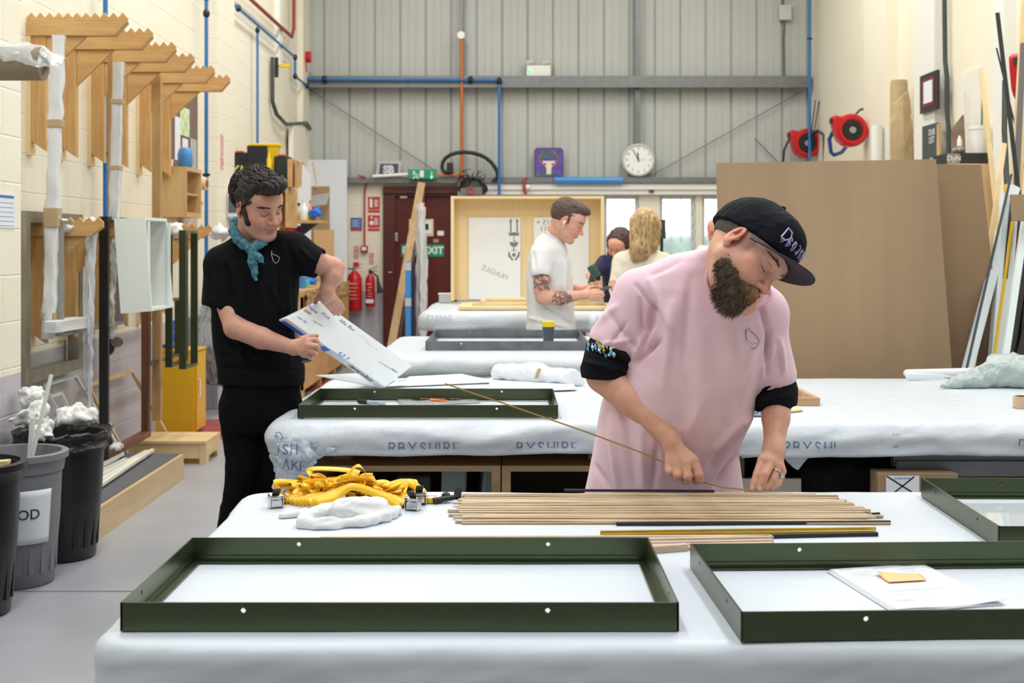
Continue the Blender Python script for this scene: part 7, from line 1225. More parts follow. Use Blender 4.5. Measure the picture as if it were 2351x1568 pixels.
# ---------------------------------------------------------------- man in black
def shell_strands(hd, cen, rad, n, fn, r0, seed, lift=.004):
    """locks combed over an ellipsoid in head axes: fn(g) -> list of (unit direction, extra lift)"""
    def path(g):
        q = fn(g)
        if q is None: return None
        return [hd.w(np.array(cen)+np.array(d)/np.linalg.norm(d)*np.array(rad)+np.array(d)/np.linalg.norm(d)*(lift+e)) for d, e in q]
    return strands(path, n, 0, r0, seed)
def man_black():
    t = person('person with dark quiff, neckerchief and black t-shirt holding a white box panel', (-1.0, 5.04, 0))
    hd = Head(pv(592, 469, 4.95), basis((-.68, -.708, -.14), (.71, -.597, -.355), (.17, -.341, .913)), 1.04); U_, S_, Vt = np.linalg.svd(hd.R); hd.R = U_@Vt
    H_ = Field(*bbx([hd.c, pv(575, 590, 5.03)], .15), .003); hd.build(H_, jaw=1.05, nose=1.0, chin=1.15); H_.cap(pv(573, 590, 5.04), hd.w((0, -.02, -.05)), .062, .056, .03); H_.ell(pv(575, 600, 5.04), (.12, .09, .05), .03)
    hm = H_.mesh(1); hm2 = Mesh(); hm2.co = hm.co.copy(); hm2.quads = hm.quads.copy()
    T_ = Field(*bbx([pv(520, 590, 5.0), pv(680, 880, 5.1)], .12), .01); T_.loft(rows([(870, 512, 690, 5.06, .10), (700, 498, 682, 5.05, .11), (610, 505, 675, 5.04, .10), (580, 545, 650, 5.03, .07)]), .02); tm = T_.mesh(0)
    A1 = Field(*bbx([pv(508, 680, 4.98), pv(545, 760, 4.9), pv(740, 810, 4.8)], .075), .0028); wr = pv(672, 798, 4.83)
    limb(A1, [(pv(508, 660, 5.0), .045), (pv(540, 752, 4.93), .043), (pv(600, 776, 4.88), .041), (wr, .026)], .012)
    hand_px(A1, wr+np.array((.008, 0, 0)), [[(706, 782, 4.79, .0125), (722, 780, 4.80, .0115), (728, 784, 4.84, .01), (716, 786, 4.87, .009)], [(706, 793, 4.78, .0125), (726, 795, 4.79, .0115), (730, 799, 4.83, .0105), (716, 800, 4.87, .0095)], [(702, 804, 4.78, .012), (720, 809, 4.79, .0112), (725, 812, 4.83, .010), (712, 812, 4.87, .009)], [(696, 813, 4.79, .0115), (712, 819, 4.80, .0102), (716, 822, 4.83, .0092), (704, 821, 4.86, .0085)]], thumb=[(694, 779, 4.84, .0135), (712, 773, 4.85, .011), (727, 771, 4.85, .0092)], rw=.028)
    A2 = Field(*bbx([pv(700, 590, 5.0), pv(770, 620, 5.1), pv(770, 725, 5.2)], .075), .0028); wr2 = pv(750, 662, 5.04)
    limb(A2, [(pv(700, 592, 5.0), .048), (pv(765, 617, 5.08), .044), (pv(762, 635, 5.06), .041), (wr2, .028)], .014)
    hand_px(A2, wr2+np.array((.0, .01, -.012)), [[(743, 690, 5.10, .0118), (757, 706, 5.14, .0105), (763, 714, 5.165, .0095), (768, 721, 5.18, .008)], [(752, 688, 5.10, .0118), (766, 704, 5.15, .0105), (772, 713, 5.175, .0095), (777, 722, 5.195, .008)], [(760, 685, 5.11, .0115), (773, 700, 5.16, .0102), (779, 709, 5.185, .0092), (783, 718, 5.205, .008)], [(767, 682, 5.12, .011), (779, 694, 5.17, .0095), (785, 703, 5.195, .0085), (789, 711, 5.21, .0075)]], thumb=[(737, 676, 5.09, .013), (727, 688, 5.11, .0105), (724, 698, 5.13, .0088)], rw=.028)
    bo = finish('body', [hm, A1.mesh(1), A2.mesh(1), tm], m_skin, t, lambda co: skincol(co, hd, (198, 148, 130), 5, ((120, 104, 98), lambda p: .2*np.clip((-.05-p[:, 2])/.03, 0, 1)*np.clip((p[:, 1]-.02)/.03, 0, 1)), (184, 120, 114), None, .7))
    m_brd = mat('brow_dark', (52, 38, 34), .6)
    for x in (-1, 1): brow(hd, x, m_brd, t, hm2, seed=13+x, n=130); lashes(hd, x, mat('lash_dark', (60, 40, 34), .6), t, hm2)
    # hair: swept-back quiff over a shaped base, sideburns
    S = Field(*bbx([hd.c], .17), .003); hd.e(S, (0, -.026, .04), (.086, .104, .095), 0); hd.e(S, (0, .055, .098), (.062, .052, .032), .03); hd.e(S, (.0, .092, .108), (.052, .034, .031), .02)
    hd.e(S, (0, .115, -.005), (.075, .07, .082), .012, -1); hd.e(S, (0, .02, -.1), (.2, .075, .092), .012, -1); hd.e(S, (0, -.03, -.15), (.2, .2, .082), .01, -1)
    for x in (-1, 1): hd.cp(S, (x*.071, .014, .03), (x*.067, .02, -.02), .008, .012, .008); hd.cp(S, (x*.066, .022, -.02), (x*.058, .034, -.05), .013, .0185, .01)
    sm = S.mesh(1); nn = sm.normals(); q = hd.loc(sm.co); sm.co = sm.co+nn*(fnoise(q*np.array((26, 7, 11)), 4, 3, True)*.0048*(q[:, 2] > -.01))[:, None]; ho = finish('hair', [sm], m_hair_b, t)
    bv = BVHTree.FromPolygons([tuple(v) for v in sm.co], [tuple(a) for a in sm.quads.tolist()])
    def lock(g):
        x = g.uniform(-.07, .07); y0 = g.uniform(-.02, .10); z = .17; pts = []; sway = g.uniform(-.02, .02); L_ = g.uniform(.03, .07); lift = g.uniform(.0, .010)
        for i in range(6):
            u = i/5; yy = y0-L_*u; xx = x+sway*u+.004*math.sin(u*5+x*90); o_ = hd.w((xx*1.6, yy*1.2, .3)); tgt = hd.w((xx*.5, yy*.6-.01, .0)); d_ = tgt-o_; d_ /= np.linalg.norm(d_); h = bv.ray_cast(Vector(o_), Vector(d_))
            if h[0] is None: return None
            pts.append(np.array(h[0])-d_*(lift*math.sin(u*3.14)+.001))
        return pts
    obj('hair_locks', strands(lock, 520, 0, .0034, 3), m_hair_b, ho, smooth=True)['kind'] = 'stuff'
    def curl(g):
        x = g.uniform(-.05, .05); y = g.uniform(.082, .118); z = .110+g.uniform(-.014, .022); r_ = g.uniform(.008, .016); ph = g.uniform(0, 1.5); return [hd.w((x+.004*i, y-.012+r_*math.cos(ph+i*.75), z+r_*math.sin(ph+i*.75))) for i in range(7)]
    obj('front_curls', strands(curl, 60, 0, .0022, 8), m_hair_b, ho, smooth=True)['kind'] = 'stuff'
    def back(g):
        a = g.uniform(1.7, 4.6); z0 = g.uniform(.0, .1); pts = []
        for i in range(5):
            z = z0-.05*i/4*g.uniform(.8, 1.1); d_ = hd.R@np.array((math.sin(a), math.cos(a), 0)); o_ = hd.w((0, -.02, z))+d_*.25; h = bv.ray_cast(Vector(o_), Vector(-d_))
            if h[0] is None: return None
            pts.append(np.array(h[0])+d_*.0015)
        return pts
    obj('back_locks', strands(back, 380, 0, .0022, 5), m_hair_b, ho, smooth=True)['kind'] = 'stuff'
    # t-shirt
    m_bt = mat('black_cotton', (13, 13, 17), .9, bump=.2, bscale=400, spec=.15)
    TS = Field(*bbx([pv(457, 530, 5.0), pv(745, 880, 5.1)], .12), .005)
    TS.cap(pv(510, 612, 5.01), pv(507, 692, 4.99), .070, .074, .035); TS.cap(pv(672, 580, 5.02), pv(726, 603, 5.0), .074, .062, .03)
    def cut(p, n): R = orth(n/np.linalg.norm(n), (0, 1, 0)); TS.ell(p+n/np.linalg.norm(n)*.045, np.array((.13, .045, .13)), 0, -1, R)
    cut(pv(507, 701, 4.99), pv(498, 800, 4.99)-pv(507, 700, 4.99)+np.array((-.01, 0, 0))); cut(pv(733, 607, 5.0), pv(775, 622, 5.0)-pv(726, 600, 5.0)+np.array((.03, 0, .0)))
    TS.cap(pv(508, 695, 4.99), pv(508, 720, 4.98), .06, .06, 0, -1); TS.cap(pv(730, 604, 5.0), pv(745, 610, 5.0), .054, .054, 0, -1)
    TS.loft(rows([(880, 503, 697, 5.06, .128), (846, 501, 697, 5.055, .132), (820, 498, 692, 5.05, .132), (790, 492, 684, 5.05, .13), (755, 489, 680, 5.045, .13), (700, 488, 682, 5.04, .13), (650, 492, 685, 5.035, .125), (610, 500, 684, 5.03, .11), (580, 520, 668, 5.03, .09), (560, 540, 640, 5.03, .066), (548, 548, 625, 5.03, .055)]), .03, ex=2.3)
    TS.cap(pv(512, 600, 5.02), pv(545, 575, 5.02), .062, .055, .04); TS.cap(pv(668, 574, 5.03), pv(630, 560, 5.03), .068, .055, .05)
    TS.cap(pv(575, 575, 5.02), hd.w((0, -.02, -.05)), .062, .058, .006, -1)
    ts = TS.mesh(2); nn = ts.normals(); ts.co = ts.co+nn*(fnoise(ts.co*np.array((3, 3, 1.6)), 25, 3)*.004)[:, None]
    folds(ts, [(600, 600, 610, 800, 10, .006), (640, 600, 640, 780, 8, -.006), (660, 620, 664, 850, 7, .006), (570, 640, 560, 850, 12, -.005), (540, 720, 560, 860, 9, .007), (520, 780, 600, 850, 8, -.006), (660, 560, 690, 640, 7, -.006), (690, 570, 720, 600, 6, .005), (480, 620, 490, 690, 7, -.005), (520, 610, 535, 700, 7, -.007), (500, 800, 640, 830, 7, .004), (505, 845, 690, 850, 5, -.005), (620, 650, 650, 720, 9, .005)], 5.0)
    so = finish('t_shirt', [ts], m_bt, t); rp = TS.rim(pv(575, 575, 5.02), hd.w((0, -.02, -.05)), .06)
    if rp: obj('collar', MB().tube(rp, .006, 8, caps=False), m_bt, so, smooth=True)
    bvt = BVHTree.FromPolygons([tuple(v) for v in ts.co], [tuple(a) for a in ts.quads.tolist()])
    def on(px, py, off=.003, tree=bvt):
        o_ = Vector((0, 0, CAMZ)); d_ = (P(px, py, 4.9)-o_).normalized(); h = tree.ray_cast(o_, d_); return np.array(h[0])-np.array(d_)*off if h[0] is not None else None
    lg = MB(); pl = [on(*q_) for q_ in ((624, 576), (623, 584), (627, 598), (633, 605), (639, 600), (642, 591), (633, 586), (625, 583))]; pl = [a for a in pl if a is not None]
    if len(pl) > 2: lg.tube(pl, .0011, 4)
    obj('printed_outline', lg, mat('pale_print', (196, 196, 204), .7), so)
    # neckerchief: rolled band round the neck, knot and two tails
    m_nk = mat('teal_bandana', (8, 84, 108), .75, var=.4, vscale=120, vcol=(130, 190, 200), bump=.2, bscale=200)
    K = Field(*bbx([pv(575, 530, 4.95), pv(590, 640, 4.88)], .12), .003)
    ring = [pv(540, 510, 5.04), pv(537, 530, 4.99), pv(546, 548, 4.94), pv(561, 562, 4.915), pv(576, 571, 4.905), pv(594, 562, 4.915), pv(606, 552, 4.95), pv(606, 540, 5.02), pv(585, 528, 5.10), pv(555, 512, 5.10), pv(540, 510, 5.04)]
    limb(K, [(p_, .017) for p_ in ring], .012); K.ell(pv(576, 573, 4.895), (.018, .016, .017), .006); limb(K, [(pv(577, 578, 4.89), .012), (pv(580, 600, 4.885), .017), (pv(588, 640, 4.885), .008)], .006); limb(K, [(pv(580, 578, 4.89), .011), (pv(594, 592, 4.885), .014), (pv(604, 602, 4.885), .006)], .005)
    km = K.mesh(1); nn = km.normals(); km.co = km.co+nn*(fnoise(km.co*18, 6, 3, True)*.003)[:, None]; finish('neckerchief', [km], m_nk, t)
    # trousers and shoes
    TR = Field(*bbx([pv(500, 865, 5.05), pv(700, 1430, 5.05)], .12), .007); TR.loft(rows([(862, 514, 686, 5.06, .114), (950, 515, 687, 5.05, .12), (985, 520, 680, 5.05, .11)]), .03)
    limb(TR, [(pv(556, 940, 5.04), .088), (pv(563, 1080, 5.02), .068), (pv(551, 1200, 5.04), .082), (pv(545, 1395, 5.06), .078)], .03); limb(TR, [(pv(642, 940, 5.06), .086), (pv(640, 1090, 5.05), .070), (pv(640, 1390, 5.08), .076)], .03)
    tr = TR.mesh(1); nn = tr.normals(); tr.co = tr.co+nn*(fnoise(tr.co*np.array((6, 6, 4)), 8, 3, True)*.003)[:, None]; finish('trousers', [tr], mat('black_twill', (11, 11, 14), .95, bump=.2, bscale=300, spec=.12), t)
    for px in (545, 640): c = P(px, 1400, 5.0); obj('shoe', MB().ball((c.x, 5.0, .045), (.05, .15, .045), 16, 8), m_blk_p, t, smooth=True)
    c = pv(763, 697, 5.125); obj('ring', MB().tube([c+np.array((math.cos(a)*.0115, math.sin(a)*.0115, .35*math.cos(a)*.0115)) for a in np.linspace(0, 6.2832, 20)], .0014, 6, caps=False), mat('gold_ring', (220, 180, 110), .3, metal=.8), t, smooth=True)
man_black()
tq = thing('tape_gun', 'small dark tool held in the fist under the white box panel', 'tool', P(705, 800, 4.84)); obj('grip', MB().tube([P(706, 778, 4.86), P(706, 829, 4.85)], .015, 12), m_blk_p, tq, smooth='auto'); obj('base_cap', MB().tube([P(705, 826, 4.85), P(706, 831, 4.85)], .021, 14), mat('tool_grey', (110, 112, 112), .4), tq)
# the tilted white box panel with blue tape and pencil notes
A_, B_, C_, D_ = [Vector(v) for v in (P(657, 731, 4.80), P(738, 691, 5.16), P(885, 889, 5.66), P(968, 858, 6.0))]; D_ = C_+(B_-A_)*1.12
t = thing('box_panel', 'white boxed panel with blue tape along its edge, tilted up by the man in black', 'panel', A_); nq = (B_-A_).cross(C_-A_).normalized(); nq = nq if nq.z > 0 else -nq
obj('shell', MB().quad8([p_-nq*.034 for p_ in (A_, B_, D_, C_)], [A_, B_, D_, C_]), mat('white_foamboard', (222, 228, 234), .5, var=.25, vscale=7, vcol=(204, 212, 222)), t, bev=.003)
ed = (C_-A_); eu = ed.normalized(); ev = (B_-A_).normalized(); en = nq; 
def onp_(a, b, up=.0008): return A_+ed*a+(B_-A_)*b+en*up
def edge(a0, a1, z0, z1, m, nm): obj(nm, MB().slab([A_+ed*a0-en*z0-ev*.001, A_+ed*a1-en*z0-ev*.001, A_+ed*a1-en*z1-ev*.001, A_+ed*a0-en*z1-ev*.001], .0008), m, t)
m_bt_ = mat('blue_masking', (28, 98, 206), .5); edge(.02, .36, .016, .034, m_bt_, 'blue_tape'); edge(.36, .42, .006, .034, m_bt_, 'blue_tape')
obj('tape_patch', MB().slab([onp_(.0, .46), onp_(.06, .46), onp_(.06, .53), onp_(0, .53)], .0006), m_tape, t)
for k, (txt, a, b, sz, m_) in enumerate((('Tape', .03, .64, .045, m_bt_), ('Fruit', .13, .72, .04, m_bt_), ('mn 42', .07, .22, .03, m_bt_), ('6.5 2', .52, .07, .05, m_bt_), ('uuu', .50, -.0, .03, m_bt_), ('ticket', .92, .62, .03, m_bt_), ('lillu flur', .30, .88, .05, MATS['pencil_grey']), ('i i i i u', .48, .86, .045, mat('pale_pencil', (196, 198, 202), .6)), ('n n i n', .60, .82, .04, MATS['pale_pencil']))):
    obj('pencil_note', text_mb(txt, sz, onp_(a, b), -ev if False else eu, ev if ev.cross(eu).dot(en) < 0 else -ev), m_, t)
obj('pencil_note', text_mb('Scrying on Boundary', .03, A_+ed*.76-en*.018-ev*.0012, -eu, -en, extrude=.0002), m_blk_p, t)
obj('pencil_line', MB().bar(onp_(.12, .38), onp_(.20, .42), .002, .0006).bar(onp_(.75, .55), onp_(.93, .6), .0015, .0006), MATS['pencil_grey'], t)
# ---------------------------------------------------------------- man in the white t-shirt
def man_white():
    t = person('person in a white t-shirt with tattooed forearm looking at a phone', (.26, 8.6, 0)); Y = 8.6
    hd = Head(pv(1303, 505, 8.52), orth((.87, -.16, -.46), (.40, -.08, .88)), 1.12)
    H_ = Field(*bbx([hd.c, pv(1262, 570, Y)], .17), .0042); hd.build(H_); H_.cap(pv(1258, 570, Y), hd.w((0, -.03, -.05)), .062, .055, .04); H_.ell(pv(1258, 575, Y), (.09, .12, .05), .03)
    el, wr = pv(1248, 682, 8.42), pv(1336, 677, 8.40); A1 = Field(*bbx([el, wr, pv(1392, 677, 8.4), pv(1243, 610, 8.42)], .08), .004); limb(A1, [(pv(1243, 610, 8.43), .056), (pv(1243, 665, 8.42), .052), (el, .052), (pv(1290, 684, 8.41), .046), (wr, .029)], .016)
    hand_px(A1, wr+np.array((.012, 0, 0)), [[(1360, 668, 8.40, .012), (1374, 668, 8.41, .011), (1384, 671, 8.42, .009)], [(1361, 674, 8.39, .012), (1376, 674, 8.40, .011), (1386, 677, 8.41, .009)], [(1360, 680, 8.39, .0115), (1374, 680, 8.40, .0105), (1383, 682, 8.41, .009)], [(1357, 685, 8.39, .011), (1369, 686, 8.40, .0095), (1376, 687, 8.41, .0085)]], thumb=[(1350, 662, 8.42, .013), (1362, 657, 8.44, .0105), (1372, 658, 8.45, .009)], rw=.03)
    A2 = Field(*bbx([pv(1300, 660, 8.75), pv(1385, 660, 8.5)], .07), .005); limb(A2, [(pv(1280, 665, 8.75), .045), (pv(1345, 664, 8.6), .03)], .01); hand_px(A2, pv(1350, 662, 8.58), [[(1364, 656, 8.55, .011), (1376, 655, 8.53, .009)], [(1365, 659, 8.55, .011), (1379, 659, 8.52, .009)], [(1364, 663, 8.55, .011), (1378, 663, 8.52, .009)], [(1362, 667, 8.55, .011), (1374, 668, 8.52, .009)]], thumb=[(1358, 652, 8.55, .012), (1369, 650, 8.52, .009)], rw=.026)
    T_ = Field(*bbx([pv(1215, 560, Y), pv(1310, 780, Y)], .12), .014); T_.loft(rows([(770, 1218, 1310, Y, .12), (600, 1220, 1300, Y, .13), (560, 1240, 1285, Y, .09)]), .02)
    tt = [(pv(1247, 645, 8.37), (.075, .2, .075), 3), (pv(1290, 684, 8.37), (.07, .2, .055), 9)]
    hm = H_.mesh(1); hm2 = Mesh(); hm2.co = hm.co.copy(); hm2.quads = hm.quads.copy()
    finish('body', [hm, A1.mesh(1), A2.mesh(1), T_.mesh(0)], m_skin, t, lambda co: skincol(co, hd, (218, 164, 142), 8, ((150, 118, 100), lambda p: .6*np.exp(-((p[:, 0]/.02)**2+((p[:, 2]+.1)/.02)**2))*(p[:, 1] > .04)), (196, 120, 112), tt, .8))
    S = Field(*bbx([hd.c], .17), .004); hd.e(S, (0, -.024, .036), (.082, .100, .092), 0); hd.e(S, (0, .045, .095), (.062, .06, .03), .03); hd.e(S, (0, .115, -.008), (.08, .072, .086), .01, -1); hd.e(S, (0, .03, -.1), (.2, .075, .092), .01, -1); hd.e(S, (0, -.03, -.13), (.2, .2, .09), .01, -1)
    for x in (-1, 1): hd.cp(S, (x*.074, .014, .02), (x*.072, .02, -.012), .007, .006, .006)
    sm = S.mesh(1); nn = sm.normals(); q = hd.loc(sm.co); sm.co = sm.co+nn*(fnoise(q*np.array((26, 16, 20)), 14, 3, True)*.004*(q[:, 2] > .04))[:, None]; finish('hair', [sm], mat('hair_brown', (74, 58, 52), .6, var=.5, vscale=40, vcol=(104, 84, 72)), t)
    for x in (-1, 1): brow(hd, x, mat('brow_brown', (110, 82, 62), .6), t, hm2, seed=23+x, n=70); lashes(hd, x, mat('lash_dark', (60, 40, 34), .6), t, hm2)
    obj('earbud', MB().ball(hd.w((.088, -.0, -.012)), (.009, .009, .009), 10, 8).tube([hd.w((.09, .002, -.014)), hd.w((.091, .006, -.048))], .0042, 8), m_white, t, smooth=True)
    TS = Field(*bbx([pv(1205, 530, Y-.15), pv(1322, 765, Y)], .2), .0065); TS.loft(rows([(757, 1209, 1321, Y, .16), (720, 1211, 1318, Y, .158), (680, 1209, 1316, Y, .155), (640, 1207, 1315, Y, .16), (600, 1210, 1309, Y, .165), (570, 1217, 1300, Y, .15), (548, 1230, 1290, Y, .11), (534, 1244, 1282, Y, .08)]), .03)
    TS.cap(pv(1243, 585, 8.47), pv(1241, 622, 8.42), .078, .074, .04); R = orth((0, 0, -1), (0, 1, 0)); TS.ell(pv(1241, 631, 8.42)+np.array((0, -.05, -.045)), np.array((.11, .045, .09)), 0, -1, R); TS.cap(pv(1262, 562, Y), hd.w((0, -.03, -.05)), .062, .058, .006, -1)
    ts = TS.mesh(2); nn = ts.normals(); ts.co = ts.co+nn*(fnoise(ts.co*np.array((3, 3, 2)), 28, 3)*.006)[:, None]; folds(ts, [(1225, 640, 1240, 740, 6, -.009), (1300, 600, 1290, 740, 6, .008), (1250, 700, 1310, 745, 5, -.008), (1215, 730, 1300, 750, 5, .006), (1225, 580, 1230, 625, 4, -.006)], Y)
    rp = TS.rim(pv(1262, 562, Y), hd.w((0, -.03, -.05)), .06); so = finish('t_shirt', [ts], mat('white_cotton', (222, 222, 224), .85, bump=.15, bscale=400), t)
    if rp: obj('collar', MB().tube(rp, .007, 8, caps=False), MATS['white_cotton'], so, smooth=True)
    TR = Field(*bbx([pv(1215, 740, Y), pv(1310, 1065, Y)], .12), .012); TR.loft(rows([(752, 1214, 1314, Y, .14), (800, 1214, 1312, Y, .15)]), .03)
    for dy in (-.1, .1): limb(TR, [(np.array((.25, Y+dy, .86)), .10), (np.array((.26, Y+dy, .48)), .08), (np.array((.25, Y+dy, .08)), .07)], .03); obj('shoe', MB().ball((.3, Y+dy, .045), (.14, .05, .045), 14, 8), m_blk_p, t, smooth=True)
    finish('trousers', [TR.mesh(1)], MATS['black_trousers'], t)
man_white()
t = thing('phone', 'slim phone held in the tattooed man\'s hands', 'phone', P(1385, 668, 8.47)); a_, b_ = P(1366, 672, 8.46), P(1400, 659, 8.5); obj('slab', MB().bar(a_, b_, .07, .009), mat('phone_grey', (70, 84, 110), .3), t, bev=.003); obj('screen', MB().bar(a_+Vector((.004, 0, .006)), b_+Vector((-.004, 0, .006)), .062, .002), m_blk_p, t)
# ---------------------------------------------------------------- women and the far worker
def simple_body(t, Y, torso, m_top, legs, m_leg, sleeves=(), neck=None, hd=None, skin=(216, 162, 142), extra=None, hsel=None):
    H_ = Field(*bbx([hd.c, neck], .16), .005); hd.build(H_); H_.cap(neck, hd.w((0, -.02, -.05)), .052, .05, .03); ms = [H_.mesh(1)]
    if extra: ms.append(extra)
    finish('body', ms, m_skin, t, lambda co: skincol(co, hd, skin, 3, None, (190, 110, 106), None, .8))
    rr_ = rows(torso); a = np.array(rr_); lo = a[:, :].min(0); TS = Field((a[:, 1].min()-.4, Y-.4, a[:, 0].min()-.1), (a[:, 1].max()+.4, Y+.4, a[:, 0].max()+.15), .008); TS.loft(rr_, .03)
    for sl in sleeves: limb(TS, sl, .03)
    ts = TS.mesh(2); nn = ts.normals(); ts.co = ts.co+nn*(fnoise(ts.co*np.array((4, 4, 3)), 9, 3)*.006)[:, None]; finish('top', [ts], m_top, t)
    LG = Field((legs[0]-.3, Y-.25, -.02), (legs[1]+.3, Y+.25, 1.05), .012); LG.loft([(.8, (legs[0]+legs[1])/2, Y, .17, .12), (.98, (legs[0]+legs[1])/2, Y, .16, .11)], .03)
    for x in legs: limb(LG, [(np.array((x, Y, .85)), .09), (np.array((x, Y, .48)), .065), (np.array((x, Y, .08)), .05)], .03); obj('shoe', MB().ball((x, Y-.03, .04), (.045, .12, .04), 12, 6), m_blk_p, t, smooth=True)
    finish('trousers', [LG.mesh(1)], m_leg, t)
m_jean = mat('dark_denim', (40, 46, 62), .9)
t = person('person with long blonde hair and cream jumper seen from behind', (.97, 9.35, 0)); hd = Head(pv(1482, 524, 9.38), orth((.35, .9, -.25), (.05, .2, 1)), 1.05)
simple_body(t, 9.35, [(760, 1412, 1540, 9.35, .15), (690, 1412, 1540, 9.35, .15), (640, 1412, 1538, 9.35, .14), (600, 1418, 1532, 9.35, .12), (578, 1436, 1516, 9.36, .09), (566, 1452, 1500, 9.36, .07)], mat('cream_knit', (226, 220, 200), .95, bump=.5, bscale=90), (.88, 1.06), m_jean, [[(pv(1428, 600, 9.35), .07), (pv(1420, 660, 9.3), .062), (pv(1418, 690, 9.2), .05)], [(pv(1524, 600, 9.35), .07), (pv(1532, 670, 9.3), .062)]], pv(1478, 580, 9.37), hd, extra=(lambda F_: (hand_px(F_, pv(1412, 655, 9.15), [[(1405, 650, 9.12, .013), (1402, 658, 9.11, .011)], [(1407, 656, 9.11, .013), (1404, 664, 9.10, .011)], [(1410, 661, 9.11, .012), (1408, 669, 9.10, .01)], [(1414, 664, 9.11, .012), (1413, 671, 9.10, .01)]], thumb=[(1408, 645, 9.13, .013), (1401, 646, 9.12, .01)]), F_.cap(pv(1412, 655, 9.15), pv(1420, 675, 9.22), .028, .035, .01), F_.mesh(1))[-1])(Field(*bbx([pv(1410, 660, 9.15)], .12), .004)))
S = Field(*bbx([hd.c, pv(1475, 590, 9.3)], .17), .005); hd.e(S, (0, -.02, .035), (.092, .11, .10), 0); S.cap(hd.w((0, -.06, 0)), pv(1470, 575, 9.24), .095, .075, .05); S.cap(pv(1468, 575, 9.24), pv(1458, 592, 9.23), .06, .03, .03); S.cap(hd.w((.03, 0, 0)), pv(1500, 565, 9.28), .08, .04, .04)
sm = S.mesh(1); nn = sm.normals(); sm.co = sm.co+nn*(fnoise(sm.co*np.array((24, 24, 4)), 6, 3, True)*.006)[:, None]; m_bl_ = mat('blonde_hair', (214, 184, 136), .5, var=.7, vscale=26, vcol=(158, 126, 84), stretch=(1, 1, .15)); ho = finish('hair', [sm], m_bl_, t)
bv = BVHTree.FromPolygons([tuple(v) for v in sm.co], [tuple(a) for a in sm.quads.tolist()])
def lk(g):
    px = g.uniform(1440, 1520); py = g.uniform(484, 560); pts = []; dx = (px-1480)*.1+g.normal()*2
    for i in range(6):
        o_ = Vector((0, 0, CAMZ)); d_ = (P(px+dx*i/5, py+i*g.uniform(5, 8), 9.2)-o_).normalized(); h = bv.ray_cast(o_, d_)
        if h[0] is None: return None if len(pts) < 3 else pts
        pts.append(np.array(h[0])-np.array(d_)*.004)
    return pts
obj('hair_locks', strands(lk, 260, 0, .005, 4), m_bl_, ho, smooth=True)['kind'] = 'stuff'
t = person('person with dark brown hair and navy top drilling beside the crate', (.9, 9.95, 0)); hd = Head(pv(1421, 562, 9.9), orth((-.45, -.75, -.5), (-.1, -.5, .85)), 1.0)
simple_body(t, 9.95, [(720, 1392, 1470, 9.95, .12), (660, 1384, 1462, 9.95, .13), (615, 1378, 1450, 9.93, .12), (592, 1390, 1436, 9.92, .09), (583, 1402, 1430, 9.92, .06)], mat('navy_top', (32, 36, 74), .9), (.86, 1.02), m_jean, [[(pv(1388, 602, 9.9), .06), (pv(1370, 622, 9.8), .052)]], pv(1418, 590, 9.92), hd, extra=(lambda F_: (limb(F_, [(pv(1374, 618, 9.82), .038), (pv(1356, 634, 9.72), .036), (pv(1362, 650, 9.62), .03)], .01), hand_px(F_, pv(1362, 652, 9.6), [[(1370, 650, 9.58, .012), (1378, 652, 9.58, .01)], [(1370, 655, 9.57, .012), (1378, 657, 9.57, .01)], [(1369, 660, 9.57, .012), (1376, 662, 9.57, .01)], [(1367, 664, 9.57, .011), (1373, 666, 9.57, .009)]], thumb=[(1364, 643, 9.58, .012), (1370, 640, 9.57, .009)]), F_.mesh(1))[-1])(Field(*bbx([pv(1365, 640, 9.7)], .17), .005)))
S = Field(*bbx([hd.c], .2), .005); hd.e(S, (0, -.025, .035), (.088, .102, .095), 0)
for x in (-1, 1): hd.cp(S, (x*.07, -.02, .02), (x*.078, .0, -.12), .035, .022, .03)
hd.e(S, (.0, .1, -.05), (.05, .05, .075), .008, -1); sm = S.mesh(1); nn = sm.normals(); sm.co = sm.co+nn*(fnoise(sm.co*np.array((24, 24, 5)), 7, 3, True)*.005)[:, None]; finish('hair', [sm], mat('hair_chestnut', (66, 42, 38), .5, var=.6, vscale=24, vcol=(96, 62, 54), stretch=(1, 1, .2)), t)
t = thing('cordless_drill', 'dark green cordless drill pointing down in the hand by the crate', 'drill', P(1368, 630, 9.56)); m_dg = mat('drill_green', (46, 78, 72), .45); a_, b_ = P(1356, 610, 9.52), P(1371, 635, 9.52)
obj('motor', MB().tube([a_, a_.lerp(b_, .25), b_], [.03, .036, .033], 16), m_dg, t, smooth='auto'); obj('chuck', MB().tube([b_, b_+(b_-a_)*.35], [.026, .012], 14), m_blk_p, t, smooth='auto'); obj('bit', MB().tube([b_+(b_-a_)*.35, b_+(b_-a_)*.75], .005, 8), m_chr, t); obj('grip', MB().tube([a_.lerp(b_, .4), P(1356, 648, 9.56)], .018, 10), m_dg, t, smooth='auto'); obj('battery', MB().bar(P(1350, 649, 9.56), P(1368, 652, 9.56), .05, .03), m_dg, t, bev=.006)
t = person('person with cropped hair and white top, head just showing left of the cardboard', (1.95, 12.0, 0)); hd = Head(pv(1645, 532, 12.0), orth((.6, -.6, -.4), (.2, -.2, .95)), 1.0)
simple_body(t, 12.0, [(700, 1610, 1690, 12.0, .15), (600, 1608, 1692, 12.0, .15), (570, 1620, 1680, 12.0, .1), (558, 1632, 1662, 12.0, .06)], m_white, (1.85, 2.05), m_jean, [[(pv(1616, 580, 12.0), .07), (pv(1612, 620, 12.0), .06)]], pv(1646, 566, 12.0), hd, skin=(214, 150, 136))
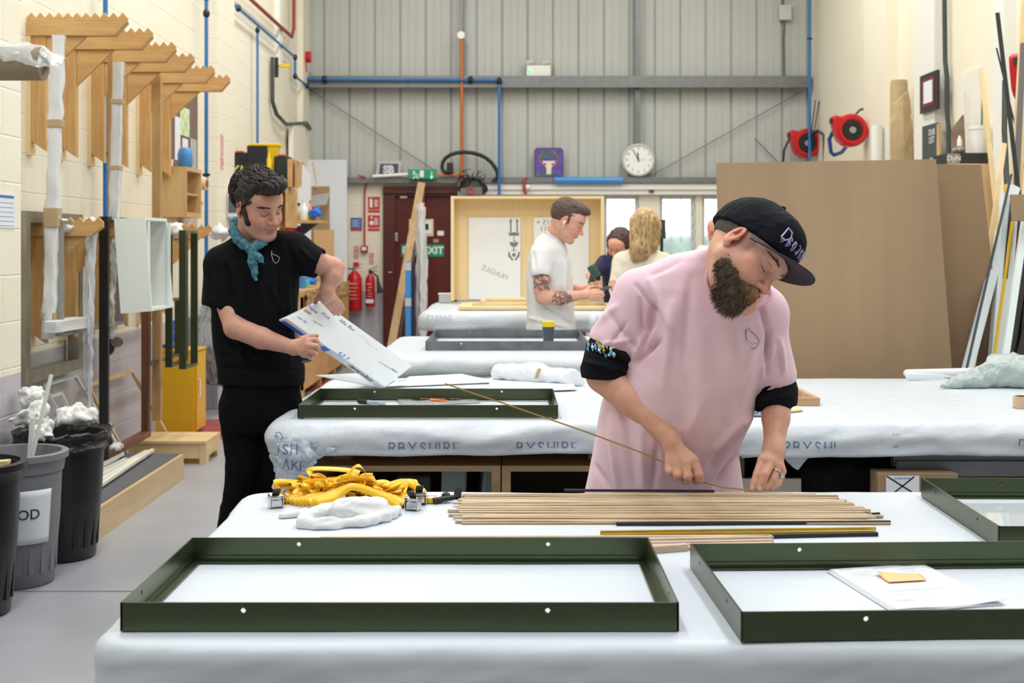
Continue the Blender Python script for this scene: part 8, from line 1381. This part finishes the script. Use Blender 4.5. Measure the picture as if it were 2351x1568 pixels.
tag(obj('dark_screen', MB().slab([P(1512, 548, 9.9), P(1528, 548, 9.9), P(1527, 505, 9.92), P(1510, 505, 9.92)], .02).box((P(1516, 0, 9.95).x, 9.93, 0), (P(1522, 0, 9.95).x, 9.97, P(0, 540, 9.93).z)), mat('screen_black', (40, 42, 48), .4)), 'dark upright panel on a stand just right of the blonde hair', 'panel')
# ================================================================ small things lying on the two front tables
m_ys = mat('yellow_strap', (248, 196, 34), .4, var=.2, vscale=14, vcol=(236, 178, 20))
def strap(label, pts, wv, seed, name='yellow_strap'):
    """webbing: flat band following points, width vector horizontal or on edge"""
    pts = [Vector(p) for p in pts]; sm_ = []
    n = len(pts)
    for i in range(n-1):
        p0, p1, p2, p3 = pts[max(i-1, 0)], pts[i], pts[i+1], pts[min(i+2, n-1)]
        for k in range(6): u = k/6; sm_.append(.5*((2*p1)+(p2-p0)*u+(2*p0-5*p1+4*p2-p3)*u*u+(3*p1-p0-3*p2+p3)*u**3))
    sm_.append(pts[-1]); wds = []; g = random.Random(seed); tw = g.uniform(-.5, .5)
    for i, p in enumerate(sm_):
        d = (sm_[min(i+1, len(sm_)-1)]-sm_[max(i-1, 0)]).normalized(); side = d.cross(Vector((0, 0, 1))); side = side.normalized() if side.length > .05 else Vector((0, 1, 0)); a = wv+tw*math.sin(i*.25+seed); wds.append((side*math.cos(a)+d.cross(side)*math.sin(a))*.0095)
    o = obj(name, MB().ribbon(sm_, wds), m_ys, smooth=True, thick=.0012); return tag(o, label, 'strap', 'yellow band clamps heaped on the nearest table')
g = random.Random(4)
def tz(px, py, z): return pz(px, py)+Vector((0, 0, z+.002))
for k in range(34):
    cx_, cy_ = g.uniform(700, 905), g.uniform(1118, 1160); n_ = g.randint(5, 8); a0 = g.uniform(0, 6.3); rx, ry = g.uniform(22, 68), g.uniform(8, 22); h0 = g.uniform(.004, .075)*(1-abs(cx_-800)/190); pts = []
    for i in range(n_):
        a = a0+i*g.uniform(.6, 1.0); px = min(965, max(640, cx_+rx*math.cos(a))); py = cy_+ry*math.sin(a)*1.0; b_ = pz(px, min(1157, max(1139, py+16))); pts.append(b_+Vector((0, 0, max(.003, h0+g.uniform(-.012, .022)*(1 if i % 2 else .4)))))
    strap('yellow strap of a band clamp looped in the tangled heap on the nearest table', pts, g.uniform(.2, 1.4), k)
strap('yellow strap of a band clamp looped in the tangled heap on the nearest table', [tz(788, 1146, .03), tz(798, 1146, .06), tz(820, 1148, .085), tz(838, 1148, .07), tz(844, 1148, .03)], .2, 91)
for k in range(6): strap('yellow strap of a band clamp looped in the tangled heap on the nearest table', [tz(640+k*3, 1160, .006+.004*k), tz(632, 1142, .02+.003*k), tz(660+6*k, 1136, .026), tz(720+10*k, 1150, .01+.004*k)], 1.1, 60+k)
for k in range(5): strap('yellow strap of a band clamp looped in the tangled heap on the nearest table', [tz(880, 1150, .03-.004*k), tz(930+4*k, 1140, .035), tz(972-4*k, 1152, .02), tz(950, 1166-k, .006), tz(900, 1164, .004)], .8, 70+k)
for k in range(9):                                                  # broad overlapping runs across the front of the heap
    y_ = 1150+k*2; strap('yellow strap of a band clamp looped in the tangled heap on the nearest table', [tz(655+k*9, y_+8, .004+.002*k), tz(730+k*5, y_, .024), tz(810, y_-4, .03+.002*k), tz(880, y_-2, .022), tz(948-k*4, y_+6, .006)], 1.2, 80+k)
def clampbuckle(px, py, rz, lab):
    c = pz(px, py); t = thing('clamp_buckle', lab, 'clamp', c); M = Matrix.Translation(c) @ Matrix.Rotation(rz, 4, 'Z')
    obj('ratchet_body', MB().box((-.014, -.012, .004), (.014, .012, .022)).xf(M), m_chr, t, bev=.002); obj('spool', MB().tube([(-.016, 0, .026), (.016, 0, .026)], .007, 12).xf(M), m_chr, t, smooth='auto'); obj('lever', MB().bar((0, .004, .03), (0, -.02, .05), .018, .003).xf(M), m_blk_p, t)
    for x in (-.017, .015): obj('side_cheek', MB().box((x, -.014, .002), (x+.002, .014, .034)).xf(M), m_chr, t)
clampbuckle(633, 1166, .4, 'chrome clamp buckle at the left end of the yellow strap heap'); clampbuckle(948, 1172, -.3, 'chrome clamp buckle at the right front of the yellow strap heap'); clampbuckle(962, 1158, .2, 'second chrome buckle just behind the right front one')
t = thing('tape_roll', 'yellow rimmed blade roll with red and blue print beside the straps', 'tape', pz(990, 1150)); c = pz(990, 1152); obj('disc', MB().lathe([(.028, 0), (.03, .004), (.028, .012)], (c.x, c.y, c.z+.001), 24), MATS['yellow_plastic'], t, smooth='auto'); obj('label_disc', MB().lathe([(.024, 0), (.024, .0008)], (c.x, c.y, c.z+.0135), 24), m_white, t); obj('label_print', text_mb('ESTD', .013, (c.x, c.y, c.z+.0148), (1, 0, 0), (0, 1, 0)), m_sr, t)
t = thing('corner_clamp', 'black plastic clamp corner pieces between the straps and the fillets', 'clamp', pz(1022, 1150)); 
obj('handle', MB().tube([pz(995, 1158)+Vector((0, 0, .01)), pz(1042, 1153)+Vector((0, 0, .012))], .007, 10), m_blk_p, t, smooth='auto'); obj('knob', MB().ball(pz(1024, 1152)+Vector((0, 0, .014)), (.012, .009, .011), 12, 8), m_blk_p, t, smooth=True); obj('corner_block', MB().tube([pz(1050, 1146)+Vector((0, 0, .003)), pz(1052, 1144)+Vector((0, 0, .024))], .01, 12), m_blk_p, t, smooth='auto')
# folded white cloth
Fc = Field(*bbx([pz(660, 1205), pz(900, 1170)+Vector((0, 0, .06))], .06), .0032)
for pts_, r0 in (([pz(690, 1212), pz(760, 1213), pz(830, 1210), pz(885, 1198)], .012), ([pz(785, 1196), pz(825, 1197), pz(866, 1192)], .028), ([pz(700, 1206), pz(745, 1192), pz(800, 1184), pz(850, 1182)], .018), ([pz(648, 1190), pz(700, 1186), pz(760, 1186)], .007), ([pz(868, 1192), pz(896, 1190), pz(912, 1182)], .011), ([pz(700, 1214), pz(725, 1216), pz(770, 1214)], .006)):
    limb(Fc, [(np.array(p_)+np.array((0, 0, r0*.8)), r0) for p_ in pts_], .02)
cm = Fc.mesh(2); nn = cm.normals(); q = (cm.co-cm.co.mean(0)); cm.co = cm.co+nn*(fnoise(np.stack([q[:, 0]*6+q[:, 1]*5, q[:, 1]*22-q[:, 0]*6, q[:, 2]*22], 1)*.55, 17, 3, True)*.0030)[:, None]; cm.co[:, 2] = np.maximum(cm.co[:, 2], TZ+.0015)
tag(obj('folded_cloth', cm, mat('white_linen', (222, 223, 226), .9, bump=.12, bscale=500, sheen=.2), smooth=True), 'folded white cloth lying in front of the yellow straps', 'cloth')
# on the second table
def p2(px, py, dz=0): v = pz(px, py, TZ+.001); return v+Vector((0, 0, dz))
t = thing('marker_pen', 'black capped marker pen lying inside the green frame on the second table', 'pen', p2(852, 930)); a_, b_ = p2(821, 926, .009), p2(884, 932, .009); obj('cap', MB().tube([a_, a_.lerp(b_, .06), a_.lerp(b_, .38)], [.005, .009, .009], 14), m_blk_p, t, smooth='auto'); obj('barrel', MB().tube([a_.lerp(b_, .381), b_], [.0085, .0065], 14), mat('pen_grey', (172, 182, 200), .35), t, smooth='auto')
obj('pen_print', MB().bar(a_.lerp(b_, .5)+Vector((0, -.0085, .002)), a_.lerp(b_, .75)+Vector((0, -.008, .002)), .0004, .004), m_blk_p, t)
gridsheet([p2(906, 913), p2(922, 936), p2(1105, 926), p2(1088, 912)], 16, .003, lambda u, v: .004*abs(math.sin(v*7+u*3)), 'plastic_bag', mat('zip_bag', (206, 210, 214), .15, alpha=.55, bump=.8, bscale=30, spec=.9), 'clear plastic bag with red lettering inside the green frame on second table', 'bag', .0003)
bagl = MB(); tx = text_mb('BROWN  OK', .028, p2(1010, 922, .012), (1, 0, 0), (0, 1, 0)); tag(obj('red_note', tx, mat('faint_red', (196, 130, 136), .6)), 'faint red lettering showing on the clear plastic bag', 'lettering')
a_, b_ = p2(988, 925, .012), p2(1030, 926, .010); tag(obj('orange_pencil', MB().tube([a_, b_], [.0065, .002], 10), mat('orange_plastic', (240, 112, 30), .4), smooth='auto'), 'short orange pointed tool lying on the clear plastic bag', 'tool')
for k, (c_, lb) in enumerate((([(725, 863), (860, 889), (890, 889), (820, 859)], 'white board sheet with a dark edge sticking out under the tilted panel'), ([(900, 890), (1140, 880), (1060, 862), (940, 868)], 'flat white paper sheet right of the tilted panel'), ([(1120, 905), (1325, 898), (1300, 868), (1125, 872)], 'flat white paper sheet under the foam-wrapped packet'))):
    cs = [p2(*q_, .002+.002*k) for q_ in c_]
    if k == 0: cs = [P(725, 863, 5.25), P(862, 889, 5.66), P(930, 885, 5.75), P(850, 857, 5.95)]; 
    tag(obj('white_sheet', MB().slab(cs, .004), [MATS['white_foamboard'], m_paper, m_paper][k]), lb, 'sheet')
t = thing('foam_packet', 'long white foam-wrapped packet with brown tape on the second table', 'packet', p2(1230, 870))
FP = Field(*bbx([p2(1120, 872), p2(1360, 880)+Vector((0, 0, .1))], .12), .006); limb(FP, [(np.array(p2(1145, 876))+np.array((0, .0, .045)), .038), (np.array(p2(1230, 880))+np.array((0, 0, .045)), .043), (np.array(p2(1320, 886))+np.array((0, 0, .035)), .034), (np.array(p2(1352, 890))+np.array((0, 0, .015)), .014)], .03); fm = FP.mesh(1); nn = fm.normals(); fm.co = fm.co+nn*(fnoise(fm.co*7, 3, 3, True)*.004)[:, None]; fm.co[:, 2] = np.maximum(fm.co[:, 2], TZ+.004); obj('wrapping', fm, mat('soft_foam', (226, 230, 234), .5, bump=.3, bscale=20), t, smooth=True); cc = p2(1232, 882, .06); obj('tape_band', MB().slab([cc+Vector((-.012, -.05, -.03)), cc+Vector((.006, -.05, -.03)), cc+Vector((.022, -.035, .016)), cc+Vector((.004, -.035, .016))], .002), m_tape, t)
tag(obj('wooden_strip', MB().bar(p2(1160, 874, .012), p2(1285, 885, .006), .012, .008), m_pine), 'thin pale wood slat under the front of the foam packet', 'slat')
t = thing('oak_picture_frame', 'small bare oak frame on the second table right of the pink sleeve', 'frame', P(1830, 930, 5.0)); z0 = TZ+.002; m_ok = wood('oak_frame_wood', (196, 156, 118), (172, 130, 92), 'x', .55, 16)
fa, fb = bx_(1883, 931, z0), bx_(1818, 880, z0+.028); X1 = fa[0]; Y0 = fa[1]; obj('near_rail', MB().box((X1-.30, Y0, z0), (X1, Y0+.022, z0+.03)), m_ok, t); obj('right_rail', MB().prism([(X1-.022, Y0+.0221, z0), (X1, Y0+.0221, z0), (X1-.0, Y0+.42, z0), (X1-.022, Y0+.42, z0)], (0, 0, .03)), m_ok, t); obj('far_rail', MB().box((X1-.30, Y0+.4201, z0), (X1, Y0+.442, z0+.03)), m_ok, t); obj('left_rail', MB().box((X1-.30, Y0+.0221, z0), (X1-.278, Y0+.42, z0+.03)), m_ok, t)
tag(obj('wood_chip', MB().slab([p2(1800, 950, .003), p2(1843, 945, .003), p2(1835, 938, .003), p2(1800, 938, .003)], .006), m_pine), 'thin wood offcut just in front of the oak frame', 'offcut')
t = thing('wrap_packet', 'small packet in printed white wrap half hidden behind the pink t-shirt', 'packet', P(1722, 950, 5.0)); c = p2(1726, 957); obj('wrap', MB().box((c.x-.06, c.y, TZ+.002), (c.x+.06, c.y+.12, TZ+.045)), MATS['clear_crinkled_wrap'], t, bev=.012); obj('printed_lettering', text_mb('DA', .045, (c.x+.03, c.y-.002, TZ+.026), (1, 0, 0), (0, 0, 1)), m_ink, t)
# bubble wrap heap at the right edge and folded foam behind it
FB = Field(*bbx([p2(2150, 895), p2(2420, 860)+Vector((0, 0, .12))], .12), .009)
limb(FB, [(np.array(p2(2160, 893))+np.array((0, 0, .012)), .016), (np.array(p2(2230, 890))+np.array((0, 0, .03)), .034), (np.array(p2(2300, 888))+np.array((0, .0, .065)), .07), (np.array(p2(2400, 890))+np.array((0, 0, .07)), .085)], .05)
fm = FB.mesh(1); nn = fm.normals(); fm.co = fm.co+nn*(fnoise(fm.co*5, 13, 3, True)*.010)[:, None]; fm.co[:, 2] = np.maximum(fm.co[:, 2], TZ+.004)
m_bw = mat('bubble_wrap', (196, 210, 208), .12, bump=.9, bscale=95, spec=.9, bdist=.006, trans=.25, var=.3, vscale=20, vcol=(168, 186, 186)); tag(obj('bubble_wrap', fm, m_bw, smooth=True), 'heap of clear bubble wrap on the second table at the right edge', 'bubble wrap')
FD = Field(*bbx([p2(2075, 868), p2(2380, 866)], .12), .008); limb(FD, [(np.array(p2(2088, 874))+np.array((0, 0, .02)), .02), (np.array(p2(2400, 880))+np.array((0, .05, .02)), .02)], .02); limb(FD, [(np.array(p2(2090, 870))+np.array((0, .05, .022)), .02), (np.array(p2(2400, 866))+np.array((0, .05, .03)), .02)], .06); tag(obj('foam_sheet', FD.mesh(1), MATS['soft_foam'], smooth=True), 'folded white foam sheet behind the bubble wrap on the second table', 'foam sheet')
t = thing('tape_roll', 'roll of brown tape cut by the right edge on the second table', 'tape', p2(2352, 935)); c = p2(2352, 938); obj('roll', MB().lathe([(.03, 0), (.036, 0), (.036, .045), (.03, .045)], (c.x+.0, c.y+.02, TZ+.003), 28, cap=False), mat('tape_tan', (206, 172, 140), .4), t, smooth='auto'); obj('core', MB().lathe([(.026, 0), (.0295, 0), (.0295, .045), (.026, .045)], (c.x, c.y+.02, TZ+.003), 28, cap=False), m_card, t)
tag(obj('lead_wire', MB().tube([p2(2335, 1300-300, .0)]*1+[p2(2345, 938, .002)], .001, 4), m_blk_p), 'thin dark thread beside the tape roll', 'thread') if False else None
# hidden junk check: nothing
for _m in list(bpy.data.meshes):
    if _m.users == 0: bpy.data.meshes.remove(_m)
